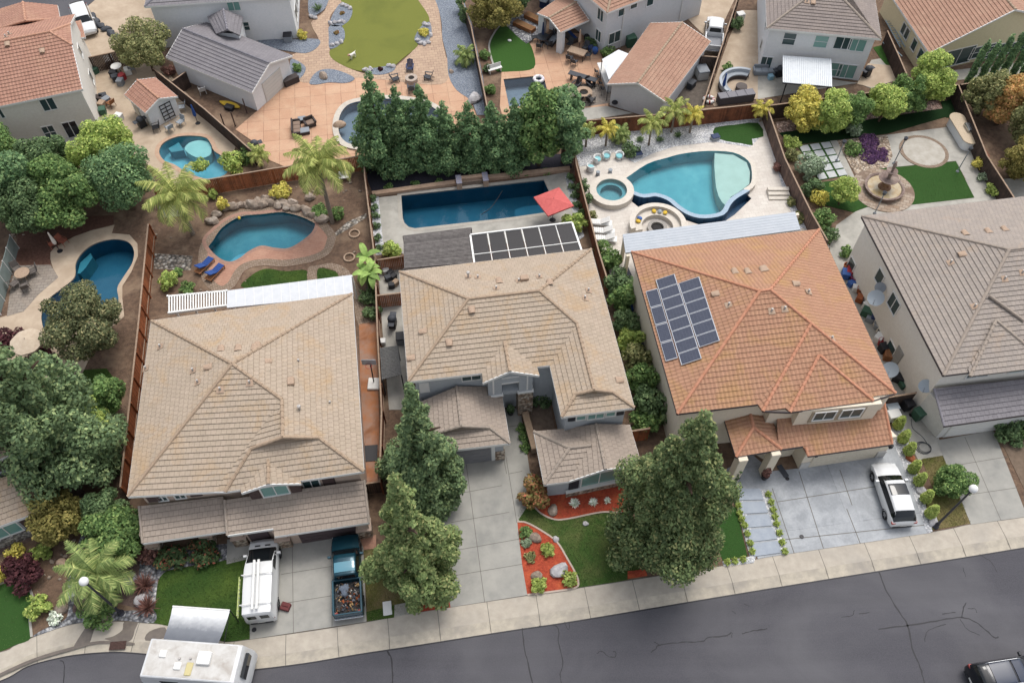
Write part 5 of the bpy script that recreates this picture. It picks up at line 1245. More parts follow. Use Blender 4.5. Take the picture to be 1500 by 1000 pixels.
fence('orange cedar fence across the back of the freeform pool yard',[(226,279),(275,268),(398,247),(532,228)],F_or)
fence('narrow brown fence between the tan house and the lap pool yard',[(533,232),(534,256),(549,380),(553,490),(559,600),(556,706)],F_rd)
fence('brown fence between the lap pool and the infinity pool',[(841,178),(844,240),(877,368),(890,410)],F_rd)
fence('tall brown fence behind the palms and white gravel',[(841,178),(985,166),(1121,151)],F_rd)
fence('weathered fence between the infinity pool and the fountain yard',[(1122,151),(1150,232),(1189,312),(1212,352)],F_gr)
fence('dark fence behind the yellow green trees of the fountain yard',[(1125,155),(1280,135),(1404,124)],F_dk)
fence('dark fence on the right side of the fountain yard',[(1404,124),(1446,228),(1486,290)],F_dk)
fence('dark fence below the slim cypresses at the upper right',[(1408,124),(1500,108),(1560,98)],F_dk)
fence('dark fence running from the shed yard to the terracotta patio',[(224,100),(300,160),(369,221)],F_dk)
fence('dark fence closing the cluttered yard beside the terracotta roofed house',[(130,84),(186,72)],F_dk)
fence('short dark fence between the shed yard and the grey garage',[(252,119),(272,105)],F_dk)
fence('dark fence between the blue gravel bed and the putting lawn',[(674,-6),(690,38),(714,158)],F_dk)
fence('long dark fence right of the brown roofed garage',[(1083,-10),(1052,84),(1028,160)],F_dk)
fence('dark gate in front of the parked white pickup',[(1027,82),(1052,84)],F_dk)
fence('dark fence between the white corner house and the yellow house',[(1300,45),(1318,85),(1332,118)],F_dk)
fence('dark side gate right of the brown garage of the tan house',[(535,708),(555,705)],F_dk,1.7)
fence('orange side gate between the office wing and the big conifer',[(925,631),(952,627)],F_or,1.7)
fence('dark side gate between the orange roofed house and the green bin',[(1298,582),(1343,575)],F_dk,1.7)
fence('orange cross fence by the small round shrubs of the lap pool yard',[(551,381),(590,375)],F_or,1.6)
fence('orange cross fence in the narrow side yard of the blue grey house',[(551,433),(586,429)],F_or,1.6)
fence('low dark fence behind the pale patio with the curved sofa',[(1030,160),(1121,152)],F_dk,1.7)
# pale metal panel fence at the left edge
P=[Wc(G(14,344,1.7)),Wc(G(-14,442,1.7))]
t=thing('panel_fence','pale grey green panel fence with white posts at the left edge','fence',P[0]); d=P[1]-P[0]; f=Fr(P[0],math.atan2(d.y,d.x)); n=5
for i in range(n):
    b=MB(f); b.box(d.length*i/n+.03,d.length*(i+1)/n-.03,-.02,.02,.1,1.65); b.build('panel',mat('frosted_panel','8f9a97','83908c',2.,.5),t)
for i in range(n+1):
    b=MB(f); b.box(d.length*i/n-.03,d.length*i/n+.03,-.04,.04,0,1.72); b.build('post',M_white_p,t)
# ================================================================ TREES AND PLANTS
L_con=leafmat('conifer_leaf','3f4f2f','5f7040','8a8a55',.9); L_con2=leafmat('conifer_leaf_bright','4d5f33','74854a','98985c',.9); L_dark=leafmat('dark_conifer_leaf','46593b','63794c','8a975e',.9)
L_row=leafmat('row_conifer_leaf','435d3c','5d7d4c','83995f',1.1); L_green=leafmat('green_leaf','3f5a2c','5f7c3b','86994f',1.4); L_lime=leafmat('lime_leaf','667d30','8fa042','b5bb58',1.4)
L_yel=leafmat('yellow_leaf','8c8a2c','b5a838','d2c04c',2.); L_olive=leafmat('olive_leaf','555c35','7b7d4b','a39a62',1.3); L_must=leafmat('mustard_leaf','5c5a24','7d7434','99893f',1.2); L_oran=leafmat('autumn_leaf','8a7a3a','b0863f','bf7f48',.8)
L_red=leafmat('maroon_leaf','33191d','4c262b','5f3133',2.); L_rust=leafmat('rust_leaf','5a3f38','7b5348','96695a',2.); L_fire=leafmat('fire_leaf','5f6a30','8a6033','a8502c',1.2); L_flow=leafmat('red_flowering_leaf','33482a','4c6336','a5402c',2.); L_palm=leafmat('palm_frond','66752f','93994a','b9b565',1.6,.3); L_palmg=leafmat('green_palm_frond','566b34','7f8f4a','a9ac64',1.6,.3)
L_dkshrub=leafmat('dark_shrub_leaf','3d5233','587043','728553',2.); L_box=leafmat('boxwood_leaf','6d7f2e','8e9c42','a9b057',3.); L_grey=leafmat('sage_leaf','5d6d55','7f8f70','9ca88b',1.5); L_ban=leafmat('banana_leaf','5d7a33','84a047','a8bb5a',2.,.35); L_wht=leafmat('variegated_leaf','8c9a84','d5d9cd','ecece6',4.)
L_dkolive=leafmat('dark_olive_leaf','454c30','5f6540','93895a',1.3); M_bark=mat('bark','6b5748','54443a',6.,.95,b=.02,bsc=20.); M_pbark=mat('palm_bark','94887b','776c60',7.,.95,b=.02,bsc=16.)  # leaf of the grey olive tree, a darker green than the plain olive
def leafmesh(name,blobs,n,size,m,seed,jit=.75,up=.35,asp=1.7,cull=.7,zmin=None,th=.16):
    rg=np.random.default_rng(seed); B=np.array(blobs,float); 
    w=(B[:,3]*B[:,4]+B[:,3]*B[:,5]+B[:,4]*B[:,5]); k=rg.choice(len(B),n,p=w/w.sum())
    d=rg.normal(size=(n,3)); d/=np.linalg.norm(d,axis=1)[:,None]
    c=B[k,:3]; r=B[k,3:6]; p=c+r*d*(1-np.abs(rg.normal(size=n))*th)[:,None]
    keep=np.ones(n,bool)
    if len(B)>1 and cull:
        for j in range(len(B)):
            q=((p-B[j,:3])/B[j,3:6]); keep&=~((np.einsum('ij,ij->i',q,q)<cull*cull)&(k!=j))
    if zmin is not None: keep&=p[:,2]>zmin
    p=p[keep]; d=d[keep]; n=len(p)
    nr=d*.8+rg.normal(size=(n,3))*jit*.6; nr[:,2]+=up; nr/=np.linalg.norm(nr,axis=1)[:,None]
    t=rg.normal(size=(n,3)); t-=nr*np.einsum('ij,ij->i',t,nr)[:,None]; t/=np.linalg.norm(t,axis=1)[:,None]; b=np.cross(nr,t)
    s=(size*rg.uniform(.6,1.25,n))[:,None]
    V=np.empty((n,4,3)); V[:,0]=p-t*s*asp*.5; V[:,1]=p+b*s*.5-nr*s*.12; V[:,2]=p+t*s*asp*.5; V[:,3]=p-b*s*.5-nr*s*.12
    me=bpy.data.meshes.new(name); me.vertices.add(4*n); me.vertices.foreach_set('co',V.reshape(-1)); me.loops.add(4*n); me.loops.foreach_set('vertex_index',np.arange(4*n,dtype=np.int32))
    me.polygons.add(n); me.polygons.foreach_set('loop_start',np.arange(0,4*n,4,dtype=np.int32)); me.materials.append(m); me.update(calc_edges=True); return me
def ob(name,me,parent=None):
    o=bpy.data.objects.new(name,me); COL.objects.link(o)
    if parent is not None: o.parent=parent
    return o
def conifer_blobs(h,r,seed,base=.06,pw=.8,full=1.2,nl=70,lump=.34):
    rd=random.Random(seed); B=[]; ph=[rd.uniform(0,6.3) for _ in range(3)]
    R_=lambda t:r*min(1.,((1-t)*full))**pw*(1 if t>.14 else .6+.4*t/.14)
    for k in range(9):
        t=base+(.93-base)*k/8.5; q=R_(t)*.5+.08; B.append((0,0,h*t,q,q,max(h/13,q*.9)))
    for i in range(nl):
        t=base+(.95-base)*((i+.5)/nl)**1.1; a=i*2.399+rd.uniform(-.5,.5); q=R_(t)*(1+.16*math.sin(3*a+ph[0]+9*t)+.12*math.sin(2*a+ph[1]-14*t)); lr=max(.13*r*.7,lump*q*rd.uniform(.6,1.25)); f=rd.uniform(.55,.95)
        B.append((math.cos(a)*q*f,math.sin(a)*q*f,h*t+rd.uniform(-.35,.35),lr,lr,lr*rd.uniform(.8,1.35)))
    B.append((0,0,h*.95,.09*r+.1,.09*r+.1,h*.06)); return B
def round_blobs(h,r,seed,nl=26,trunk=.15,lump=.42):
    rd=random.Random(seed); zc=h*(1+trunk)/2; hz=h*(1-trunk)/2; B=[(0,0,zc,r*.62,r*.62,hz*.7)]
    for i in range(nl):
        u=1-2*(i+.5)/nl; u=max(-.75,u); a=i*2.399+rd.uniform(-.4,.4); s=math.sqrt(max(0,1-u*u)); lr=lump*r*rd.uniform(.5,1.1); f=rd.uniform(.5,.95)
        B.append((math.cos(a)*s*r*f,math.sin(a)*s*r*f,zc+u*hz*f,lr,lr,lr*min(1.,hz/r)*rd.uniform(.8,1.1)))
    return B
def trunkmesh(h,r,seed,limbs=4,m=None,spread=1.):
    rd=random.Random(seed); b=MB(); b.tube([(0,0,-.1),(rd.uniform(-.06,.06),rd.uniform(-.06,.06),h*.4),(0,0,h*.85)],[r,r*.75,r*.25],8)
    for i in range(limbs):
        a=i*2.4+seed; z=h*(.25+.5*i/max(1,limbs)); b.tube([(0,0,z),(math.cos(a)*spread*.5,math.sin(a)*spread*.5,z+h*.1),(math.cos(a)*spread,math.sin(a)*spread,z+h*.15)],[r*.5,r*.3,r*.1],6)
    return b
NT=[0]
def tree(label,base,h,r,kind,m,n=9000,leaf=.2,name='tree',cat='tree',group=None,trunk=.2,nl=None,lump=None,full=1.2,pw=.8,**k):
    NT[0]+=1; s=NT[0]*7+3; n=int(n*1.9); leaf*=.74; k.setdefault('th',.26); p=G(*base) if len(base)==2 else Vector(base)
    t=thing(name,label,cat,(p.x,p.y,0),0,group)
    if kind=='con': B=conifer_blobs(h,r,s,nl=nl or 70,lump=lump or .34,full=full,pw=pw)
    else: B=round_blobs(h,r,s,nl=nl or 26,trunk=trunk,lump=lump or .42)
    ob('crown',leafmesh('crown',B,n,leaf,m,s,**k),t)
    trunkmesh(h*(.9 if kind=='con' else .75),max(.07,.028*h),s,m=M_bark,spread=r*.55).build('trunk',M_bark,t,local=True)
    return t
PR={}
def shrub(label,at,r,h=None,m=None,n=None,leaf=.13,name='shrub',cat='shrub',group=None,key=None,z=0.,nl=12):
    h=h or r*1.5; p=G(at[0],at[1],z) if len(at)==2 else Vector(at)
    kk=(key,m.name) if key else None
    if kk and kk in PR: 
        me,r0,h0=PR[kk]; o=ob(name,me); o.scale=(r/r0,r/r0,h/h0)
    else:
        NT[0]+=1; s=NT[0]*5+1
        me=leafmesh('foliage',round_blobs(h,r,s,nl=nl,trunk=.0,lump=.5),n or int(420*max(.35,r)**1.6)+160,leaf,m,s,zmin=.0); o=ob(name,me)
        if kk: PR[kk]=(me,r,h)
    o.location=(p.x,p.y,z); o.rotation_euler=(0,0,random.uniform(0,6.28)); return tag(o,label,cat,group)
# --- the big conifers
tree('tall olive green conifer between the red mulch lawn and the slate front path',(966,798),17.2,3.5,'con',L_con,32000,.19,'conifer_tree',nl=160,lump=.25,full=1.5,pw=.8,th=.3)
tree('tall bright green conifer on the verge beside the teal pickup',(616,854),15.6,2.55,'con',L_con2,24000,.19,'conifer_tree',nl=140,lump=.26,full=1.28,pw=.92,th=.3)
tree('tall dark green conifer at the left side of the grey garage wing',(628,722),14.,2.8,'con',L_dark,20000,.2,'conifer_tree',nl=120,lump=.29,full=1.1,pw=1.,th=.3)
tree('huge dark green conifer at the left edge beside the cedar fence',(121,684),17.,4.0,'con',L_dark,25000,.23,'conifer_tree',nl=130,lump=.28,full=1.35,pw=.8,th=.3)
# --- the row behind the lap pool
rows=[(562,247,10.6,2.1),(593,246,9.2,1.9),(625,245,9.2,1.85),(655,246,7.6,1.75),(689,245,7.5,1.75),(721,244,7.4,1.7),(753,243,7.6,1.7),(789,242,9.3,2.0),(824,238,9.0,1.9)]
cnt=['first','second','third','fourth','fifth','sixth','seventh','eighth','ninth']
meshes=[(leafmesh('crown',conifer_blobs(9.,1.95,s,nl=90,lump=.34,full=1.35,pw=.75),17000,.15,L_row,s,th=.28),s) for s in (11,12,13)]
tm=trunkmesh(8.,.2,4,spread=.8).build('trunk',M_bark,local=True); tmesh=tm.data; bpy.data.objects.remove(tm)
for i,(u,v,h,r) in enumerate(rows):
    p=G(u,v); t=thing('hedge_conifer',cnt[i]+' conifer from the left in the row behind the lap pool'+(', the tallest' if i==0 else ''),'tree',(p.x,p.y,0),i*1.3,'conifers in a row behind the lap pool')
    t.scale=(r/1.9,r/1.9,h/9.)
    if i>=7: ob('crown',leafmesh('crown',round_blobs(9.,2.1,31+i,nl=34,trunk=.05,lump=.4),9000,.2,L_green if i==7 else L_row,31+i),t)
    else: ob('crown',meshes[i%3][0],t)
    ob('trunk',tmesh,t)
# --- left gardens
tree('dense bright green tree touching the pool deck of the red shed yard',(176,262),6.2,2.7,'round',L_lime,11000,.2,nl=34)
tree('dense dark green tree beside the left palm and the cedar fence',(197,306),6.6,2.7,'round',L_row,11000,.2,nl=34)
tree('mid green leafy tree behind the pale deck of the kidney pool',(118,325),6.4,2.9,'round',L_green,11000,.22)
tree('dark bushy tree behind the closed patio umbrella',(66,340),5.6,2.5,'round',L_dkshrub,8500,.2)
tree('feathery green tree at the left edge above the panel fence',(22,325),8.4,3.0,'round',L_row,11000,.24)
tree('shadowy green tree at the left edge below the terracotta roofed house',(8,262),6.,2.8,'round',L_green,8000,.22)
tree('low green tree below the sliding door of the terracotta roofed house',(92,272),5.2,2.3,'round',L_dkshrub,7000,.2)
tree('grey olive tree overhanging the kidney pool',(146,512),5.6,3.0,'round',L_dkolive,14000,.17,nl=40,trunk=.25,lump=.36)
tree('round olive green tree beside the cluttered yard and the grey garage',(225,104),5.2,2.6,'round',L_olive,10000,.18,nl=34)
tree('yellow green leafy tree between the huge conifer and the cedar fence',(148,655),5.4,1.9,'round',L_lime,6500,.2)
tree('mid green leafy tree close to the cedar fence of the tan house',(172,612),4.4,1.6,'round',L_green,5000,.19)
tree('mustard coloured bushy tree beside the stone side wall',(102,778),3.6,1.75,'round',L_must,5500,.18,trunk=.08)
tree('lush green shrub tree behind the front palm',(180,800),3.6,1.9,'round',L_green,6500,.18,trunk=.05)
tree('dark green shrub tree at the corner of the tan house porch',(166,765),3.2,1.5,'round',L_dkshrub,4500,.18,trunk=.05)
# --- fountain yard and right edge
tree('yellow tinged bushy tree in the corner of the infinity pool fence',(1170,190),4.4,1.75,'round',L_yel,5000,.19,trunk=.1)
tree('bright green bushy tree before the metal awning',(1208,196),4.6,1.8,'round',L_lime,6000,.19,trunk=.1)
tree('mid green bushy tree beside the pink rock bed',(1240,190),4.2,1.5,'round',L_green,5000,.19,trunk=.1)
tree('loose yellow green tree above the pink rock bed',(1287,178),4.2,1.7,'round',L_lime,4500,.19,trunk=.15)
tree('leafy lime green tree in front of the tan terrace',(1318,168),4.4,1.7,'round',L_green,4800,.19,trunk=.12)
tree('tallest lime green tree on the bank behind the long lawn strip',(1345,158),5.6,2.0,'round',L_lime,6500,.2,trunk=.12)
tree('olive coloured tree just outside the dark right hand fence',(1432,170),4.6,1.8,'round',L_olive,5500,.2,trunk=.1)
tree('orange tinged tree beyond the dark right hand fence',(1462,182),5.6,2.1,'round',L_oran,7500,.2,trunk=.1)
tree('yellow olive tree at the right edge beyond the fountain yard',(1497,212),5.,2.3,'round',L_olive,7000,.2,trunk=.1)
tree('mustard green tree low by the end of the right hand fence',(1490,262),4.2,2.2,'round',L_must,7000,.2,trunk=.05)
tree('mustard green tree above the putting lawn at the top edge',(722,42),5.,2.4,'round',L_must,7500,.2,trunk=.1)
tree('dark leafy tree in the top corner by the rock bed',(757,22),4.2,1.6,'round',L_dkshrub,4000,.2,trunk=.1)
tree('round clipped green tree on the dry strip beside the globe lamp',(1386,716),2.5,1.2,'round',L_green,5000,.13,trunk=.1)
tree('airy light green tree beside the fountain',(1228,300),3.,1.3,'round',L_lime,2600,.17,trunk=.2)
# slim cypresses
cm=leafmesh('crown',[(0,0,3.,.36,.36,3.)]+[(0.1*math.cos(k*2),.1*math.sin(k*2),.6+k*.5,.3,.3,.5) for k in range(10)],2200,.14,L_row,77,cull=0)
for i,(u,v,h) in enumerate([(1412,131,5.8),(1428,130,5.6),(1443,128,6.2),(1458,127,6.6),(1474,125,6.4),(1489,123,6.8)]):
    p=G(u,v); t=thing('cypress_tree',['leftmost','second from left','third from left','fourth from left','fifth from left','rightmost'][i]+' of the slim cypresses before the yellow house','tree',(p.x,p.y,0),i,'slim cypresses'); t.scale=(1,1,h/6); ob('crown',cm,t); b=MB(); b.tube([(0,0,-.05),(0,0,1.2)],.07,6); b.build('trunk',M_bark,t,local=True)
# --- palms
def frond(b,L,az,el,droop,w,n=20,m=0,rd=random):
    pts=[];x=z=0;a=el
    for i in range(n+1):
        pts.append(Vector((math.cos(az)*x,math.sin(az)*x,z))); x+=math.cos(a)*L/n; z+=math.sin(a)*L/n; a-=droop/n*(.4+1.2*i/n)
    side=Vector((-math.sin(az),math.cos(az),0))
    b.tube([p for p in pts[::2]],[.03*(1-k/(len(pts[::2]))) +.006 for k in range(len(pts[::2]))],4,m)
    for i in range(2,n+1):
        for q in (0,.5):
            if i==n and q: continue
            p=pts[i].lerp(pts[min(n,i+1)],q); d=(pts[i]-pts[i-1]).normalized(); ww=w*math.sin(PI*min(.97,(.12+.86*(i+q)/n)))**.6
            for s in (1,-1):
                tip=p+side*s*ww*rd.uniform(.6,.95)+d*ww*.6+Vector((0,0,-ww*rd.uniform(.5,1.0))); e=d*.036
                b.add([p-e,p+e,p.lerp(tip,.6)+e*.8+Vector((0,0,.02)),tip,p.lerp(tip,.6)-e*.8+Vector((0,0,.02))],[(0,1,2,3,4)],m,raw=False)
def palm(label,base,topv,L,n,m,seed,name='palm_tree',h=None,r=.16,lean=(0,0),w=.6):
    p=G(*base); h=h or hgt(p,topv); rd=random.Random(seed); t=thing(name,label,'palm tree',(p.x,p.y,0))
    b=MB(); b.tube([(0,0,-.05),(lean[0]*.4,lean[1]*.4,h*.5),(lean[0],lean[1],h)],[r*1.25,r,r*.75],10); b.build('trunk',M_pbark,t,local=True)
    f=MB(Fr((lean[0],lean[1],h),0))
    for i in range(n):
        frond(f,L*rd.uniform(.85,1.1),i*2.399+rd.uniform(-.2,.2),R(78)-R(85)*(i/n),R(85)+R(55)*(i/n),w*L/2.6,22 if L>2 else 14,0,rd)
    f.build('fronds',m,t,local=True); return t
palm('tall yellow green palm beside the cedar fence and the lounge chairs',(283,343),288,3.3,28,L_palm,3)
palm('tall palm leaning over the boulder edged pool by the terracotta patio',(487,326),240,3.2,28,L_palm,5)
palm('broad green palm in the front rock garden beside the globe lamp',(165,862),0,2.9,24,L_palmg,8,h=2.6)
for i,(u,v,tv,L,mm,lab) in enumerate([(858,215,190,1.1,L_palm,'smallest palm in the white gravel corner by the fence'),(887,214,189,1.2,L_yel,'yellow orange palm in the white gravel bed'),(950,213,180,1.6,L_palm,'drooping palm beside the agaves on white gravel'),(983,194,163,1.7,L_palm,'largest palm in the white gravel by the tall brown fence'),(1010,195,168,1.3,L_yel,'bright yellow palm right of the largest gravel palm'),(1113,178,160,1.3,L_yel,'yellow palm peeking over the fence corner by the lawn patch')]):
    palm(lab,(u,v),tv,L,14,mm,20+i,r=.09,w=.75)
palm('spiky green palm shrub on the blue gravel bed',(682,92),0,1.5,16,L_palmg,41,h=.9,r=.12,w=.8)
palm('low wide palm bush on the white gravel by the fence',(907,206),0,1.3,20,L_palmg,43,h=.8,r=.14,w=.8)
palm('yellow fan palm behind the cedar fence of the boulder pool',(384,246),0,1.3,14,L_palm,44,h=1.6,r=.1,w=.8)
# rosettes
def rosette(label,at,r,m,n=18,name='agave_plant',cat='plant',group=None,w=.1,z=0.03,up=.5):
    p=G(at[0],at[1]); b=MB(); rd=random.Random(int(at[0]*7+at[1]))
    for i in range(n):
        a=i*2.399; e=up*rd.uniform(.4,1.4)*(1-.5*i/n)+.15; L=r*rd.uniform(.8,1.1); d=Vector((math.cos(a)*math.cos(e),math.sin(a)*math.cos(e),math.sin(e))); s=Vector((-math.sin(a),math.cos(a),0))
        q=d*L*.5; tip=d*L+Vector((0,0,-.12*L)); b.add([s*w*.25*r,q+s*w*r,tip,q-s*w*r,-s*w*.25*r,q-Vector((0,0,.04*r))],[(0,1,5,4),(1,2,5),(2,3,5),(5,3,4)])
    o=b.build(name,m); o.location=(p.x,p.y,z); return tag(o,label,cat,group)
for i,(u,v) in enumerate(((841,738),(869,736),(889.5,734))):
    rosette(['largest','middle','smallest right hand'][i]+' white variegated agave on red mulch under the office window',(u,v),.5-.07*i,L_wht,30,group='variegated agaves under the office window',w=.13,up=.8)
for i,(u,v) in enumerate(((937,206),(966,207),(993,200))):
    rosette(['left','middle','right'][i]+' dark agave on the white gravel among the palms',(u,v),.62,L_dkshrub,24,group='dark agaves on white gravel',up=.8)
rosette('spiky dark grass clump on gravel by the white rear house',(466,15),.9,L_dkshrub,40,'grass_clump',w=.05,up=.9)
for u,v,lab in ((213,858,'upper red fountain grass beside the front lawn'),(217,891,'lower red fountain grass beside the front lawn')):
    rosette(lab,(u,v),1.05,L_rust,90,'fountain_grass',w=.04,up=1.)
# banana plant
p=G(540,412); t=thing('banana_plant','big leaved banana plant beside the pergola corner of the tan house','plant',(p.x,p.y,0)); rd=random.Random(9)
for i in range(5):
    b=MB(Fr((rd.uniform(-.7,.7),rd.uniform(-.9,.9),0),0)); hh=rd.uniform(1.4,2.6); b.tube([(0,0,0),(0,0,hh)],[.1,.06],7); b.build('stem',L_green,t,local=True)
    f=MB(b.fr)
    for k in range(6):
        a=k*2.399+i; L=rd.uniform(1.1,1.7); prev=Vector((0,0,hh)); e=R(65)-R(12)*k; s=Vector((-math.sin(a),math.cos(a),0)); pts=[prev]
        for j in range(6): prev=prev+Vector((math.cos(a)*math.cos(e),math.sin(a)*math.cos(e),math.sin(e)))*L/6; e-=R(18); pts.append(prev)
        ws=[.03,.2,.27,.28,.24,.15,.01]; vs=[];up=Vector((0,0,.06))
        for q,w_ in zip(pts,ws): vs+=[q+s*w_+up,q,q-s*w_+up]
        f.add(vs,[(3*j,3*j+1,3*j+4,3*j+3) for j in range(6)]+[(3*j+1,3*j+2,3*j+5,3*j+4) for j in range(6)])
    f.build('leaves',L_ban,t,local=True)
# --- shrubs
for a in [('green shrub at the top of the row between the blue grey and orange roofed houses',(893,392),.8,1.6,L_green),('dark feathery shrub below the white loungers fence',(906,425),1.1,2.2,L_dkshrub),('bushy green shrub beside the eave of the blue grey house',(910,452),1.15,2.4,L_green),('leafy shrub opposite the solar panels',(917,484),1.1,2.4,L_dkshrub),('yellowish shrub beside the blue bins of the side yard',(922,510),1.0,2.2,L_lime),('rusty tinged shrub in the side yard hedge',(932,540),1.15,2.6,L_olive),('tall green shrub in the side yard hedge',(941,572),1.35,3.,L_green),('dark green shrub at the front end of the side yard hedge',(951,606),1.45,3.,L_dkshrub),('wide green shrub behind the orange side gate',(943,628),1.1,2.,L_green)]:
    shrub(a[0],a[1],a[2],a[3],a[4],leaf=.17,n=int(1700*a[2]))
S=[('maroon leaved shrub at the corner of the pale deck',(22,505),.9,1.5,L_red),('maroon leaved shrub beside the bench on the pale deck',(62,528),1.,1.3,L_red),('maroon maple shrub in the front mulch bed',(38,842),1.25,1.6,L_red),
('yellow shrub beside the stone side wall',(81,786),.55,.8,L_yel),('yellow shrub under the front window',(26,815),.6,.9,L_yel),('yellow green shrub between the yellow shrubs',(64,810),.65,.8,L_lime),('bright yellow shrub at the left frame edge',(1,848),.7,1.,L_yel),('round lime shrub beside the curved lawn',(61,892),.85,1.1,L_lime),('low white flowering plant on the front mulch',(82,905),.45,.4,L_wht),
('red flowering bush before the porch pier',(252,820),.95,1.,L_flow),('green flowering bush before the porch window',(301,814),1.,1.,L_flow),('dark low bush beside the porch corner',(217,808),.9,.8,L_rust),('dark bush at the foot of the front palm',(150,893),1.2,1.3,L_green),
('round orange and green bush beside the driveway of the blue grey house',(784,733),1.15,1.9,L_fire),('round dark shrub in the entry courtyard',(791,590),.85,1.3,L_dkshrub),
('low square hedge bush nearest the sidewalk in the red mulch',(790,858),.52,.7,L_box),('low square hedge bush at the rounded tip of the red mulch',(834,850),.5,.7,L_box),('small round bush below the grey boulder',(801.5,807),.45,.6,L_box),('dull low bush at the top of the red mulch bed',(771,781),.4,.45,L_green),('tiny grey bush beside the grey boulder',(771,797),.32,.35,L_grey),('dull low bush left of the white boulder',(777.5,817),.36,.4,L_olive),
('lime shrub on bare soil beside the river rock strip',(250,418),.75,1.4,L_lime),('low green shrub near the slatted pergola',(276,427),.55,.8,L_green),('small green shrub above the lime shrub',(262,401),.4,.6,L_green),('low shrub at the foot of the boulder pool palm',(467,312),.7,.6,L_green),('leafy shrub right of the leaning palm trunk',(494,318),.65,.9,L_green),('yellow leafy plant above the boulders',(414,288),.9,1.3,L_yel),('yellow stalked plant beside the boulder pool',(328,306),.55,1.2,L_yel),('small yellow plant on the bank under the cedar fence',(314,289),.45,.9,L_lime),('dark shrub against the narrow brown fence',(541,440),.8,1.,L_dkshrub),('green shrub in the side bed below the banana plant',(545,463),.65,.9,L_dkshrub),
('bright lime shrub by the orange cross fence',(574,372),.9,1.3,L_lime),('round yellow green shrub beside the solar cover',(842,334),1.05,1.5,L_lime),('tall dark vine shrub against the brown fence by the spa',(853,284),.5,1.9,L_dkshrub),('dark vine shrub lower on the brown fence by the spa',(860,300),.4,1.5,L_dkshrub),('small bush at the foot of the fence by the loungers',(868,318),.4,.6,L_olive),('dark small bush beside the loungers',(884,372),.75,1.3,L_green),
('round dark shrub beside the turquoise chairs',(922,226),.8,1.2,L_dkshrub),('small round bush on the gravel strip right of the pool',(1158,299),.42,.6,L_olive),('round bush low on the gravel strip right of the pool',(1168,322),.5,.7,L_olive),('reddish small plant by the pool steps',(1139,249),.5,.7,L_rust),
('bright green shrub at the corner of the stepping slabs',(1157,216),.8,1.2,L_lime),('rusty shrub beside the weathered fence',(1160,232),.7,1.,L_olive),('large grey green shrub beside the stepping slabs',(1183,256),1.35,2.1,L_grey),('dark green shrub below the grey green shrub',(1186,284),.9,1.5,L_dkshrub),('bright yellow shrub beside the fountain lawn',(1198,296),.85,1.3,L_yel),('mid green shrub by the fence near the orange roof',(1200,330),.95,1.6,L_green),('dark shrub at the corner of the orange roof',(1212,352),.8,1.3,L_dkshrub),('small sage tree at the tip of the rock bed',(1248,199),.7,1.5,L_grey),('white flowering shrub beside the purple groundcover',(1248,222),.8,.9,L_green),
('yellow shrub in the right hand bed by the concrete walk',(1434,246),.8,1.1,L_yel),('sage shrub in the right hand bed',(1440,262),.55,.7,L_grey),('yellow spiky shrub at the end of the right hand bed',(1452,282),.7,.8,L_lime),('dark hedge bush beside the white garage at the right edge',(1474,636),1.1,1.1,L_dkshrub),('dark hedge bush at the right frame edge',(1500,630),1.1,1.1,L_green),
('clipped lime shrub above the light blue pool',(294,250),.8,1.,L_lime),('leafy yellow green shrub beside the light blue pool',(343,246),1.1,1.6,L_lime),('green shrub at the end of the shed yard fence',(362,236),.8,1.3,L_green),('small orange shrub on the gravel island of the olive lawn',(502,21),.25,.3,L_fire),('small red shrub on the lower gravel island of the olive lawn',(493.5,50),.25,.3,L_fire),('yellow shrub on the right gravel island of the olive lawn',(621,51),.6,.6,L_yel),('yellow shrub beside the air conditioner',(443,56),.55,.8,L_yel),('pink flowering plant on the lower gravel island',(558,103),.25,.3,L_red),('potted green shrub before the grey garage gable',(436,104),.45,.7,L_green),
('slim green hedge along the top of the blue gravel',(679,40),.6,3.2,L_dkshrub),('tall green hedge piece at the top edge of the blue gravel',(676,16),.6,3.2,L_green),('flowering green shrub behind the dark fence of the putting lawn',(710,85),.6,.9,L_green),('small green shrub by the tiny white bench',(713,105),.5,.8,L_dkshrub),('low green shrub beside the square pool',(717,135),.6,.8,L_green),('round green bush beside the patio cover',(865,67),.7,.9,L_dkshrub),('leafy bush at the corner of the grey white house',(890,82),.7,1.,L_green),('green bush beside the curved sofa',(1064,106),.6,1.,L_green),('dark bushy clutter plant in the side yard of the white corner house',(1078,42),.8,1.2,L_dkshrub),('small shrub on the side walk of the grey roofed house',(1238,374),.5,.9,L_green),('orange flowering shrub overhanging the red mulch strip',(645,868),.6,.8,L_fire),('small round shrub in the yard beside the grey garage',(250,108),.7,.8,L_rust)]
for lab,at,r,h,m in S: shrub(lab,at,r,h,m,leaf=.12 if r<.9 else .15,n=int(1300*r**1.5)+250)
# yellow foliage over the dark car
shrub('yellow green shrub overhanging the dark car in the corner',(1506,1000),.8,2.6,L_yel,n=900)
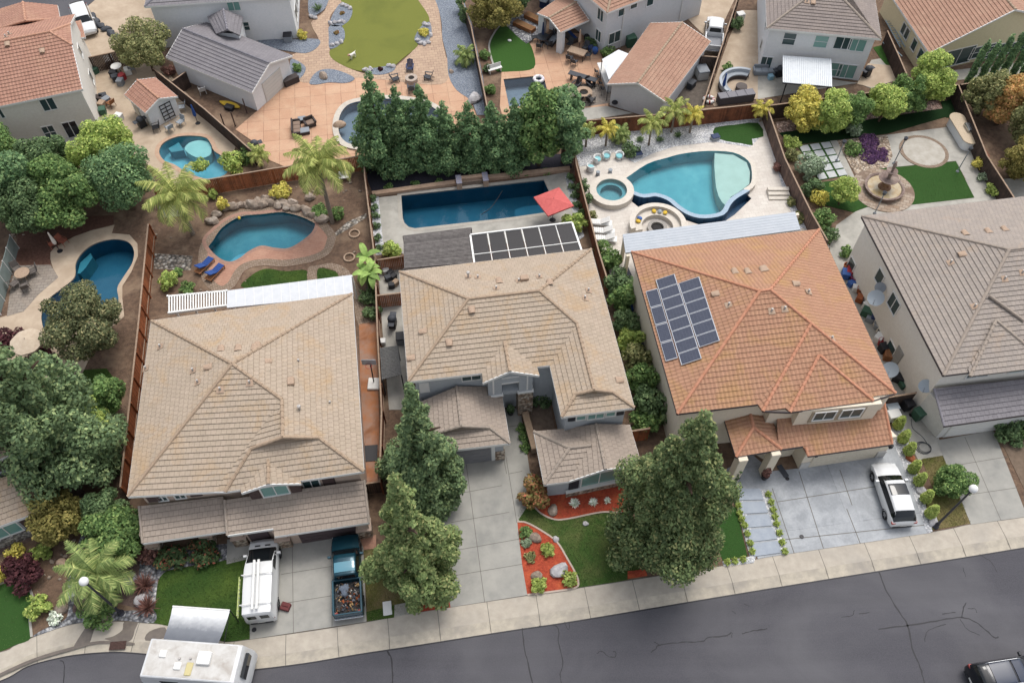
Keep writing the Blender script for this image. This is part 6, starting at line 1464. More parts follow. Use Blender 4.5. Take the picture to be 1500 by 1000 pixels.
# clipped rows
for i,(u,v) in enumerate([(547,293),(549,307),(550.5,318.5),(551.5,334),(553.5,351),(554.7,366)]):
    shrub('small round clipped shrub on the left white gravel strip of the lap pool',(u,v),.34,.6,L_dkshrub,n=380,leaf=.1,group='round shrubs on the left gravel strip',key='ball')
for i,(u,v) in enumerate([(836,263),(838.5,277),(842,289),(845,303),(851,315)]):
    shrub('small round clipped shrub on the right white gravel strip of the lap pool',(u,v),.36,.66,L_dkshrub,leaf=.1,group='round shrubs on the right gravel strip',key='ball')
for (u,v) in [(1071,711),(1075,721),(1078,731),(1081,741),(1083,752),(1086,761),(1090,770),(1094,782),(1098,796),(1101,808),(1088,820),(1076,822),(1065,824)]:
    shrub('small lime bush edging the left side of the slab path',(u,v),.24,.36,L_box,n=260,leaf=.08,group='lime bushes left of the slab path',key='lime')
for (u,v) in [(1125,725),(1129,736),(1132,747),(1134.7,757),(1137,768),(1141,781),(1145,795),(1149,808)]:
    shrub('small lime bush edging the right side of the slab path',(u,v),.24,.36,L_box,leaf=.08,group='lime bushes right of the slab path',key='lime')
for (u,v) in [(764,628),(766.5,642),(770,656)]:
    shrub('square clipped boxwood in the entry planter',(u,v),.4,.5,L_green,n=400,leaf=.09,group='boxwoods in the entry planter',key='bx')
for (u,v) in [(570,275),(609,271),(644,268),(770,256),(800,253)]:
    shrub('low green tuft on the dark mulch behind the lap pool',(u,v),.4,.35,L_green,n=260,leaf=.11,group='tufts on the dark mulch',key='tuft')
cone=leafmesh('foliage',[(0,0,.75,.34,.34,.75),(0,0,.4,.4,.4,.42),(0,0,1.2,.2,.2,.4)],1100,.1,L_box,91,cull=0)
for i,(u,v) in enumerate([(1313,626),(1320,646),(1328,664),(1335,690),(1343,708),(1353,733),(1360,755)]):
    p=G(u,v); o=ob('cone_shrub',cone); o.location=(p.x,p.y,0); o.rotation_euler.z=i; tag(o,'lime cone shaped shrub in the white rock strip beside the slate driveway','shrub','cone shrubs beside the slate driveway')

B_=[]; rd=random.Random(2)
for i in range(46):
    a,b,c=(PURP[rd.randrange(len(PURP))] for _ in range(3)); u,v=sorted((rd.random(),rd.random())); p=a*u+b*(v-u)+c*(1-v); B_.append((p.x,p.y,.08,.4,.4,.2))
o=ob('purple_groundcover',leafmesh('purple_groundcover',B_,5200,.11,leafmat('purple_bloom','3f2747','563460','6b4a5a',1.5),5,cull=0)); o['kind']='stuff'
# ================================================================ VEHICLES
def paint(n,c,metal=0.,r=.35): return mat(n,c,None,rough=r,metal=metal,spec=.45,coat=.12)
M_tyre=mat('tyre_rubber','29292b',None,rough=.9); M_rim=mat('alloy_rim','a9abae',None,rough=.35,metal=.7); M_cglass=glassmat('car_glass','15191c',.04); M_chrome=mat('chrome','c4c6c9',None,rough=.2,metal=.9)
M_lamp=glassmat('headlight_lens','c9ccce',.1); M_tail=glassmat('tail_light','8e2a24',.15); M_plast=mat('black_trim','2b2c2f',None,rough=.6); M_plate=mat('plate_white','d9d9d4',None,rough=.5)
def catm(P,s):
    n=len(P); i=min(int(s),n-2); t=s-i; p0,p1,p2,p3=P[max(i-1,0)],P[i],P[i+1],P[min(i+2,n-1)]
    return [.5*(2*b+(c-a)*t+(2*a-5*b+4*c-d)*t*t+(3*b-a-3*c+d)*t**3) if 0 else b+(c-b)*(t*t*(3-2*t)*.35+t*.65) for a,b,c,d in zip(p0,p1,p2,p3)]
def section(q):
    x,hw,zb,zs,zr,hr=q
    h=[(x,hw*.88,zb),(x,hw*.985,zb+.16),(x,hw,zb+(zs-zb)*.55),(x,hw*.985,zb+(zs-zb)*.85),(x,hw*.93,zs),(x,hr,zr-.05),(x,hr*.9,zr-.008),(x,hr*.5,zr+.02),(x,0,zr+.028)]
    return [Vector(p) for p in h]+[Vector((p[0],-p[1],p[2])) for p in h[-2::-1]]
def loft_body(par,P,m,k=5,name='body'):
    b=MB(); S=[i/k for i in range((len(P)-1)*k+1)]; rows=[section(catm(P,s)) for s in S]; n=len(rows[0]); vs=[p for r in rows for p in r]
    fs=[(i*n+j,i*n+j+1,(i+1)*n+j+1,(i+1)*n+j) for i in range(len(rows)-1) for j in range(n-1)]
    fs+=[tuple(range(n-1,-1,-1)),tuple(range((len(rows)-1)*n,len(rows)*n))]+[((i+1)*n,(i+1)*n+n-1,i*n+n-1,i*n) for i in range(len(rows)-1)]
    b.add(vs,fs); return smooth_angle(b.build(name,m,par,local=True),42)
def glass_top(par,P,s0,s1,name,lo=4.15,hi=None,off=.012,k=6,m=None):       # glazed slope (windscreen, rear window, sunroof)
    b=MB(); vs=[];rows=0
    for i in range(k+1):
        sc=section(catm(P,s0+(s1-s0)*i/k)); 
        def ev(j):
            a=int(j); a=min(a,len(sc)-2); return sc[a].lerp(sc[a+1],j-a)
        js=[lo+(16-2*lo)*q/10 for q in range(11)]; vs+=[ev(j)+Vector((0,0,off))+Vector((off*(1 if s1>s0 else -1),0,0))*0 for j in js]; rows+=1
    b.add(vs,[(i*11+j,i*11+j+1,(i+1)*11+j+1,(i+1)*11+j) for i in range(k) for j in range(10)]); return smooth_angle(b.build(name,m or M_cglass,par,local=True),60)
def glass_side(par,P,s0,s1,t0=.12,t1=.86,name='side_window',k=6,off=.012):
    for sg in (0,1):
        b=MB(); vs=[]
        for i in range(k+1):
            sc=section(catm(P,s0+(s1-s0)*i/k)); a,c=(sc[4],sc[5]) if sg==0 else (sc[12],sc[11]); o=Vector((0,off if sg==0 else -off,off*.3)); vs+=[a.lerp(c,t0)+o,a.lerp(c,t1)+o]
        fs=[(2*i,2*i+1,2*i+3,2*i+2) for i in range(k)]; b.add(vs,fs if sg else [f[::-1] for f in fs]); b.build(name,M_cglass,par,local=True)
def wheel(par,x,y,r=.34,w=.22):
    s=1 if y>0 else -1; b=MB(); n=20
    pr=[(r*.62,-w/2),(r*.93,-w/2),(r,-w*.35),(r,w*.35),(r*.93,w/2),(r*.62,w/2)]; vs=[]
    for i in range(n):
        a=2*PI*i/n; vs+=[(x+q*math.cos(a),y+yy,r+q*math.sin(a)) for q,yy in pr]
    b.add(vs,[(i*6+j,i*6+j+1,((i+1)%n)*6+j+1,((i+1)%n)*6+j) for i in range(n) for j in range(5)]); t=b.build('wheel',M_tyre,par,smooth=True,local=True)
    b=MB(); yo=y+s*w*.46; vs=[(x,yo-s*.02,r)]
    for i in range(n): a=2*PI*i/n; vs.append((x+r*.62*math.cos(a),yo-s*.05,r+r*.62*math.sin(a)))
    b.add(vs,[(0,1+i,1+(i+1)%n) for i in range(n)],1)
    for k in range(5):
        a=2*PI*k/5; d=Vector((math.cos(a),0,math.sin(a))); e=Vector((-math.sin(a),0,math.cos(a)))*.035; c=Vector((x,yo,r)); b.add([c+d*.03-e,c+d*r*.62-e*1.4,c+d*r*.62+e*1.4,c+d*.03+e],[(0,1,2,3)])
    b.build('rim',[M_rim,M_plast],t,local=True)
    b=MB(); vs=[]
    for i in range(n//2+1):
        a=PI*i/(n/2); vs+=[(x+(r+.02)*math.cos(a),y+s*(w*.5-.02),r+(r+.02)*math.sin(a)),(x+(r+.09)*math.cos(a),y+s*(w*.5-.015),r+(r+.09)*math.sin(a))]
    b.add(vs,[(2*i,2*i+1,2*i+3,2*i+2) for i in range(n//2)]); b.build('wheel_arch',M_plast,par,local=True)
def part(par,name,m,*bx,b=.02):
    q=MB()
    for t in bx: q.bbox(*t,b)
    return q.build(name,m,par,local=True)
def car(name,label,cat,loc,rz,P,col,wx,hw,glass,wr=.34,tail_z=.85,head_z=.62,mir=None,tail_in=.0):
    t=thing(name,label,cat,loc,rz); loft_body(t,P,col)
    for g in glass: (glass_side if g[0]=='s' else glass_top)(t,P,*g[1:])
    for x in wx:
        for s in (1,-1): wheel(t,x,s*(hw-.1),wr)
    xr,xf=P[0][0],P[-1][0]
    for s in (1,-1):
        y0,y1=sorted((s*(hw-.34),s*(hw-.06))); part(t,'tail_light',M_tail,(xr+.02+tail_in,xr+.22+tail_in,y0,y1,tail_z-.08,tail_z+.06)); part(t,'headlight',M_lamp,(xf-.34,xf-.1,y0+(-.04 if s>0 else .02),y1+(-.02 if s>0 else .04),head_z-.06,head_z+.07))
        if mir: y0,y1=sorted((s*(hw-.04),s*(hw+.2))); part(t,'mirror',col,(mir[0]-.07,mir[0]+.08,y0,y1,mir[1],mir[1]+.16))
    part(t,'bumper',M_plast,(xr-.02,xr+.16,-hw*.72,hw*.72,.32,.5)); part(t,'number_plate',M_plate,(xr-.035,xr-.01,-.24,.24,.55,.68),b=.005)
    return t
def head(a,b): d=b-a; return math.atan2(d.y,d.x)
P_HATCH=[(-2.34,.70,.38,.80,.85,.58),(-2.26,.84,.28,.93,1.0,.68),(-2.02,.90,.24,1.0,1.30,.67),(-1.62,.92,.22,1.0,1.54,.66),(-.6,.93,.2,.98,1.61,.67),(.2,.93,.2,.96,1.57,.66),(.55,.93,.2,.95,1.49,.64),(1.18,.92,.22,.95,1.01,.72),(1.8,.90,.24,.84,.90,.68),(2.18,.82,.28,.70,.76,.58),(2.34,.62,.36,.55,.6,.42)]
M_wcar=paint('white_car_paint','dcdddd'); M_wvan=paint('white_van_paint','dcdddd'); M_teal=paint('dark_teal_paint','17414f',.3,.25); M_blk=paint('black_car_paint','1d2027',.2,.2); M_wtr=paint('white_truck_paint','dcdddd')
a,b=G(1316,768),G(1290,690); c=(a+b)/2
t=car('white_hatchback','white hatchback with a dark sunroof parked on the slate driveway','car',(c.x,c.y,.03),head(a,b),P_HATCH,M_wcar,(-1.42,1.42),.93,[('t',6.08,6.95,'windscreen'),('t',1.12,2.85,'rear_window'),('s',2.35,6.55)],mir=(.75,.98))
glass_top(t,P_HATCH,4.05,5.25,'sunroof',lo=5.6,off=.035)
b_=MB(); b_.tube([(.62,.3,1.44),(1.0,-.2,1.12)],.02,5)
# black SUV
P_SUV=[(-2.45,.78,.4,.95,1.0,.66),(-2.38,.92,.3,1.08,1.3,.72),(-2.2,.95,.26,1.1,1.62,.72),(-1.7,.96,.25,1.1,1.74,.74),(-.4,.97,.24,1.08,1.78,.75),(.35,.97,.24,1.06,1.74,.74),(.7,.97,.24,1.05,1.64,.7),(1.25,.96,.26,1.05,1.12,.76),(1.9,.94,.28,.98,1.04,.72),(2.3,.86,.32,.82,.88,.6),(2.45,.68,.4,.62,.68,.45)]
a,b=G(1409,1000,zR),G(1520,983,zR); h_=head(a,b); f=Fr(G(1408,983,zR),h_); c=f(2.45,-.75)
t=car('black_suv','black suv with silver roof rails and glass roof panels in the lower right corner','car',(c.x,c.y,zR),h_,P_SUV,M_blk,(-1.5,1.5),.97,[('t',6.08,6.95,'windscreen'),('t',1.2,2.7,'rear_window'),('s',2.4,6.55)],.37,1.05,.72,mir=(.9,1.08))
glass_top(t,P_SUV,3.1,4.1,'roof_glass',lo=5.5,off=.035,m=glassmat('blue_roof_glass','2a3346',.3)); glass_top(t,P_SUV,4.3,5.2,'roof_glass',lo=5.5,off=.035,m=MATS['blue_roof_glass'])
for s in (1,-1):
    b_=MB(); b_.tube([(-1.75,s*.68,1.75),(-1.6,s*.68,1.84),(.2,s*.68,1.85),(.45,s*.68,1.74)],.022,6); b_.build('roof_rail',M_chrome,t,local=True)
# white van with ladder rack
P_VAN=[(-2.72,.90,.4,1.12,1.9,.80),(-2.64,.97,.3,1.16,2.05,.87),(-1.2,.99,.28,1.2,2.1,.89),(.2,.99,.28,1.2,2.07,.89),(.62,.98,.28,1.16,1.98,.86),(1.95,.97,.28,1.08,1.14,.84),(2.4,.93,.3,.98,1.04,.76),(2.66,.80,.36,.74,.8,.6),(2.74,.66,.42,.6,.65,.5)]
a,b=G(387,903),G(391,806); h_=head(a,b); c=(a+b)/2; vf=Fr((c.x,c.y,.03),h_)
t=car('white_van','long white work van with a roof rack parked beside the front lawn','van',(c.x,c.y,.03),h_,P_VAN,M_wvan,(-1.65,1.75),.99,[('t',4.06,4.95,'windscreen'),('s',3.25,4.5)],.36,1.0,.7,mir=(1.45,1.15))
for s in (1,-1): part(t,'rear_window',M_cglass,(-2.75,-2.68,min(s*.12,s*.66),max(s*.12,s*.66),1.25,1.72)); part(t,'hood_vent',M_plast,(2.05,2.15,min(s*.15,s*.5),max(s*.15,s*.5),1.12,1.155),b=.008)
for x in (-2.1,-.2):
    b_=MB()
    for s in (1,-1): b_.tube([(x,s*.9,1.95),(x,s*.92,2.22)],.03,6)
    b_.tube([(x,-.95,2.24),(x,.98,2.24)],.035,6); b_.build('rack_bar',M_white_p,t,local=True)
for i,(y,l) in enumerate(((.05,'left hand one of the two white pipes strapped to the van roof rack'),(-.22,'right hand one of the two white pipes strapped to the van roof rack'))):
    b_=MB(vf); b_.tube([(-2.5,y+.12,2.36),(.65,y+.12,2.36)],.085,10); tag(smooth_angle(b_.build('plastic_pipe',M_white_p)),l,'pipe','white pipes on the van')
b_=MB(vf)
for z in (2.28,1.86): b_.tube([(-2.75,1.08+(2.28-z)*.12,z),(-.3,1.08+(2.28-z)*.12,z)],.035,6,0)
for i in range(9): x=-2.6+i*.27; b_.tube([(x,1.08,2.28),(x,1.13,1.86)],.03,6,1)
tag(b_.build('ladder',[mat('ladder_green','b5c07a','a9b56c',6.,.5),M_white_p]),'yellow green ladder hung on the left side of the white van','ladder')
# teal pickup with a loaded bed
def pickup(name,label,loc,rz,col,bed_m,L=2.7):
    P=[(-.42,.86,.36,1.02,1.62,.66),(-.36,.92,.33,1.06,1.70,.69),(0,.95,.32,1.07,1.75,.70),(.7,.95,.32,1.05,1.74,.70),(.98,.95,.32,1.04,1.66,.67),(1.55,.94,.33,1.02,1.09,.76),(2.2,.92,.35,.98,1.04,.74),(2.58,.86,.4,.86,.92,.66),(2.72,.72,.48,.66,.7,.52)]
    t=car(name,label,'pickup truck',loc,rz,P,col,(-1.75,1.75),.96,[('t',4.06,4.95,'windscreen'),('s',1.3,4.5)],.37,.9,.72,mir=(1.1,1.05),tail_in=-2.28)
    b_=MB(); b_.add([(-.45,-.6,1.12),(-.45,.6,1.12),(-.42,.56,1.58),(-.42,-.56,1.58)],[(0,3,2,1)]); b_.build('rear_window',M_cglass,t,local=True)
    q=MB(); q.bbox(-L,-.44,.8,.95,.4,1.12,.03); q.bbox(-L,-.44,-.95,-.8,.4,1.12,.03); q.bbox(-.52,-.42,-.9,.9,.4,1.1,.02); q.box(-L+.02,-.5,-.82,.82,.42,.62); q.build('bed',col,t,local=True)
    part(t,'tailgate',col,(-L-.03,-L+.07,-.9,.9,.5,1.1)); part(t,'bed_liner',bed_m,(-L+.1,-.55,-.79,.79,.62,.66),b=.01); part(t,'rear_bumper',M_chrome,(-L-.16,-L-.03,-.9,.9,.42,.6)); return t
a,b=G(513,900),G(509,795); h_=head(a,b); c=(a+b)/2; pf=Fr((c.x,c.y,.03),h_)
t=pickup('teal_pickup','dark teal pickup truck with scrap filling its open bed','' or (c.x,c.y,.03),h_,M_teal,M_plast)
glass_top(t,[(-.36,.92,.33,1.06,1.70,.69),(0,.95,.32,1.07,1.75,.70),(.7,.95,.32,1.05,1.74,.70)],.4,1.6,'sunroof',lo=5.6,off=.035,m=glassmat('pale_sunroof','5d8fa0',.05))
b_=MB(pf); rd=random.Random(5)
for i in range(150):
    x,y=rd.uniform(-2.5,-.7),rd.uniform(-.72,.72); z=.72+rd.uniform(0,.32)*(1-abs(y)*.6); s=rd.uniform(.05,.17); k=rd.randrange(5) if x<-1.4 else rd.choice((0,1,3,3,4)); vs=[]
    R_=[Vector((rd.uniform(-1,1),rd.uniform(-1,1),rd.uniform(-.6,.6)))*s for _ in range(6)]; c_=Vector((x,y,z))
    b_.add([c_+R_[0],c_+R_[1],c_+R_[2],c_+R_[3],c_+Vector((0,0,s))],[(0,1,4),(1,2,4),(2,3,4),(3,0,4),(0,3,2,1)],k)
o=b_.build('scrap_heap',[mat('scrap_tan','c9a878',None),mat('scrap_white','d7d2cb',None),mat('scrap_orange','b0623a',None),mat('scrap_brown','5b4638',None),mat('scrap_grey','7d8088',None)]); tag(o,kind='stuff')
b_=MB(pf); b_.blob((-1.15,.12,.95),(.42,.28),0,4,.5); b_.blob((-1.0,.3,1.0),(.2,.2),0,5,.5); tag(smooth_angle(b_.build('tool_bag',mat('grey_bag','6d7684','59616e',6.,.8))),'grey tool bag lying on the scrap in the pickup bed','bag')
# far vehicles
a,b=G(1043,78),G(1046,38); c=(a+b)/2; pickup('white_pickup','white pickup truck parked behind the dark gate beside the brown roofed garage',(c.x,c.y,.03),head(a,b),M_wtr,mat('grey_liner','8d8f94',None))
a,b=G(119,20),G(134,58); c=(a+b)/2
car('white_suv','white suv with a dark windscreen parked beside the terracotta roofed house','car',(c.x,c.y,.03),head(a,b),P_SUV,M_wtr,(-1.5,1.5),.97,[('t',6.08,6.95,'windscreen'),('t',1.2,2.7,'rear_window'),('s',2.4,6.55)],.37,1.05,.72,mir=(.9,1.08))
# camper
zc=2.75; TL,TR,BL=G(221.5,934,zc),G(352.8,943.5,zc),G(204,990,zc); h_=head(TL,TR); L=(TR-TL).length; f=Fr(TL,h_); W=abs(f.inv(BL).y); cc=f(L/2,-W/2); t=thing('camper_van','white camper trailer with an awning parked on the road','camper',(cc.x,cc.y,zR),h_)
b_=MB(); hl=L/2; H=zc-zR; hw=W/2; prof=[(-hl-.35,.5),(-hl-.32,H*.55),(-hl,H-.04),(-hl+.1,H),(hl-.05,H),(hl+.1,H-.06),(hl+.55,H*.62),(hl+.5,.75),(hl+.1,.5)]
ys=[(-hw,.06),(-hw+.06,0),(hw-.06,0),(hw,.06)]; vs=[]
for y,i_ in ys: vs+=[(x*(1-i_*.03),y,z-(i_ if z>H*.9 else 0)) for x,z in prof]
n=len(prof); b_.add(vs,[(i*n+j,i*n+(j+1)%n,(i+1)*n+(j+1)%n,(i+1)*n+j) for i in range(3) for j in range(n)]+[tuple(range(n-1,-1,-1)),tuple(range(3*n,4*n))])
smooth_angle(b_.build('body',mat('camper_white','d9dadb','cccdcd',2.,.45,c3='bcb4a8',sc3=.7,lo3=.55,hi3=.8),t,local=True),30)
b_=MB(); b_.bbox(-hl+.12,hl-.12,-hw+.1,hw-.1,H-.01,H+.012,.006); b_.build('roof_membrane',mat('camper_roof','cfcdc9','c0bcb6',1.6,.7,c3='a39a90',sc3=1.1,lo3=.5,hi3=.75),t,local=True)
part(t,'windscreen',M_cglass,(hl+.30,hl+.50,-hw+.45,hw-.35,H*.66,H*.88),b=.01)
for x,y,w,d,hh,nm,m in ((-hl+1.0,.25,.42,.42,.12,'roof_hatch',M_white_p),(-hl+2.05,-.38,.42,.42,.12,'roof_hatch',M_white_p),(hl-1.9,.15,.8,.75,.26,'air_conditioner',M_white_p),(-hl+2.75,-.5,.4,.75,.08,'yellowed_vent',mat('aged_plastic','c9bd8d',None))): part(t,nm,m,(x-w/2,x+w/2,y-d/2,y+d/2,H+.006,H+hh),b=.04)
for x,y in ((-hl+2.05,.05),(-hl+2.7,.12)):
    b_=MB(); b_.lathe([(0,.14),(.08,.12),(.08,0)],(x,y,H),10); b_.build('vent_cap',M_pipe,t,local=True)
for x in (-hl+1.2,hl-1.0):
    for s in (1,-1): wheel(t,x,s*(hw-.12),.36)
part(t,'side_window',M_cglass,(-hl+.9,-hl+2.0,-hw-.02,-hw+.02,1.5,2.1),b=.005); part(t,'side_window',M_cglass,(-hl+.9,-hl+2.0,hw-.02,hw+.02,1.5,2.1),b=.005)
awn,nt_,p_=newmat('faded_awning_fabric'); sx=nt_.nodes.new('ShaderNodeSeparateXYZ'); nt_.links.new(coords(nt_,'Generated'),sx.inputs[0]); ad_=N(nt_,'ShaderNodeMath',operation='MULTIPLY_ADD'); nt_.links.new(noise(nt_,coords(nt_,'World'),3.,4),ad_.inputs[0]); ad_.inputs[1].default_value=.3; nt_.links.new(sx.outputs[1],ad_.inputs[2]); nt_.links.new(ramp(nt_,ad_.outputs[0],[(.15,'5f636b'),(.5,'767a81'),(.85,'c5c7c9'),(1.,'e2e3e4')]),p_.inputs['Base Color'])
f2=Fr((cc.x,cc.y,zR),h_); zi,zo=2.62,2.1
I0,I1,O0,O1=[f2.inv(p) for p in (G(240,933,zi),G(320,940.5,zi),G(253,887.5,zo),G(336,896.5,zo))]
I0.y=I1.y=hw; O1.y=O0.y; b_=MB(); rows=8
for i in range(rows):
    a0,a1=i/rows,(i+1)/rows; s=lambda a:Vector((0,0,.12*math.sin(PI*a)*-1)); b_.add([I0.lerp(O0,a0)+s(a0),I1.lerp(O1,a0)+s(a0),I1.lerp(O1,a1)+s(a1),I0.lerp(O0,a1)+s(a1)],[(0,1,2,3)])
b_.build('awning_fabric',awn,t,local=True)
b_=MB(); b_.tube([O0,O1],.06,8); b_.build('awning_roller',M_white_p,t,local=True)
for I_,O_ in ((I0,O0),(I1,O1)):
    b_=MB(); b_.tube([O_,(O_.x,O_.y-.05,.15)],.03,6); b_.tube([O_,(I_.x,hw+.02,1.7)],.025,6); b_.build('awning_arm',M_plast,t,local=True)
# ================================================================ FURNITURE, EQUIPMENT, SMALL THINGS
def q_(n,c,r=.6,metal=0.): return mat(n,c,None,rough=r,metal=metal)
I_navy=q_('navy_plastic','2c3a5c'); I_blk=q_('black_metal','2b2b2f',.5); I_dkw=q_('dark_wicker','4b4341',.9); I_char=q_('charcoal_plastic','43464c'); I_turq=q_('turquoise_cushion','8fc9cf',.9); I_whf=q_('white_furniture','e6e5e1',.5); I_wood=mat('teak_wood','9b6a45','835638',8.,.8); I_gcush=q_('grey_cushion','9aa0a6',.9); I_blue=q_('blue_cushion','31508f',.9); I_tanst=mat('tan_stone','b59e88','9d8672',8.,.9); I_cop=mat('coral_fabric','cf6a66','c05e5b',5.,.9); I_terra=mat('terracotta_pot','a5623f','8e5235',8.,.9); I_green=q_('green_plastic','3e5f4d'); I_yell=q_('yellow_plastic','d9b43a'); I_red=q_('red_plastic','a8373a'); I_bluep=q_('blue_plastic','3f63a3'); I_grey=q_('grey_plastic','8b9096'); I_rock=mat('boulder_stone','a39384','84766a',2.5,.95,b=.03,bsc=10.,c3='bfb3a6',sc3=1.3); I_wrock=mat('white_boulder','c9c6c6','a6a3a6',2.5,.9,b=.03,bsc=8.); I_globe=mat('globe_glass','f0efec',None,rough=.25,spec=.5); I_pole=q_('dark_lamp_pole','34343c',.45)
def pt(par,name,m,*shapes,smooth=False):
    b=MB()
    for s in shapes:
        k=s[0]
        if k=='b': b.bbox(*s[1:7],s[7] if len(s)>7 else .012)
        elif k=='t': b.tube(s[1],s[2],s[3] if len(s)>3 else 7)
        elif k=='l': b.lathe(s[1],s[2] if len(s)>2 else (0,0,0),s[3] if len(s)>3 else 18)
        elif k=='q': b.add(s[1],s[2])
    o=b.build(name,m,par,local=True); return smooth_angle(o,40) if smooth else o
def put(o,px,rz,label,group=None,z=None,cat=None):
    p=G(px[0],px[1],z or 0.); o.location=(p.x,p.y,(z or 0)+.05); o.rotation_euler.z=rz; o['label']=label
    if group: o['group']=group
    return o
USED=set()
def again(proto,px,rz,label,group=None,z=None):
    if proto.name in USED: 
        o=dup(proto,(0,0,0))
        if 'group' in o.keys() and not group: del o['group']
    else: o=proto; USED.add(proto.name)
    return put(o,px,rz,label,group,z)
def mk_chair(m,name='patio_chair',w=.27,cm=None):
    t=thing(name,'chair','chair'); pt(t,'seat',cm or m,('b',-w,w,-w,w,.4,.46)); pt(t,'backrest',m,('q',[(-w,-w,.46),(w,-w,.46),(w,-w-.16,.95),(-w,-w-.16,.95),(-w,-w-.04,.46),(w,-w-.04,.46),(w,-w-.2,.95),(-w,-w-.2,.95)],[(3,2,1,0),(4,5,6,7),(2,3,7,6),(0,4,7,3),(1,2,6,5)]))
    for x in(-1,1):
        for y in(-1,1): pt(t,'leg',m,('t',[(x*w*.9,y*w*.9,.42),(x*w,y*w*1.05,0)],.025,5))
        pt(t,'armrest',m,('t',[(x*w,-w-.08,.68),(x*w,w,.64),(x*w,w,.42)],.025,5))
    return t
def mk_adir(m):
    t=thing('adirondack_chair','chair','chair'); pt(t,'seat',m,('q',[(-.28,.32,.36),(.28,.32,.36),(.26,-.3,.22),(-.26,-.3,.22),(-.28,.32,.32),(.28,.32,.32),(.26,-.3,.18),(-.26,-.3,.18)],[(0,1,2,3),(7,6,5,4),(0,4,5,1),(1,5,6,2),(3,7,4,0)]))
    b=MB()
    for i in range(5):
        x=-.24+i*.12; h=1.0-.05*abs(i-2); b.add([(x-.05,-.28,.2),(x+.05,-.28,.2),(x+.055,-.6,h),(x-.055,-.6,h),(x-.05,-.31,.2),(x+.05,-.31,.2),(x+.055,-.63,h),(x-.055,-.63,h)],[(0,1,2,3),(7,6,5,4),(3,2,6,7),(0,3,7,4),(1,5,6,2)])
    b.build('backrest',m,t,local=True)
    for x in(-1,1): pt(t,'armrest',m,('b',x*.33-.07,x*.33+.07,-.42,.36,.54,.57)); pt(t,'leg',m,('b',x*.31-.03,x*.31+.03,.26,.34,0,.54)); pt(t,'leg',m,('t',[(x*.29,.3,.32),(x*.27,-.62,.03)],.035,4))
    return t
def mk_table(m,r=.6,h=.73,name='round_table',lm=None):
    t=thing(name,'table','table'); pt(t,'tabletop',m,('l',[(0,h),(r*.97,h),(r,h-.02),(r,h-.05),(0,h-.05)],(0,0,0),28))
    for i in range(4): a=PI/4+i*PI/2; pt(t,'leg',lm or m,('t',[(r*.5*math.cos(a),r*.5*math.sin(a),h-.05),(r*.62*math.cos(a),r*.62*math.sin(a),0)],.03,5))
    return t
def mk_lounger(fm,cm):
    t=thing('sun_lounger','lounger','sun lounger'); pt(t,'frame',fm,('b',-.33,.33,-.95,.95,.26,.31)); b=MB()
    for i in range(5): y=.05+i*.175; b.bbox(-.3,.3,y,y+.165,.31,.38,.025)
    b.build('cushion',cm,t,local=True); b=MB()
    for i in range(5):
        a=i/5; c=(i+.94)/5; P=lambda q:(-.02-q*.72,.33+q*.42); y0,z0=P(a); y1,z1=P(c); b.add([(-.3,y0,z0),(.3,y0,z0),(.3,y1,z1),(-.3,y1,z1),(-.3,y0+.04,z0+.07),(.3,y0+.04,z0+.07),(.3,y1+.04,z1+.07),(-.3,y1+.04,z1+.07)],[(0,1,2,3),(7,6,5,4),(4,5,1,0),(5,6,2,1),(6,7,3,2),(7,4,0,3)])
    b.build('backrest',cm,t,local=True)
    for x in(-1,1):
        for y in(-.8,.85): pt(t,'leg',fm,('b',x*.29-.03,x*.29+.03,y-.04,y+.04,0,.27))
    return t
def closed_umb(m,label,px,h=2.3,z=0):
    t=thing('closed_umbrella',label,'umbrella',tuple(G(*px,z))); pt(t,'pole',I_pole,('t',[(0,0,0),(0,0,h)],.03,7)); pt(t,'canopy',m,('l',[(0,h+.06),(.06,h),(.1,h*.8),(.17,h*.5),(.13,h*.42),(0,h*.42)],(0,0,0),9)); pt(t,'base',I_blk,('l',[(0,.09),(.22,.07),(.26,0)],(0,0,0),16)); return t
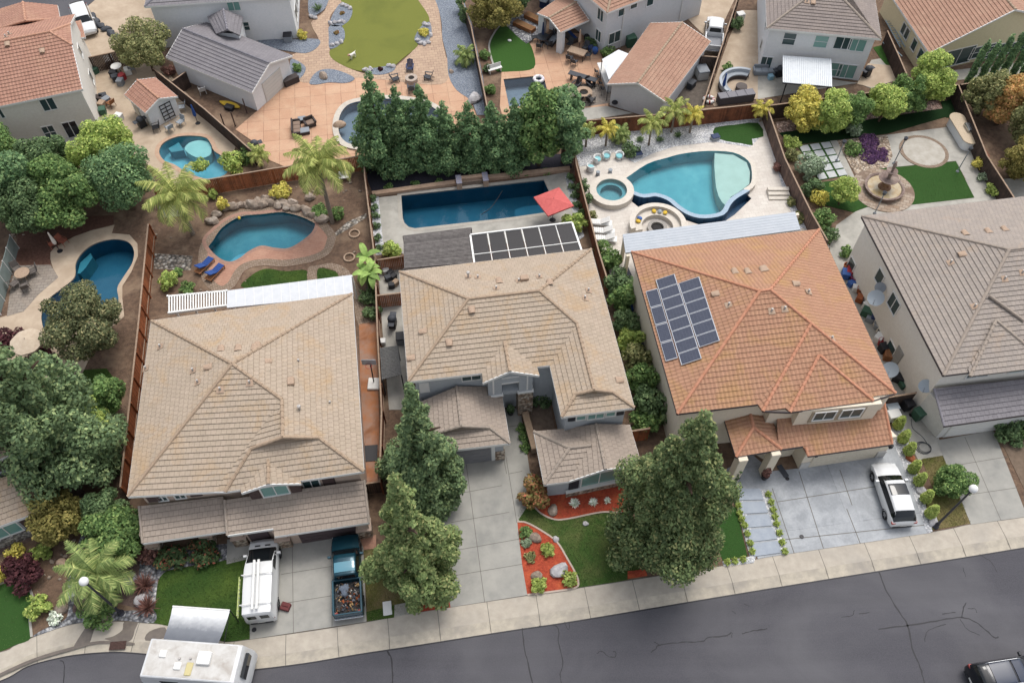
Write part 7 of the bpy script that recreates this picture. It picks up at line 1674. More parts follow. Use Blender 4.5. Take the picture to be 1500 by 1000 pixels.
def open_umb(name,label,px,r,m,sq=False,rz=0,h=2.3,pole=True,n=8,tilt=0.):
    c=G(px[0],px[1],h); t=thing(name,label,'umbrella',(c.x,c.y,0),rz); b=MB(); k=4 if sq else n; vs=[(0,0,h+r*.3)]; fs=[]
    seg=4; ring=[]
    for i in range(k*seg):
        a=2*PI*i/(k*seg); rr=r*(1/math.cos(((a+PI/k)%(2*PI/k))-PI/k) if sq else 1-.05*abs(math.sin(a*k/2))); ring.append((a,min(rr,r*1.42)))
    for f_ in (.33,.66,1.):
        for a,rr in ring: vs.append((rr*f_*math.cos(a),rr*f_*math.sin(a),h+r*.3*(1-f_)-.05*f_*(1-f_)*0+tilt*rr*f_*math.sin(a)))
    m_=len(ring)
    for i in range(m_): fs.append((0,1+i,1+(i+1)%m_)); fs+=[(1+j*m_+i,1+(j+1)*m_+i,1+(j+1)*m_+(i+1)%m_,1+j*m_+(i+1)%m_) for j in range(2)]
    zl=-.14
    for a,rr in ring: vs.append((rr*math.cos(a),rr*math.sin(a),h+zl+tilt*rr*math.sin(a)))
    fs+=[(1+2*m_+i,1+3*m_+i,1+3*m_+(i+1)%m_,1+2*m_+(i+1)%m_) for i in range(m_)]
    b.add(vs,fs); b.build('canopy',m,t,local=True); pt(t,'pole',I_pole,('t',[(0,0,0),(0,0,h+r*.33)],.03,7)); pt(t,'base',I_blk,('l',[(0,.09),(.25,.07),(.3,0)],(0,0,0),16))
    b=MB()
    for i in range(k): a=2*PI*i/k+(PI/k if sq else 0); rr=r*(1.38 if sq else .97); b.tube([(0,0,h+r*.3-.02),(rr*math.cos(a),rr*math.sin(a),h-.03+tilt*rr*math.sin(a))],.018,4)
    b.build('ribs',I_pole,t,local=True); return t
def blobt(name,label,cat,px,r,m,sz=.75,seed=1,group=None,z=0.,ry=None,rough=.18):
    p=G(px[0],px[1],z); b=MB(); b.blob((0,0,r*sz*.3),(r,ry or r*.8),0,seed,sz,12,8,rough); o=b.build(name,m); o.location=(p.x,p.y,z); o.rotation_euler.z=seed; smooth_angle(o,30); return tag(o,label,cat,group)
# ---- street lamps
for lab,px in (('black street lamp with a white globe on the dry grass strip beside the slate driveway',(1370,771)),('black street lamp with a white globe among the front palm fronds',(178,898))):
    p=G(*px); t=thing('street_lamp',lab,'street lamp',(p.x,p.y,0)); pt(t,'post',I_pole,('t',[(0,0,.4),(0,0,5.45)],[.085,.06],10)); pt(t,'base',I_pole,('l',[(.22,0),(.22,.12),(.14,.2),(.13,.5),(.09,.56)],(0,0,0),14),smooth=True); pt(t,'collar',I_pole,('l',[(.06,5.4),(.14,5.46),(.12,5.56),(.1,5.6)],(0,0,0),12)); pt(t,'globe',I_globe,('l',[(0.0,6.14),(.13,6.1),(.24,5.98),(.28,5.84),(.24,5.7),(.13,5.58),(0,5.55)],(0,0,0),20),smooth=True)
# ---- lap pool yard
open_umb('patio_umbrella','square coral parasol at the right end of the lap pool',(811,295),1.25,I_cop,True,R(28),2.3)
sd_=open_umb('table_parasol','round cream parasol on the pale deck at the left edge',(39,500),1.25,mat('cream_fabric','c9b9a4','bba994',4.,.9),h=2.2)
q=[G(a,b,2.75) for a,b in ((591,346),(690,334),(692,386),(592,394))]
t=thing('slatted_cover','weathered grey slatted patio cover behind the blue grey house','patio cover',((q[0]+q[2])/2).xy.to_3d()); n=26; b=MB()
for i in range(n):
    a,c=i/n,(i+.8)/n; A_,B_,C_,D_=q[0].lerp(q[3],a),q[1].lerp(q[2],a),q[1].lerp(q[2],c),q[0].lerp(q[3],c); up=Vector((0,0,.09)); b.add([A_,B_,C_,D_,A_+up,B_+up,C_+up,D_+up],[(4,7,6,5),(0,1,5,4),(1,2,6,5),(2,3,7,6),(3,0,4,7)],raw=True)
M_wthr=mat('weathered_wood','77726f','625d5b',3.,.95,rnd=.2); b.build('slats',M_wthr,t)
for p in q: b=MB(); b.tube([(p.x,p.y,0),(p.x,p.y,2.75)],.08,6); b.build('post',M_wthr,t)
b=MB(); b.tube([q[0]-Vector((0,0,.08)),q[1]-Vector((0,0,.08))],.07,4); b.tube([q[3]-Vector((0,0,.08)),q[2]-Vector((0,0,.08))],.07,4); 
for f_ in (.25,.5,.75): b.tube([q[0].lerp(q[1],f_)-Vector((0,0,.08)),q[3].lerp(q[2],f_)-Vector((0,0,.08))],.06,4)
b.build('beams',M_wthr,t)
q=[G(a,b,2.85) for a,b in ((689,345),(838,327),(852,368),(695,387))]
t=thing('solar_pergola','white framed patio cover carrying black solar heating panels behind the blue grey house','patio cover',((q[0]+q[2])/2).xy.to_3d())
M_shp=mat('solar_heater_black','2d2a2c','252325',9.,.5)
def bar(mb,a,c,w,h,m=0):
    d=(c-a); n_=Vector((-d.y,d.x,0)).normalized()*w/2; up=Vector((0,0,h)); mb.add([a-n_,a+n_,c+n_,c-n_,a-n_+up,a+n_+up,c+n_+up,c-n_+up],[(3,2,1,0),(4,5,6,7),(0,1,5,4),(1,2,6,5),(2,3,7,6),(3,0,4,7)],m,raw=True)
for i in range(7):
    b=MB(); bar(b,q[0].lerp(q[1],i/6),q[3].lerp(q[2],i/6),.15 if i in(0,6) else .06,.1); b.build('rafter',M_white_p,t)
b=MB(); bar(b,q[0].lerp(q[3],.7)+Vector((0,0,.03)),q[1].lerp(q[2],.7)+Vector((0,0,.03)),.06,.1); b.build('cross_rail',M_white_p,t)
b=MB(); bar(b,q[0]+Vector((0,0,.01)),q[1]+Vector((0,0,.01)),.12,.14); b.build('cross_rail',M_white_p,t)
for i in range(6):
    for a0,a1 in ((.03,.68),(.72,1.)):
        p0,p1=q[0].lerp(q[1],(i+.06)/6),q[0].lerp(q[1],(i+.94)/6); r0,r1=q[3].lerp(q[2],(i+.06)/6),q[3].lerp(q[2],(i+.94)/6); b=MB(); z_=Vector((0,0,.03)); b.prism([p0.lerp(r0,a0),p1.lerp(r1,a0),p1.lerp(r1,a1),p0.lerp(r0,a1)],2.86,2.91); b.build('solar_panel',M_shp,t)
for p in q: b=MB(); b.tube([(p.x,p.y,0),(p.x,p.y,2.8)],.09,6); b.build('post',M_white_p,t)
# raised wall with spillway behind the lap pool
l0,l1=G(545,283,.35),G(668,266,.35); r0,r1=G(714,259,.35),G(835,246,.35)
for a,c,lab in ((l0,l1,'left stretch of the low tan wall behind the lap pool'),(r0,r1,'right stretch of the low tan wall behind the lap pool')):
    f=Fr((a.x,a.y,0),head(a,c)); b=MB(f); L=(c-a).length; b.bbox(0,L,-.18,.18,0,.32,.02); b.bbox(0,L,-.24,.24,.32,.4,.02); tag(b.build('pool_wall',mat('tan_wall_stone','bda18a','a98d77',4.,.9,b=.01)),lab,'wall')
a,c=G(668,262,.7),G(714,257,.7); f=Fr((a.x,a.y,0),head(a,c)); L=(c-a).length; t=thing('spillway','tan stone waterfall block with blue corner tiles on the lap pool edge','waterfall',f(L/2,0)); b=MB(f); b.bbox(0,.45,-.7,.35,0,.75,.03); b.bbox(L-.45,L,-.7,.35,0,.75,.03); b.bbox(.45,L-.45,-.05,.35,0,.7,.03); b.build('stone_block',mat('tan_wall_stone','bda18a'),t)
for x in (0,L-.45): b=MB(f); b.bbox(x-.03,x+.48,-.73,.38,.75,.8,.01); b.build('tile_cap',I_navy if 0 else mat('cap_tile','8b91b5','a79c92',9.,.4),t)
b=MB(f); b.box(.5,L-.5,-.3,-.06,.05,.45); b.build('spill_face',mat('mosaic_stone','8f7c6c','6f6258',12.,.6),t)
b=MB(); b.tube(cro([G(736,279),G(728,292),G(718,305),G(705,314)],6),.03,6); o=b.build('pool_hose',I_blk); o.location.z=-.02; tag(o,'thin black cleaner hose lying in the lap pool','hose')
# ---- basketball hoop, shelter, clutter between the houses
p=G(548,563); t=thing('basketball_hoop','portable basketball hoop with a white base in the orange side path','basketball hoop',(p.x,p.y,.03),R(0)); pt(t,'base',I_whf,('b',-.45,.45,-.55,.5,0,.22,.06)); pt(t,'pole',I_blk,('t',[(0,.1,.2),(0,.35,2.5),(0,.2,3.0)],.05,7)); pt(t,'backboard',mat('clear_board','ccd2d8','bcc3ca',3.,.3),('b',-.52,.52,.02,.06,2.6,3.25)); pt(t,'rim',I_red,('t',[(.23*math.cos(a),-.22+.23*math.sin(a),2.8) for a in [i*2*PI/14 for i in range(15)]],.018,5))
q=[G(a,b,2.0) for a,b in ((557,510),(582,506),(588,549),(560,556))]; t=thing('canopy_shelter','grey slatted canopy in the narrow side yard of the blue grey house','canopy',((q[0]+q[2])/2).xy.to_3d()); b=MB()
for i in range(22): A_,B_=q[0].lerp(q[3],i/22),q[1].lerp(q[2],i/22); C_,D_=q[1].lerp(q[2],(i+.7)/22),q[0].lerp(q[3],(i+.7)/22); b.prism([A_,B_,C_,D_],2.0,2.04)
for i in range(9): bar(b,q[0].lerp(q[1],i/8)-Vector((0,0,.03)),q[3].lerp(q[2],i/8)-Vector((0,0,.03)),.06,.05)
b.build('roof_slats',mat('canopy_grey','6c6c6b','5a5a5a',6.,.9),t)
for p in q: b=MB(); b.tube([(p.x,p.y,0),(p.x,p.y,2.)],.05,6); b.build('post',I_blk,t)
def boxthing(name,label,cat,px,w,d,h,m,rz=0.,z=0.,group=None,lid=None):
    p=G(*px,z); t=thing(name,label,cat,(p.x,p.y,z),rz,group); pt(t,'body',m,('b',-w/2,w/2,-d/2,d/2,.02,h*.88,min(.05,w*.12))); pt(t,'lid',lid or m,('b',-w/2-.02,w/2+.02,-d/2-.02,d/2+.02,h*.885,h,min(.04,w*.1))); return t
def bin_(label,px,m,rz=0.,lid=None):
    p=G(*px); t=thing('wheelie_bin',label,'bin',(p.x,p.y,0),rz); pt(t,'body',m,('q',[(-.26,-.3,.05),(.26,-.3,.05),(.26,.3,.05),(-.26,.3,.05),(-.33,-.38,.95),(.33,-.38,.95),(.33,.38,.95),(-.33,.38,.95)],[(3,2,1,0),(4,5,6,7),(0,1,5,4),(1,2,6,5),(2,3,7,6),(3,0,4,7)])); pt(t,'lid',lid or m,('b',-.35,.35,-.42,.4,.95,1.03,.05))
    for x in(-1,1): pt(t,'wheel',M_tyre,('t',[(x*.24,.3,.13),(x*.31,.3,.13)],.13,12))
    return t
bin_('dark green wheelie bin beside the pale wall of the grey roofed house',(1341,612),I_green,.4); bin_('black wheelie bin in front of the dark side gate',(1325,598),I_blk,.3)
def grill(label,px,rz=0.):
    p=G(*px); t=thing('barbecue_grill',label,'grill',(p.x,p.y,.03),rz); pt(t,'cabinet',I_blk,('b',-.35,.35,-.28,.28,.08,.85)); pt(t,'hood',I_char,('l',[(0,1.2),(.2,1.17),(.33,1.05),(.36,.88),(0,.88)],(0,0,0),14),smooth=True)
    for x in(-1,1): pt(t,'side_shelf',I_char,('b',x*.55-.18,x*.55+.18,-.25,.25,.82,.87))
    for x in(-1,1):
        for y in(-1,1): pt(t,'wheel',M_tyre,('t',[(x*.28,y*.22,.06),(x*.33,y*.22,.06)],.06,9))
    return t
grill('covered black grill beside the shrub in the narrow side yard',(576,477),1.5); grill('black grill beside the wall of the small red roofed shed',(210,186),.8); grill('black grill under the edge of the metal awning',(1140,112),.3); grill('black grill at the corner of the white corner house',(1268,112),.6); grill('dark grill at the lower end of the terracotta patio',(376,221),.5)
boxthing('air_conditioner','grey air conditioner beside the blue grey house wall',  'air conditioner',(589,500),.8,.8,.8,I_grey,.1,lid=I_blk); boxthing('storage_tub','white tub beside the slatted canopy','tub',(561,503),.45,.45,.45,I_whf,.1)
boxthing('air_conditioner','grey air conditioner on the blue gravel by the white rear house','air conditioner',(423,60),.85,.85,.85,I_grey,.1,lid=I_blk); boxthing('air_conditioner','navy air conditioner beside the tiled patio cover','air conditioner',(797,10),.8,.8,.85,I_navy,-.5,lid=I_grey); boxthing('air_conditioner','beige air conditioner in the side yard hedge','air conditioner',(934,512),.8,.8,.8,I_tanst,.1,lid=I_blk)
boxthing('deck_box','dark brown deck box beside the roll up garage door','deck box',(427,122),1.6,.7,.7,I_dkw,R(38)); 
rd=random.Random(3)
mats_=[I_blk,I_char,I_whf,I_grey,I_blk]
for i,(u,v,lab) in enumerate([(566,400,'white pot among the black clutter by the cross fence'),(572,403,'black tub among the clutter by the cross fence'),(569,410,'charcoal tub among the clutter by the cross fence'),(577,408,'black crate next to the white pot by the cross fence'),(580,417,'pale pot against the blue grey wall by the cross fence'),(574,421,'black pot lowest in the clutter by the cross fence')]):
    boxthing('storage_tub',lab,'tub',(u,v),.5,.4,.5,[I_whf,I_blk,I_char,I_blk,I_tanst,I_blk][i],rd.uniform(0,1.5))
p=G(543,664); b=MB(Fr((p.x,p.y,.05),R(5))); b.bbox(-.5,.5,-.65,.65,0,.03,.01); tag(b.build('door_mat',I_blk),'black mat on the orange side path','mat')
# ---- tan house back yard
lg=mk_lounger(I_wood,I_blue); again(lg,(301,392),R(-28),'navy cushioned wooden lounger nearer the cobble border','loungers by the boulder pool'); again(lg,(316,402),R(-28),'navy cushioned wooden lounger farther right on the pink deck','loungers by the boulder pool')
q=[G(a,b,2.85) for a,b in ((247,436),(333,428),(333,449),(247,460))]; t=thing('white_pergola','white slatted pergola with open gaps behind the tan house','pergola',((q[0]+q[2])/2).xy.to_3d()); b=MB()
for i in range(22): bar(b,q[0].lerp(q[1],(i+.5)/22)+Vector((0,0,.1)),q[3].lerp(q[2],(i+.5)/22)+Vector((0,0,.1)),.09,.12)
b.build('slats',M_white_p,t); b=MB(); bar(b,q[0],q[1],.14,.22); bar(b,q[3],q[2],.14,.22); b.build('beams',M_white_p,t)
for i in range(4): p=q[0].lerp(q[1],i/3); b=MB(); b.tube([(p.x,p.y,0),(p.x,p.y,3.12)],.09,6); b.build('post',M_white_p,t)
q=[G(a,b,2.9) for a,b in ((333,427),(515,404),(518,434),(333,452))]; t=thing('white_patio_cover','long solid white patio cover behind the tan house','patio cover',((q[0]+q[2])/2).xy.to_3d()); b=MB(); b.prism(q,2.9,3.02); b.build('roof_panel',mat('white_cover','d3d5d8','c8cbcf',2.,.6),t); b=MB()
for i in range(1,14): bar(b,q[0].lerp(q[1],i/14)+Vector((0,0,.12)),q[3].lerp(q[2],i/14)+Vector((0,0,.12)),.03,.025)
b.build('seams',M_white_p,t)
for p in (q[0],q[0].lerp(q[1],.5),q[1]): b=MB(); b.tube([(p.x,p.y,0),(p.x,p.y,2.9)],.09,6); b.build('post',M_white_p,t)
BO=T('b2',[(-150,258),(-110,248),(-70,238),(-30,238),(5,238),(30,218),(60,235),(75,205),(100,225),(125,195),(150,240),(175,228),(195,250),(225,230),(245,258),(280,255),(310,275),(325,195),(340,295),(368,310),(395,322),(-200,290),(-225,330)])
for i,p in enumerate(BO):
    r_=rd.uniform(.35,.62); b=MB(); b.blob((0,0,r_*.3),(r_,r_*.8),0,i,.8,11,7,.2); o=b.build('boulder',I_rock); o.location=(p.x,p.y,.02); smooth_angle(o,30); tag(o,'tan boulder in the rock edge along the back of the freeform pool','boulder','boulders around the freeform pool')
blobt('float_ball','small yellow ball at the edge of the boulder pool','ball',(350.5,320),.16,I_yell,1.,2,rough=0)
p=G(253,318); b=MB(Fr((p.x,p.y,0),R(8))); b.add([(-.9,0,.05),(.9,0,.05),(.9,.35,1.1),(-.9,.35,1.1),(-.9,.06,.05),(.9,.06,.05),(.9,.41,1.1),(-.9,.41,1.1)],[(0,1,2,3),(7,6,5,4),(3,2,6,7),(0,3,7,4),(1,5,6,2),(0,4,5,1)]); tag(b.build('leaning_board',I_whf),'white board leaning behind the tall left palm','board')
for i,(u,v) in enumerate(((519.5,343),(512,378))):
    p=G(u,v); b=MB(); b.lathe([(.5,0),(.5,.14),(.38,.16),(.36,.05)],(0,0,0),18); o=b.build('planter_ring',I_tanst); o.location=(p.x,p.y,0); tag(o,('upper' if i==0 else 'lower')+' stone planter ring on the bark near the banana plant','planter ring')
p=G(505,264); t=thing('garden_bench','small white garden bench on the bark behind the leaning palm','bench',(p.x,p.y,0),R(8)); pt(t,'seat',I_whf,('b',-.5,.5,-.2,.2,.4,.45)); pt(t,'backrest',I_whf,('b',-.5,.5,.2,.25,.45,.85))
for x in (-.44,.44): pt(t,'leg',I_whf,('b',x-.03,x+.03,-.18,.2,0,.4))
# ---- kidney pool deck, left
cu=closed_umb(mat('white_canvas','e0d6cb',None),'closed white patio umbrella among red chairs on the pale deck',(88,368))
rc=mk_chair(q_('red_brown_sling','a0604e',.9)); again(rc,(80,362),.6,'red brown chair left of the closed white umbrella'); again(rc,(95,358),-2.,'red brown chair right of the closed white umbrella')
tb=mk_table(I_tanst,.6); again(tb,(38,408),0,'round stone patio table beside the panel fence')
gc=mk_chair(q_('taupe_sling','6b645f',.9),w=.3)
for u,v,a,l in ((29,399,-2.4,'taupe armchair behind the round stone table'),(51,402,2.2,'taupe armchair right of the round stone table'),(25,420,-.6,'taupe armchair nearest the panel fence'),(40,424,.5,'taupe armchair in front of the round stone table')): again(gc,(u,v),a,l,'armchairs at the stone table')
p=G(78,536); t=thing('garden_bench','dark wooden bench on the pale deck beside the maroon shrub','bench',(p.x,p.y,0),R(50)); pt(t,'seat',I_dkw,('b',-.7,.7,-.22,.22,.4,.46)); pt(t,'backrest',I_dkw,('b',-.7,.7,.22,.27,.46,.9))
for x in (-.6,.6): pt(t,'leg',I_dkw,('b',x-.03,x+.03,-.2,.22,0,.4))
# ---- infinity pool yard
q=[G(a,b,2.95) for a,b in ((912,345),(1164,312),(1172,338),(916,372))]; t=thing('flat_patio_cover','pale grey flat patio cover behind the orange roofed house','patio cover',((q[0]+q[2])/2).xy.to_3d()); b=MB(); b.prism(q,2.95,3.1); b.build('roof_panel',mat('pale_grey_cover','b9bec4','b0b6bd',1.5,.7),t); b=MB()
for i in range(1,7): bar(b,q[0].lerp(q[3],i/7)+Vector((0,0,.15)),q[1].lerp(q[2],i/7)+Vector((0,0,.15)),.02,.012)
b.build('seams',mat('seam_grey','b6bbc1',None),t)
for p in (q[0],q[0].lerp(q[1],.33),q[0].lerp(q[1],.66),q[1],q[3]):
    b=MB(Fr((p.x+.2,p.y-.1,0),R(9))); b.bbox(-.14,.14,-.14,.14,0,2.95,.02); b.build('post',M_stuc_cream,t)
tc=mk_table(I_turq,.01); 
def tub_chair(label,px,rz,group=None):
    p=G(*px); t=thing('tub_chair',label,'chair',(p.x,p.y,.02),rz,group); b=MB(); vs=[];n=14
    for i in range(n+1):
        a=R(-20)+R(220)*i/n; x,y=math.cos(a),math.sin(a); vs+=[(x*.36,y*.36,.05),(x*.42,y*.42,.66),(x*.34,y*.34,.66),(x*.31,y*.31,.36)]
    b.add(vs,[(4*i+j,4*i+4+j,4*i+5+j,4*i+1+j) for i in range(n) for j in range(3)]+[(0,1,2,3),(4*n+3,4*n+2,4*n+1,4*n)]); b.build('shell',I_whf,t,local=True,smooth=True); pt(t,'cushion',I_turq,('l',[(0,.46),(.26,.45),(.31,.4),(.31,.3),(0,.3)],(0,0,0),16),smooth=True); pt(t,'base',I_whf,('l',[(.3,.3),(.24,.02),(0,.02)],(0,0,0),14)); return t
bpy.data.objects.remove(tc) if not kids(tc) else [bpy.data.objects.remove(o) for o in kids(tc)+[tc]]
for l,px,a in (('lowest of the white tub chairs with turquoise cushions, nearest the spa',(865,249.5),2.2),('second turquoise cushioned tub chair up from the spa',(875,237.5),1.2),('third turquoise cushioned tub chair, below the yellow orange palm',(888,233),.4),('rightmost turquoise cushioned tub chair beside the round dark shrub',(906.5,233),-.3)): tub_chair(l,px,a,'turquoise tub chairs')
for l,px in (('left white drum stool before the tub chairs',(875.5,257)),('right white drum stool before the tub chairs',(893.5,254))):
    p=G(*px); b=MB(); b.lathe([(0,.45),(.17,.45),(.2,.42),(.15,.22),(.2,.03),(.2,0)],(0,0,0),16); o=b.build('drum_stool',I_gcush); o.location=(p.x,p.y,.02); smooth_angle(o,40); tag(o,l,'stool','drum stools')
lw_=mk_lounger(I_whf,I_whf)
for l,px in (('uppermost white lounger beside the brown fence',(880,329.5)),('middle white lounger beside the brown fence',(884,342)),('lowest white lounger beside the brown fence',(887,353))): again(lw_,px,R(84),l,'white loungers')
for l,px in (('navy cushion pouf on the left rim of the infinity pool',(934,229)),('navy cushion pouf on the top rim of the infinity pool',(1047,204))): boxthing('pouf',l,'pouf',px,.75,.6,.45,I_gcush,.3,lid=I_navy)
c=G(962,337); t=thing('fire_pit_bench','curved cream stone bench around a dark fire pit by the patio cover','fire pit',(c.x,c.y,0)); b=MB(); A=[(R(-15)+R(210)*i/24) for i in range(25)]; 
def ringwall(b,r0,r1,z0,z1,A):
    vs=[]
    for a in A: vs+=[(r0*math.cos(a),r0*math.sin(a),z0),(r0*math.cos(a),r0*math.sin(a),z1),(r1*math.cos(a),r1*math.sin(a),z1),(r1*math.cos(a),r1*math.sin(a),z0)]
    n=len(A)-1; b.add(vs,[(4*i+j,4*i+j+1,4*i+5+j,4*i+4+j) for i in range(n) for j in range(3)]+[(0,3,2,1),(4*n,4*n+1,4*n+2,4*n+3)])
ringwall(b,1.35,2.0,0.02,.48,A); ringwall(b,2.0,2.45,.02,.85,A); b.build('bench',M_cream,t,local=True); b=MB(); ringwall(b,.55,.85,.02,.42,[2*PI*i/28 for i in range(29)]); b.build('pit_ring',mat('grey_pit_stone','a8a29b','8f8a84',6.,.9),t,local=True); pt(t,'coals',mat('black_coal','2a2828','3a3735',14.,.95),('l',[(0,.3),(.3,.28),(.56,.2)],(0,0,0),18))
for i,(a,cm,l) in enumerate(((R(95),I_yell,'yellow pillow at the top of the curved bench'),(R(78),I_gcush,'grey pillow at the top of the curved bench'),(R(62),I_yell,'yellow pillow right of the grey pillow on the curved bench'),(R(150),I_bluep,'blue pillow on the left arm of the curved bench'),(R(163),I_yell,'yellow pillow on the left arm of the curved bench'))):
    b=MB(); b.blob((0,0,0),(.24,.2),0,i,.55,10,6,.02,-1); o=b.build('pillow',cm); o.location=(c.x+1.7*math.cos(a),c.y+1.7*math.sin(a),.6); o.rotation_euler.z=a; smooth_angle(o,50); tag(o,l,'pillow')
p=G(1139,283); f=Fr((p.x,p.y,0),R(0)); b=MB(f)
for i in range(3): b.bbox(-.95,.95,-.9+i*.42,-.5+i*.42+.02,.0,.15*(i+1),.02)
tag(b.build('stone_steps',M_cream),'three pale stone steps at the right end of the infinity pool','steps')
p=G(919,408); b=MB(Fr((p.x,p.y,0),R(-5))); b.add([(0,-1.1,.1),(.3,-.5,.1),(.34,.2,.1),(0,1.2,.1),(-.3,.2,.1),(-.28,-.5,.1),(0,-1.1,.2),(.3,-.5,.24),(.34,.2,.24),(0,1.2,.2),(-.3,.2,.24),(-.28,-.5,.24)],[(5,4,3,2,1,0),(6,7,8,9,10,11)]+[(i,(i+1)%6,6+(i+1)%6,6+i) for i in range(6)]); tag(b.build('covered_board',I_char),'dark leaf shaped covered board beside the orange roofed house','board')
for i,(u,v,m,l) in enumerate([(914,452,I_blk,'black folded chair clutter in the hedge opposite the solar panels'),(925,455,I_bluep,'blue tub in the hedge opposite the solar panels'),(938,523,I_navy,'navy tub beside the beige air conditioner'),(960,546,I_blk,'black ladder case against the cream side wall')]): boxthing('storage_tub',l,'tub',(u,v),.6,.6,.6,m,.4*i)
# solar array on the left slope of the orange roof
hN=roof_or.faces[1]; o_,uu,vd,nr,_=hN
def rf(u,v): 
    r=ray(u,v); c0=Vector((0,0,HC)); t_=(o_-c0).dot(nr)/r.dot(nr); return c0+r*t_
t=thing('solar_array','stepped array of dark blue solar panels on the left slope of the orange roof','solar array',tuple(Vector((rf(1000,470).x,rf(1000,470).y,rf(1000,470).z))))
def solmat():
    m,nt,p=newmat('solar_cells'); uv=nt.nodes.new('ShaderNodeUVMap').outputs[0]; br=N(nt,'ShaderNodeTexBrick',Scale=1.,**{'Brick Width':.1667,'Row Height':.1,'Mortar Size':.006,'Mortar Smooth':.2,'Bias':0.}); br.offset=0.; nt.links.new(uv,br.inputs['Vector']); br.inputs['Color1'].default_value=lin('3b4050'); br.inputs['Color2'].default_value=lin('434857'); br.inputs['Mortar'].default_value=lin('585c6a'); nt.links.new(br.outputs['Color'],p.inputs['Base Color']); p.inputs['Roughness'].default_value=.25; p.inputs['Specular IOR Level'].default_value=.4; return m
M_sol=solmat(); M_salu=q_('solar_frame','c9ccd1',.4,.5)
def solcol(tl,tr,br_,bl,n):
    A_,B_,C_,D_=[rf(*p) for p in (tl,tr,br_,bl)]
    for i in range(n):
        P=[A_.lerp(D_,(i+.02)/n),B_.lerp(C_,(i+.02)/n),B_.lerp(C_,(i+.98)/n),A_.lerp(D_,(i+.98)/n)]; c_=sum(P,Vector())/4; b=MB(); up=nr*.16; lo=nr*.11; inn=[p+(c_-p).normalized()*.06 for p in P]
        b.add([p+up for p in P]+[p+lo for p in P],[(0,1,2,3),(7,6,5,4)]+[(j,4+j,4+(j+1)%4,(j+1)%4) for j in range(4)]); fo=b.build('solar_panel',M_salu,t)
        g=MB(); pts=[p+nr*.166 for p in inn]; 
        fl=(pts[1]-pts[0]).cross(pts[2]-pts[0]).z>0; od=(0,1,2,3) if fl else (3,2,1,0); U=[(0.,0.),(1.,0.),(1.,1.),(0.,1.)]; g.add(pts,[od],0,[[U[k] for k in od]]); g.build('cells',M_sol,fo)
# panel columns in photo rows
solcol((946.5,428),(963.5,423.5),(993.5,526),(976,531),4)
solcol((961,411.5),(988.5,402.5),(1028.5,526.5),(999,536.5),8)
solcol((994,416.5),(1024.5,406.5),(1055,500.5),(1025,510.5),6)
# ---- clutter along the side yard of the grey roofed house
cl=[(1240,396,I_terra,'terracotta tub at the top of the clutter row'),(1244,402,I_red,'red tub below the terracotta tub in the clutter row'),(1237,405,I_bluep,'blue tub beside the red tub in the clutter row'),(1250,411,q_('magenta_plastic','84365c'),'magenta tub in the clutter row'),(1246,418,I_bluep,'blue crate below the magenta tub in the clutter row'),(1253,425,I_whf,'white pot in the upper clutter row'),(1259,429,I_terra,'brown pot right of the white pot in the clutter row'),(1263,437,I_dkw,'dark wicker basket in the clutter row'),(1258,440,I_terra,'brown crate left of the wicker basket in the clutter row'),(1267,446,I_dkw,'dark brown box in the middle clutter row'),(1270,453,I_whf,'white bowl in the middle clutter row'),(1268,461,I_green,'green tub in the middle clutter row'),(1275,462,I_tanst,'tan lid beside the green tub in the clutter row'),(1273,470,I_grey,'grey drum in the middle clutter row'),(1281,471,I_navy,'navy drum in the middle clutter row'),(1284,481,I_gcush,'grey sack below the navy drum in the clutter row'),(1290,489,I_blk,'black rack below the grey sack in the clutter row'),(1285,498,I_whf,'white bucket in the lower clutter row'),(1289,505,I_red,'red toolbox in the lower clutter row'),(1294,513,I_blk,'black toolbox in the lower clutter row'),(1299,524,I_wood,'tan wooden crate in the lower clutter row'),(1309,548,I_char,'charcoal tub below the satellite dish'),(1314,557,I_blk,'black tub below the charcoal tub by the satellite dish'),(1321,566,I_green,'dark green tub at the bottom of the clutter row')]
for i,(u,v,m,l) in enumerate(cl):
    p=G(u,v); rr=rd.uniform(.28,.42); t=thing('storage_tub',l,'tub',(p.x,p.y,.02),rd.uniform(0,3))
    if i%3==0: pt(t,'body',m,('l',[(0,.05),(rr*.75,.02),(rr,.55),(rr*1.06,.6),(rr*.92,.6),(rr*.85,.4),(0,.38)],(0,0,0),14),smooth=True)
    else: pt(t,'body',m,('b',-rr,rr,-rr*.8,rr*.8,.0,rr*1.5,.05)); pt(t,'lid',m,('b',-rr*1.05,rr*1.05,-rr*.85,rr*.85,rr*1.5,rr*1.65,.04))
def dish(label,p,az,r=.45,m=I_grey):
    t=thing('satellite_dish',label,'satellite dish',tuple(p),az); b=MB(); vs=[];n=18;el=R(42); nv=Vector((0,-math.cos(el),math.sin(el))); vv=Vector((0,math.sin(el),math.cos(el)))
    for k in range(4):
        q=r*k/3
        for i in range(n): a=2*PI*i/n; vs.append(Vector((q*math.cos(a),0,0))+vv*(q*math.sin(a))+nv*(q*q*.3))
    b.add(vs,[(k*n+i,k*n+(i+1)%n,(k+1)*n+(i+1)%n,(k+1)*n+i) for k in range(3) for i in range(n)]); b.build('reflector',m,t,local=True,smooth=True); pt(t,'arm',I_grey,('t',[(0,.02,-.05),(0,-.45,-.3),(0,-.5,-.05)],.02,5)); pt(t,'mount',I_grey,('t',[(0,0,0),(0,.25,-.15),(0,.3,-.6)],.03,6)); return t
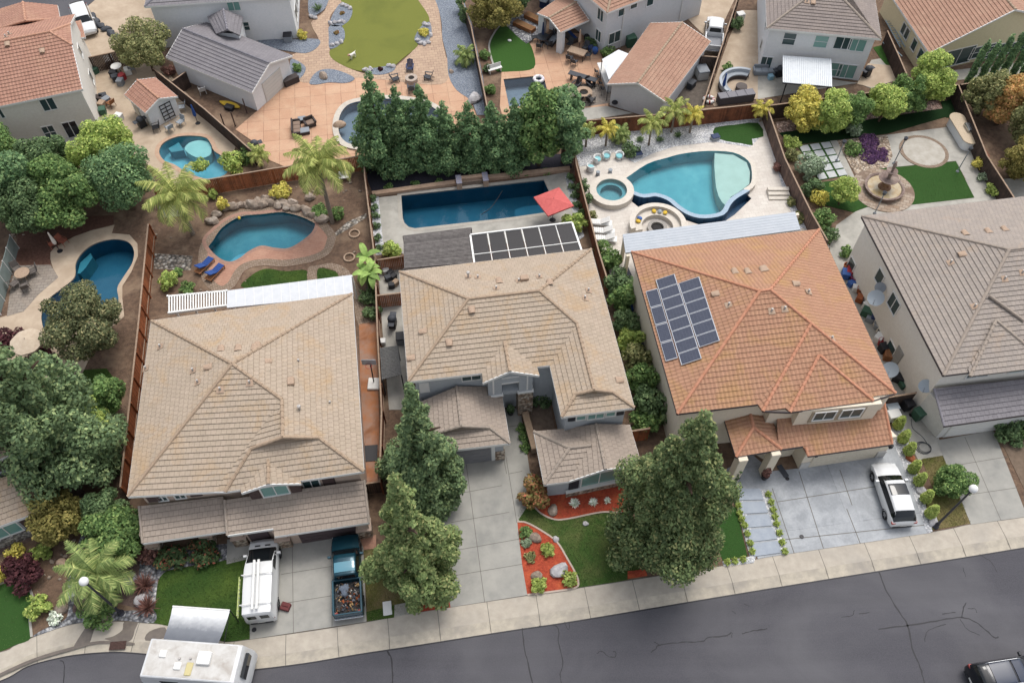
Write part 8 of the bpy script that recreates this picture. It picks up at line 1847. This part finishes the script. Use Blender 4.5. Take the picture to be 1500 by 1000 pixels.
for l,(u,v,z),r in (('large grey satellite dish on the pale side wall below the eave',(1283,436,3.4),.62),('small grey satellite dish above the large dish on the side wall',(1289.5,421,3.8),.42),('white satellite dish on the clutter row beside the side door',(1304,541,1.8),.6),('pale blue satellite dish at the front corner of the grey roofed house',(1356,565,3.0),.5)): dish(l,G(u,v,z),R(-28),r,q_('dish_grey','aab4bd',.5) if 'pale' in l or 'white' in l else I_grey)
p=G(1352,656); b=MB(); 
for k in range(3): b.tube([(.55*(1-.1*k)*math.cos(a)+.05*k,.5*(1-.12*k)*math.sin(a),.05+.03*k) for a in [i*2*PI/18 for i in range(19)]],.02,5)
b.tube(cro([Vector((.5,0,.04)),Vector((.2,.9,.04)),Vector((-.3,1.6,.04)),Vector((-.2,2.4,.04))],5),.02,5); o=b.build('garden_hose',I_char); o.location=(p.x,p.y,.0); tag(o,'coiled dark garden hose on the concrete by the cone shrubs','hose')
for l,px,m in (('white box by the orange roof corner beside the cone shrubs',(1306,612),I_whf),('pale grey box above the white box by the orange roof corner',(1303,600),q_('pale_grey_box','bcc6cc'))): boxthing('storage_box',l,'box',px,.9,.7,.7,m,.2)
# ---- front yards
def pot(label,px,m,pm,h=1.,r=.28):
    p=G(*px); t=thing('potted_plant',label,'potted plant',(p.x,p.y,.03)); pt(t,'pot',m,('l',[(0,0),(r*.7,0),(r,.45),(r*1.1,.5),(r*.9,.5),(0,.42)],(0,0,0),14),smooth=True); ob('foliage',leafmesh('foliage',[(0,0,.5+h*.5,r*.95,r*.95,h*.55),(0,0,.6,r,r,.3)],420,.1,pm,int(px[0]),cull=0),t)
pot('potted dark topiary cypress at the left porch column',(1076,702),I_blk,L_dkshrub,1.5); pot('potted red leaved plant at the right porch column',(1119,700),I_blk,L_rust,.9); pot('black potted bush left of the entry door of the blue grey house',(748,606),I_blk,L_dkshrub,.6); pot('yellow plant by the right end of the cream garage door',(1288,663),I_terra,L_lime,.5,.18)
for l,px in (('dark door mat on the slate paving beside the porch',(1146.4,690)),): p=G(*px); b=MB(Fr((p.x,p.y,.05),R(-68))); b.bbox(-.5,.5,-.2,.2,0,.03,.01); tag(b.build('door_mat',I_char),l,'mat')
for l,px in (('small dark drain cap on the slate paving',(1153,701)),('dark round drain cap low on the slate driveway',(1174,786)),('round drain cover by the pickup driveway',(372.5,922))): p=G(*px); b=MB(); b.lathe([(0,.012),(.13,.012),(.15,0)],(0,0,0),14); o=b.build('drain_cover',I_blk); o.location=(p.x,p.y,.05); tag(o,l,'drain cover')
p=G(567.5,890.5); b=MB(Fr((p.x,p.y,.02),R(9))); b.bbox(-.28,.28,-.45,.45,0,.06,.02); b.bbox(-.1,.1,-.25,.25,.06,.07,.01); tag(b.build('meter_box_lid',I_whf),'white utility lid on the grass patch beside the sidewalk','utility lid')
p=G(419,889); b=MB(Fr((p.x,p.y,.03),R(-15))); b.bbox(-.3,.3,-.25,.25,0,.25,.03); b.box(-.2,.2,-.02,.02,.25,.32); tag(b.build('tool_case',mat('maroon_case','6a3a3a',None)),'maroon tool case on the driveway behind the van','case')
p=G(173,944,-.02); b=MB(Fr((p.x,p.y,.0),R(4))); b.box(-.5,.5,-.3,.22,.0,.02)
for i in range(8): b.box(-.46+i*.12,-.4+i*.12,-.26,.18,.02,.04)
tag(b.build('storm_drain',mat('rusty_grate','5a4540','4a3833',9.,.8,metal=.3)),'rusty storm drain grate in the curved sidewalk','drain')
for l,px,r,m,sd in (('grey boulder high in the red mulch island',(784,788),.45,I_rock,3),('large white boulder in the red mulch island',(820,836),.62,I_wrock,4),('small flat rock beside the square hedge bush',(786,843),.38,I_rock,6),('pointed tan rock at the left end of the upper red mulch bed',(810,748),.45,I_rock,8),('boulder at the foot of the porch pier',(222,800),.6,I_rock,9),('pale boulder in the front rock garden beside the fountain grass',(207,880),.5,I_wrock,11),('flat pale boulder above the front palm',(192,848),.5,I_wrock,12),('round boulder on the brown mulch beside the rock border',(91,892),.45,I_rock,13),('small boulder by the sidewalk in the front rock garden',(155,903),.4,I_rock,14),('tan boulder beside the river rock of the dark mulch',(93,826),.45,I_tanst,15),('pale garden rock on the worn lawn',(858,767),.22,I_wrock,16),('pale rock on the edge of the red mulch island',(814,790),.25,I_wrock,17),('grey boulder on the gravel island before the garage',(474,113),.55,I_rock,18),('pale boulder low on the blue gravel',(695,147),.75,I_wrock,19),('small stone on the blue gravel edge',(661,106),.3,I_rock,21),('square stone block on the rim of the grey covered pool',(497,185),.6,I_tanst,22),('white rock among the cone shrubs nearest the lamp',(1366,764),.4,I_wrock,23),('reddish rock among the cone shrubs',(1333,672),.35,I_terra,24),('grey rock in the middle of the cone shrubs',(1349,719),.42,I_wrock,25)):
    blobt('boulder',l,'boulder',px,r,m,.75,sd)
for i,(u,v) in enumerate([(502,8),(508,10),(513,13),(484,35),(491,34),(498,33),(503,33),(487,67),(494,65),(500,62),(622,36),(627,38),(631,52),(612,60),(617,64),(622,65),(627,63),(535,103),(540,105),(543,102),(570,97),(576,98),(456,25),(462,27)]):
    blobt('edging_rock','white rock edging a blue gravel island of the olive lawn','rock',(u,v),.3,I_wrock,.8,40+i,'white rocks around the gravel islands',z=.05)
for i,(u,v) in enumerate([(1066,720),(1069,735),(1077,757),(1085,780),(1093,803)][:0]): pass
# ---- centre top lot
ad=mk_adir(I_navy); again(ad,(601,104),PI,'navy adirondack chair above the round fire pit')
ad2=mk_adir(I_char)
for px,a,l in (((580,119),-1.3,'charcoal adirondack chair left of the round fire pit'),((627,116),1.4,'charcoal adirondack chair right of the round fire pit'),((603,133),.1,'charcoal adirondack chair below the round fire pit')): again(ad2,px,a,l,'charcoal chairs at the fire pit')
def firepit(label,px,r,m):
    p=G(*px); t=thing('fire_pit',label,'fire pit',(p.x,p.y,.03)); b=MB(); ringwall(b,r*.5,r,0,.42,[2*PI*i/24 for i in range(25)]); b.build('stone_ring',m,t,local=True); pt(t,'coals',mat('black_coal','2a2828'),('l',[(0,.3),(r*.5,.25)],(0,0,0),14))
firepit('round pale fire pit among the adirondack chairs',(603,119),.62,mat('pale_pit_stone','bfb0a3','a09286',7.,.9)); firepit('round tan fire pit ringed by four black chairs',(854.7,140),.85,I_tanst)
bc=mk_adir(I_blk)
for px,a,l in (((844,129),2.5,'upper left black chair at the tan fire pit'),((865,128),-2.5,'upper right black chair at the tan fire pit'),((846,150),.7,'lower left black chair at the tan fire pit'),((865,150),-.7,'lower right black chair at the tan fire pit')): again(bc,px,a,l,'black chairs at the tan fire pit')
def sofa(label,px,L,rz,m,cm,name='outdoor_sofa',cat='sofa'):
    p=G(*px); t=thing(name,label,cat,(p.x,p.y,.03),rz); pt(t,'frame',m,('b',-L/2,L/2,-.4,.4,.05,.38,.03)); pt(t,'backrest',m,('b',-L/2,L/2,.28,.42,.38,.85,.04)); 
    for x in(-1,1): pt(t,'armrest',m,('b',x*L/2-.09,x*L/2+.09,-.4,.4,.38,.62,.03))
    n=max(1,round(L/.75))
    for i in range(n): pt(t,'cushion',cm,('b',-L/2+.1+i*(L-.2)/n,-L/2+.1+(i+1)*(L-.2)/n-.02,-.38,.27,.38,.5,.04))
    return t
sofa('brown wicker sofa on the terracotta patio','' or (435,192),1.9,R(100),I_dkw,q_('brown_cushion','8a7668',.9)); sofa('brown wicker armchair beside the small patio tables',(455,184),.95,R(30),I_dkw,q_('brown_cushion','8a7668')); boxthing('coffee_table','square grey coffee table by the brown wicker sofa','table',(447,195),.9,.7,.42,I_dkw,R(15),lid=I_grey); boxthing('side_table','grey side table behind the brown wicker armchair','table',(443,178),.7,.6,.42,I_dkw,R(15),lid=I_grey)
# dog on the olive lawn
def skin(name,chain,edges,m,par=None,sub=2):
    me=bpy.data.meshes.new(name); me.from_pydata([c[:3] for c in chain],edges,[]); o=bpy.data.objects.new(name,me); COL.objects.link(o); me.materials.append(m); o.modifiers.new('skin','SKIN').use_smooth_shade=True
    sv=me.skin_vertices[0].data if me.skin_vertices else None
    if sv:
        for v,c in zip(sv,chain): v.radius=(c[3],c[3])
        sv[0].use_root=True
    o.modifiers.new('sub','SUBSURF').levels=sub; o.modifiers['sub'].render_levels=sub
    if par is not None: o.parent=par
    return o
p=G(517,86); t=thing('dog','white dog with a tan face standing on the olive green lawn','dog',(p.x,p.y,.06),R(235))
ch=[(-.28,0,.46,.13),(0,0,.45,.13),(.24,0,.47,.15),(.42,0,.6,.08),(.52,0,.66,.095),(.66,0,.62,.045),(-.42,0,.55,.03),(-.55,0,.62,.015)]
ed=[(0,1),(1,2),(2,3),(3,4),(4,5),(0,6),(6,7)]
for x,ro in ((.24,2),(-.28,0)):
    for s in (1,-1):
        k=len(ch); ch+=[(x-.02,s*.1,.32,.065),(x+(.02 if ro==2 else -.09),s*.1,.17,.035),(x+(0 if ro==2 else -.03),s*.1,.04,.03),(x+.06,s*.1,.02,.03)]; ed+=[(ro,k),(k,k+1),(k+1,k+2),(k+2,k+3)]
for s in (1,-1): k=len(ch); ch+=[(.47,s*.1,.7,.03),(.47,s*.13,.6,.02)]; ed+=[(4,k),(k,k+1)]
md,nt_,p_=newmat('dog_fur'); gx=coords(nt_,'Object'); sx=nt_.nodes.new('ShaderNodeSeparateXYZ'); nt_.links.new(gx,sx.inputs[0]); nt_.links.new(ramp(nt_,sx.outputs[0],[(.36,'e9e4de'),(.42,'b58a78')]),p_.inputs['Base Color']); p_.inputs['Roughness'].default_value=.9
skin('body',ch,ed,md,t)
# ---- putting lawn lot
for l,px in (('left wooden planter box on the grey rock bed',(768,42)),('right wooden planter box nearer the patio cover',(784,31))):
    p=G(*px); t=thing('planter_box',l,'planter box',(p.x,p.y,.03),R(-38),'wooden planter boxes'); pt(t,'box',I_wood,('b',-1.25,1.25,-.4,.4,0,.45)); pt(t,'soil',mat('planter_soil','8a6a4a','76583c',8.,.95),('b',-1.17,1.17,-.32,.32,.44,.455,.005))
dk=mk_table(I_char,.65); again(dk,(795,63),0,'dark round table under the folded navy umbrella by the putting lawn'); closed_umb(I_navy,'folded navy umbrella standing in the dark round table',(795,63),2.4)
dc=mk_chair(I_char)
for px,a,l in (((783,60),-1.4,'dark chair left of the dark round table'),((790,73),-.3,'dark chair below the dark round table'),((803,70),.6,'dark chair lower right of the dark round table'),((806,58),2.,'dark chair right of the dark round table')): again(dc,px,a,l,'dark chairs at the round table')
p=G(845,84); t=thing('dining_table','rectangular tan topped dining table on the terracotta patio','table',(p.x,p.y,.03),R(-28)); pt(t,'tabletop',I_tanst,('b',-.95,.95,-.52,.52,.7,.75))
for x in(-.85,.85):
    for y in(-.42,.42): pt(t,'leg',I_blk,('b',x-.04,x+.04,y-.04,y+.04,0,.7))
for px,a,l in (((834,70),2.6,'black chair at the far left end of the dining table'),((834,90),-.5,'black chair at the lower left of the dining table'),((841,96),-.5,'black chair at the lower side of the dining table'),((857,75),2.6,'black chair at the upper side of the dining table'),((860,86),1.6,'black chair at the right end of the dining table')): again(dc,px,a,l,'black chairs at the dining table')
closed_umb(q_('tan_canvas','c2a78f',.9),'folded tan umbrella behind the dining table',(848,74),2.4)
sofa('blue cushioned sofa under the tiled patio cover',(836,58),1.8,R(120),I_dkw,I_blue); sofa('grey cushioned sofa at the front of the tiled patio cover',(810,62),1.8,R(60),I_dkw,I_gcush)
p=G(853,121); t=thing('patio_bench','long dark slanted bench above the tan fire pit','bench',(p.x,p.y,.03),R(-26)); pt(t,'seat',I_char,('b',-1.5,1.5,-.32,.32,.68,.76))
for x in(-1.2,1.2): pt(t,'leg',I_char,('b',x-.05,x+.05,-.25,.25,0,.68))
a,c=G(878,105),G(891,137); f=Fr((a.x,a.y,.04),head(a,c)); L=(c-a).length; t=thing('bar_counter','white topped bar counter beside the brown roofed garage','bar counter',f(L/2,0)); b=MB(f); b.bbox(.1,L-.1,-.1,.3,0,1.0); b.build('counter_base',M_stuc_grey,t); b=MB(f); b.bbox(0,L,-.35,.42,1.0,1.07); b.build('counter_top',I_whf,t)
st=thing('bar_stool','stool','stool'); pt(st,'seat',I_blk,('l',[(0,.74),(.18,.74),(.19,.7),(0,.69)],(0,0,0),14)); pt(st,'backrest',I_blk,('b',-.17,.17,-.2,-.16,.76,1.05))
for x in(-1,1):
    for y in(-1,1): pt(st,'leg',I_blk,('t',[(x*.12,y*.12,.7),(x*.18,y*.18,0)],.018,5))
for i,(u,v) in enumerate(((873,114),(876,122),(879,131),(882,139))): again(st,(u,v),R(-70),['first','second','third','fourth'][i]+' black bar stool from the top of the white bar counter','bar stools')
q=[G(882,87,2.5),G(906,73,2.5),G(921,79,2.5),G(892,117,2.5)]; c=sum(q,Vector())/4; t=thing('shade_canopy','white fabric shade canopy beside the brown roofed garage','canopy',(c.x,c.y,0)); b=MB(); vs=[];n=6
for i in range(n+1):
    for j in range(n+1): p=q[0].lerp(q[1],i/n).lerp(q[3].lerp(q[2],i/n),j/n); p=p+Vector((0,0,.35*math.sin(PI*i/n)*math.sin(PI*j/n))); vs.append(p)
b.add(vs,[(i*(n+1)+j,i*(n+1)+j+1,(i+1)*(n+1)+j+1,(i+1)*(n+1)+j) for i in range(n) for j in range(n)]); b.build('fabric',mat('white_shade','e4e6e8','d8dbde',3.,.8),t,smooth=True)
for p in q[:2]+q[3:]: b=MB(); b.tube([(p.x,p.y,0),(p.x,p.y,2.5)],.04,6); b.build('post',I_blk,t)
boxthing('storage_box','dark green box between the grey white house and the garage','box',(923,66),1.,1.,1.1,I_green,.3); boxthing('dog_house','white dog house in the narrow run beside the brown roofed garage','dog house',(1027,112),1.1,1.3,1.,I_whf,.2,lid=I_grey); boxthing('storage_tub','dark tub in the narrow run beside the brown roofed garage','tub',(1012,128),.9,.6,.7,I_char,.9)
for l,px,m in (('blue glazed pot at the corner of the grey white house',(871.5,79),I_bluep),('small blue pot beside the large blue pot',(865,76),I_navy),('tall black urn against the grey white house',(859,60),I_blk)):
    p=G(*px); b=MB(); b.lathe([(0,0),(.2,0),(.33,.3),(.3,.6),(.24,.66),(.2,.62),(0,.5)],(0,0,0),16); o=b.build('garden_pot',m); o.location=(p.x,p.y,.04); smooth_angle(o,40); tag(o,l,'pot')
def torus(name,label,cat,px,R0,r0,ms,z=0.):
    p=G(*px,z); b=MB(); n,k=22,8; vs=[((R0+r0*math.cos(2*PI*j/k))*math.cos(2*PI*i/n),(R0+r0*math.cos(2*PI*j/k))*math.sin(2*PI*i/n),r0*math.sin(2*PI*j/k)) for i in range(n) for j in range(k)]
    for i in range(n): b.add([],[]) if 0 else None
    b.add(vs,[(i*k+j,((i+1)%n)*k+j,((i+1)%n)*k+(j+1)%k,i*k+(j+1)%k) for i in range(n) for j in range(k)]); b.m=[(1 if (q//k)%4==0 and len(ms)>1 else 0) for q in range(n*k)]; o=b.build(name,ms,smooth=True); o.location=(p.x,p.y,z+r0*.6); return tag(o,label,cat)
torus('ring_float','white ring float on the square pool','pool float',(789,117),.45,.17,[I_whf,q_('lilac_vinyl','c2b6c9')],-.06); torus('ring_float','white and red ring float on the patio corner by the curved sofa','pool float',(1038,147),.45,.17,[I_whf,I_red],.05)
p=G(725,106); t=thing('garden_bench','tiny white bench at the lower edge of the putting lawn','bench',(p.x,p.y,.04),R(25)); pt(t,'seat',I_whf,('b',-.75,.75,-.2,.2,.4,.46)); pt(t,'backrest',I_whf,('b',-.75,.75,.2,.25,.46,.85))
for x in(-.6,.6): pt(t,'leg',I_whf,('b',x-.04,x+.04,-.18,.2,0,.4))
blobt('golf_cushion','small white marker stone on the putting lawn','stone',(746.5,60),.22,I_whf,.6,3,z=.05,rough=.05)
# ---- curved sofa patio
c=G(1085,130); t=thing('curved_sofa','curved grey outdoor sofa around a wicker drum table','sofa',(c.x,c.y,.04)); A=[R(60)+R(160)*i/20 for i in range(21)]; b=MB(); ringwall(b,1.45,2.25,0,.4,A); b.build('frame',I_dkw,t,local=True); b=MB(); ringwall(b,1.47,2.0,.4,.52,A); b.build('cushion',I_gcush,t,local=True); b=MB(); ringwall(b,2.0,2.28,.4,.85,A); b.build('backrest',q_('pale_cushion','b4bac0',.9),t,local=True)
p=G(1085,132); b=MB(); b.lathe([(0,.5),(.5,.5),(.56,.46),(.56,.04),(.5,0)],(0,0,0),22); o=b.build('drum_table',mat('wicker_drum','5a5350','6d6561',20.,.9)); o.location=(p.x,p.y,.04); smooth_angle(o,40); tag(o,'round wicker drum table inside the curved sofa','table')
closed_umb(I_blue,'folded royal blue umbrella at the left end of the curved sofa',(1057,138),2.4); closed_umb(I_blue,'folded royal blue umbrella beside the fence near the shed',(290,181),2.2)
a,c=G(1050,152),G(1102,145); f=Fr((a.x,a.y,.04),head(a,c)); L=(c-a).length; t=thing('outdoor_counter','long grey outdoor counter with seams along the low fence','counter',f(L/2,0)); b=MB(f); b.bbox(0,L,-.4,.4,0,.85); b.build('cabinet',q_('grey_cabinet','5f5c5e',.7),t)
for i in range(4): b=MB(f); b.bbox(L*i/4+.01,L*(i+1)/4-.01,-.45,.45,.85,.92); b.build('countertop',q_('grey_counter','77757a',.5),t)
sofa('grey daybed against the white corner house',(1119,108),2.2,R(0),I_grey,I_gcush,'daybed','daybed'); boxthing('cooler','pale blue cooler on the patio before the daybed','cooler',(1128,116),.5,.5,.5,q_('pale_blue_plastic','8fb4c4'),.2); boxthing('storage_box','white box beside the bushy clutter in the side yard','box',(1083,30),.8,.7,.9,I_whf,.3)
for l,a,c in (('upper pale blue ladder lying between the white and yellow houses',(1300,30),(1322,70)),('lower pale blue ladder lying between the white and yellow houses',(1296,62),(1318,84))):
    a,c=G(*a,.5),G(*c,.5); d=c-a; f=Fr(a,head(a,c)); L=d.length; b=MB(f)
    for y in(-.25,.25): b.box(0,L,y-.03,y+.03,0,.08)
    for i in range(int(L/.4)): b.box(.2+i*.4,.25+i*.4,-.25,.25,.02,.06)
    tag(b.build('ladder',q_('ladder_blue','9db3bf',.5)),l,'ladder','ladders between the houses')
# ---- fountain yard
p=G(1293,279); t=thing('tiered_fountain','tall tiered stone fountain with a rusty water stain and round basin','fountain',(p.x,p.y,.04)); M_fst=mat('fountain_stone','8d7a72','705f58',5.,.85,b=.01,c3='a8988c',sc3=1.2)
pt(t,'basin',M_fst,('l',[(1.45,.0),(1.6,.05),(1.7,.4),(1.75,.5),(1.6,.52),(1.5,.45),(1.45,.2),(0,.2)],(0,0,0),36),smooth=True); pt(t,'basin_water',mat('stained_water','b3a383','9c7a3c',1.4,.15,spec=.6,lo=.45,hi=.7),('l',[(0,.4),(1.48,.4)],(0,0,0),36)); pt(t,'pedestal',mat('rusty_stone','6f4c35','8d6f58',4.,.8),('l',[(.6,.3),(.55,.5),(.35,.6),(.32,1.0),(.3,1.2)],(0,0,0),20),smooth=True); pt(t,'bowl',M_fst,('l',[(.2,1.1),(.5,1.2),(.85,1.45),(.88,1.52),(.8,1.5),(0,1.4)],(0,0,0),28),smooth=True); pt(t,'bowl',M_fst,('l',[(.12,2.0),(.3,2.1),(.48,2.28),(.5,2.34),(.44,2.32),(0,2.25)],(0,0,0),24),smooth=True); pt(t,'column',M_fst,('l',[(.2,1.4),(.13,1.6),(.18,1.8),(.12,2.05)],(0,0,0),14),smooth=True); pt(t,'finial',M_fst,('l',[(.12,2.2),(.09,2.5),(.16,2.7),(.13,2.85),(.2,3.0),(.08,3.2),(.12,3.3),(0,3.45)],(0,0,0),14),smooth=True)
b=MB(); c=G(1293,279); b.flat(circ(c,2.75,44),.075,[circ(c,1.5,44)]); b.skirt(circ(c,2.75,44),0,.075); struct('fountain_paving',b,brickmat('fountain_pavers','a08a76','b8a999','867362',.5,.35,.02,R(20),.5,'7e6a5c',lo=.5,hi=.6))
for l,px,h in (('grey garden lamp post behind the fountain',(1309,240),3.1),('grey garden lamp post in front of the fountain',(1281,313),2.6),('grey garden lamp post at the corner of the fountain lawn',(1402,252),2.9),('grey garden lamp post between the stepping slabs and rock bed',(1225,236),2.4)):
    p=G(*px); t=thing('garden_lamp',l,'garden lamp',(p.x,p.y,.03)); pt(t,'post',I_grey,('t',[(0,0,0),(0,0,h-.3)],.045,7)); pt(t,'base',I_grey,('l',[(.15,0),(.13,.1),(.05,.16)],(0,0,0),12)); pt(t,'lantern',I_char,('l',[(.05,h-.32),(.14,h-.28),(.16,h-.05),(.2,h-.03),(0,h+.12)],(0,0,0),8))
a,c=G(1397,186),G(1414,214); f=Fr((a.x,a.y,.03),head(a,c)); L=(c-a).length; t=thing('barbecue_island','cream barbecue island with a tan rounded top and steel grill','barbecue island',f(L/2,0)); o0=circ((0,0),.75,24); out=[f(-.1+.0+.75*math.cos(a_),.75*math.sin(a_)) for a_ in [PI/2+PI*i/12 for i in range(13)]]+[f(L+.1+.75*math.cos(a_),.75*math.sin(a_)) for a_ in [-PI/2+PI*i/12 for i in range(13)]]
b=MB(); b.prism(offset(out,-.12),0,.95); b.build('base',M_stuc_white,t); b=MB(); b.prism(out,.95,1.02); b.build('countertop',mat('tan_counter','c9b79d','b3a088',9.,.6),t); b=MB(f); b.bbox(L*.35,L*.75,.05,.7,1.02,1.3,.06); b.build('grill',M_chrome,t)
# ---- shed yard
boxthing('storage_box','white tub shaped chest beside the dark cross fence','chest',(163,96),1.1,.8,.9,I_whf,R(-60)); tbw=mk_table(I_whf,.55,name='round_table'); again(tbw,(174,106),0,'white round table in the cluttered yard')
for i,(u,v,m,l) in enumerate([(168,112,I_blk,'black tub left of the white round table'),(171,118,I_char,'charcoal crate below the white round table'),(180,117,I_red,'pink red bucket below the white round table'),(178,124,I_grey,'grey crate at the end of the cluttered yard'),(189,108,I_whf,'white box right of the white round table'),(140,107,I_green,'green bin beside the pale house wall'),(147,149,I_dkw,'brown pot in the pile by the pale house wall'),(153,146,I_char,'dark pot in the pile by the pale house wall'),(158,151,I_grey,'grey pot in the pile by the pale house wall'),(151,157,I_tanst,'tan pot in the pile by the pale house wall'),(152,166,I_green,'green pot below the pile by the pale house wall'),(159,184,I_bluep,'blue grey barrel at the corner of the pale house'),(176,175,I_whf,'white low box beside the blue grey barrel'),(167,184,I_blk,'black pot beside the blue grey barrel')]): boxthing('storage_tub',l,'tub',(u,v),.7,.6,.65,m,.5*i)
for px,a,m,l in (((164,156),1.,I_wood,'orange wooden chair by the pile of pots'),((195,106),.4,I_grey,'grey folding chair in the cluttered yard'),((250,192),.8,I_gcush,'pale cushioned chair left of the shed trellis'),((266,184),2.6,I_gcush,'pale cushioned chair right of the shed trellis'),((268,162),1.8,I_gcush,'grey chair behind the right corner of the shed'),((298,137),.4,I_whf,'white plastic chair in the strip beside the grey garage'),((230,192),2.,I_blk,'black folding chair before the shed wall')):
    t=mk_chair(m,w=.3); put(t,px,a,l)
a,c=G(323,151),G(352,160); d=c-a; L=d.length; b=MB(Fr(a,head(a,c))); n=10; vs=[]
for i in range(n+1):
    x=L*i/n; w=.38*math.sin(PI*min(.97,max(.03,i/n)))**.6; vs+=[(x,-w,.22),(x,0,.3 if i in(0,n) else .12),(x,w,.22),(x,0,.02)]
b.add(vs,[(4*i+j,4*i+4+j,4*i+4+(j+1)%4,4*i+(j+1)%4) for i in range(n) for j in range(4)]); tag(b.build('kayak',I_yell),'yellow kayak lying in the strip beside the grey garage','kayak'); boxthing('gear_bag','black gear bag beside the yellow kayak','bag',(337,160),.9,.6,.4,I_blk,-.4)
for i,(u,v) in enumerate(((289,118),(345,185),(362,166),(330,188))): p=G(u,v); b=MB(); b.tube([(0,0,0),(0,0,1.7)],.06,6); o=b.build('metal_post',q_('rusty_post','4a3a35')); o.location=(p.x,p.y,0); tag(o,['dark post at the upper end','dark post at the lower end','dark post beside the kayak tip','dark post next to the dark fence'][i]+' of the strip beside the grey garage','post')
for i,(u,v) in enumerate([(134,26),(141,33),(147,39),(156,44),(163,50),(170,55),(176,60)]): blobt('edging_rock','dark rock in the line along the pale driveway of the white suv','rock',(u,v),.55,I_char,.6,70+i,'dark rocks along the far driveway')
# ================================================================ CAMERA, SKY, SUN
cam=bpy.data.cameras.new('camera'); co=bpy.data.objects.new('camera',cam); COL.objects.link(co)
co.location=(0,0,HC); co.rotation_euler=(TH,0,0); cam.sensor_width=36; cam.lens=FPX/1500*36; cam.clip_start=.5; cam.clip_end=2000; SC.camera=co
w=bpy.data.worlds.new('World'); SC.world=w; w.use_nodes=True; nt=w.node_tree
sky=nt.nodes.new('ShaderNodeTexSky'); sky.sky_type='NISHITA'; sky.sun_disc=False
EL,AZ=R(66),R(30)      # sun direction: azimuth clockwise from +Y
sky.sun_elevation=EL; sky.sun_rotation=AZ; sky.air_density=1.; sky.dust_density=3.; sky.ozone_density=.6
bg=nt.nodes['Background']; bg.inputs[1].default_value=.15
hs=nt.nodes.new('ShaderNodeHueSaturation'); hs.inputs['Saturation'].default_value=.35; nt.links.new(sky.outputs[0],hs.inputs['Color']); nt.links.new(hs.outputs[0],bg.inputs[0])   # thin overcast: the sky's light is nearly neutral
sl=bpy.data.lights.new('sun','SUN'); sl.energy=1.1; sl.angle=R(24); sl.color=(1,.96,.9)
so=bpy.data.objects.new('sun',sl); COL.objects.link(so)
sd=Vector((math.sin(AZ)*math.cos(EL),math.cos(AZ)*math.cos(EL),math.sin(EL)))
so.rotation_euler=sd.to_track_quat('Z','Y').to_euler(); so.location=sd*100
SC.view_settings.view_transform='Standard'; SC.view_settings.look='None'; SC.view_settings.gamma=1; SC.view_settings.exposure=.82
SC.cycles.max_bounces=6; SC.cycles.transparent_max_bounces=8
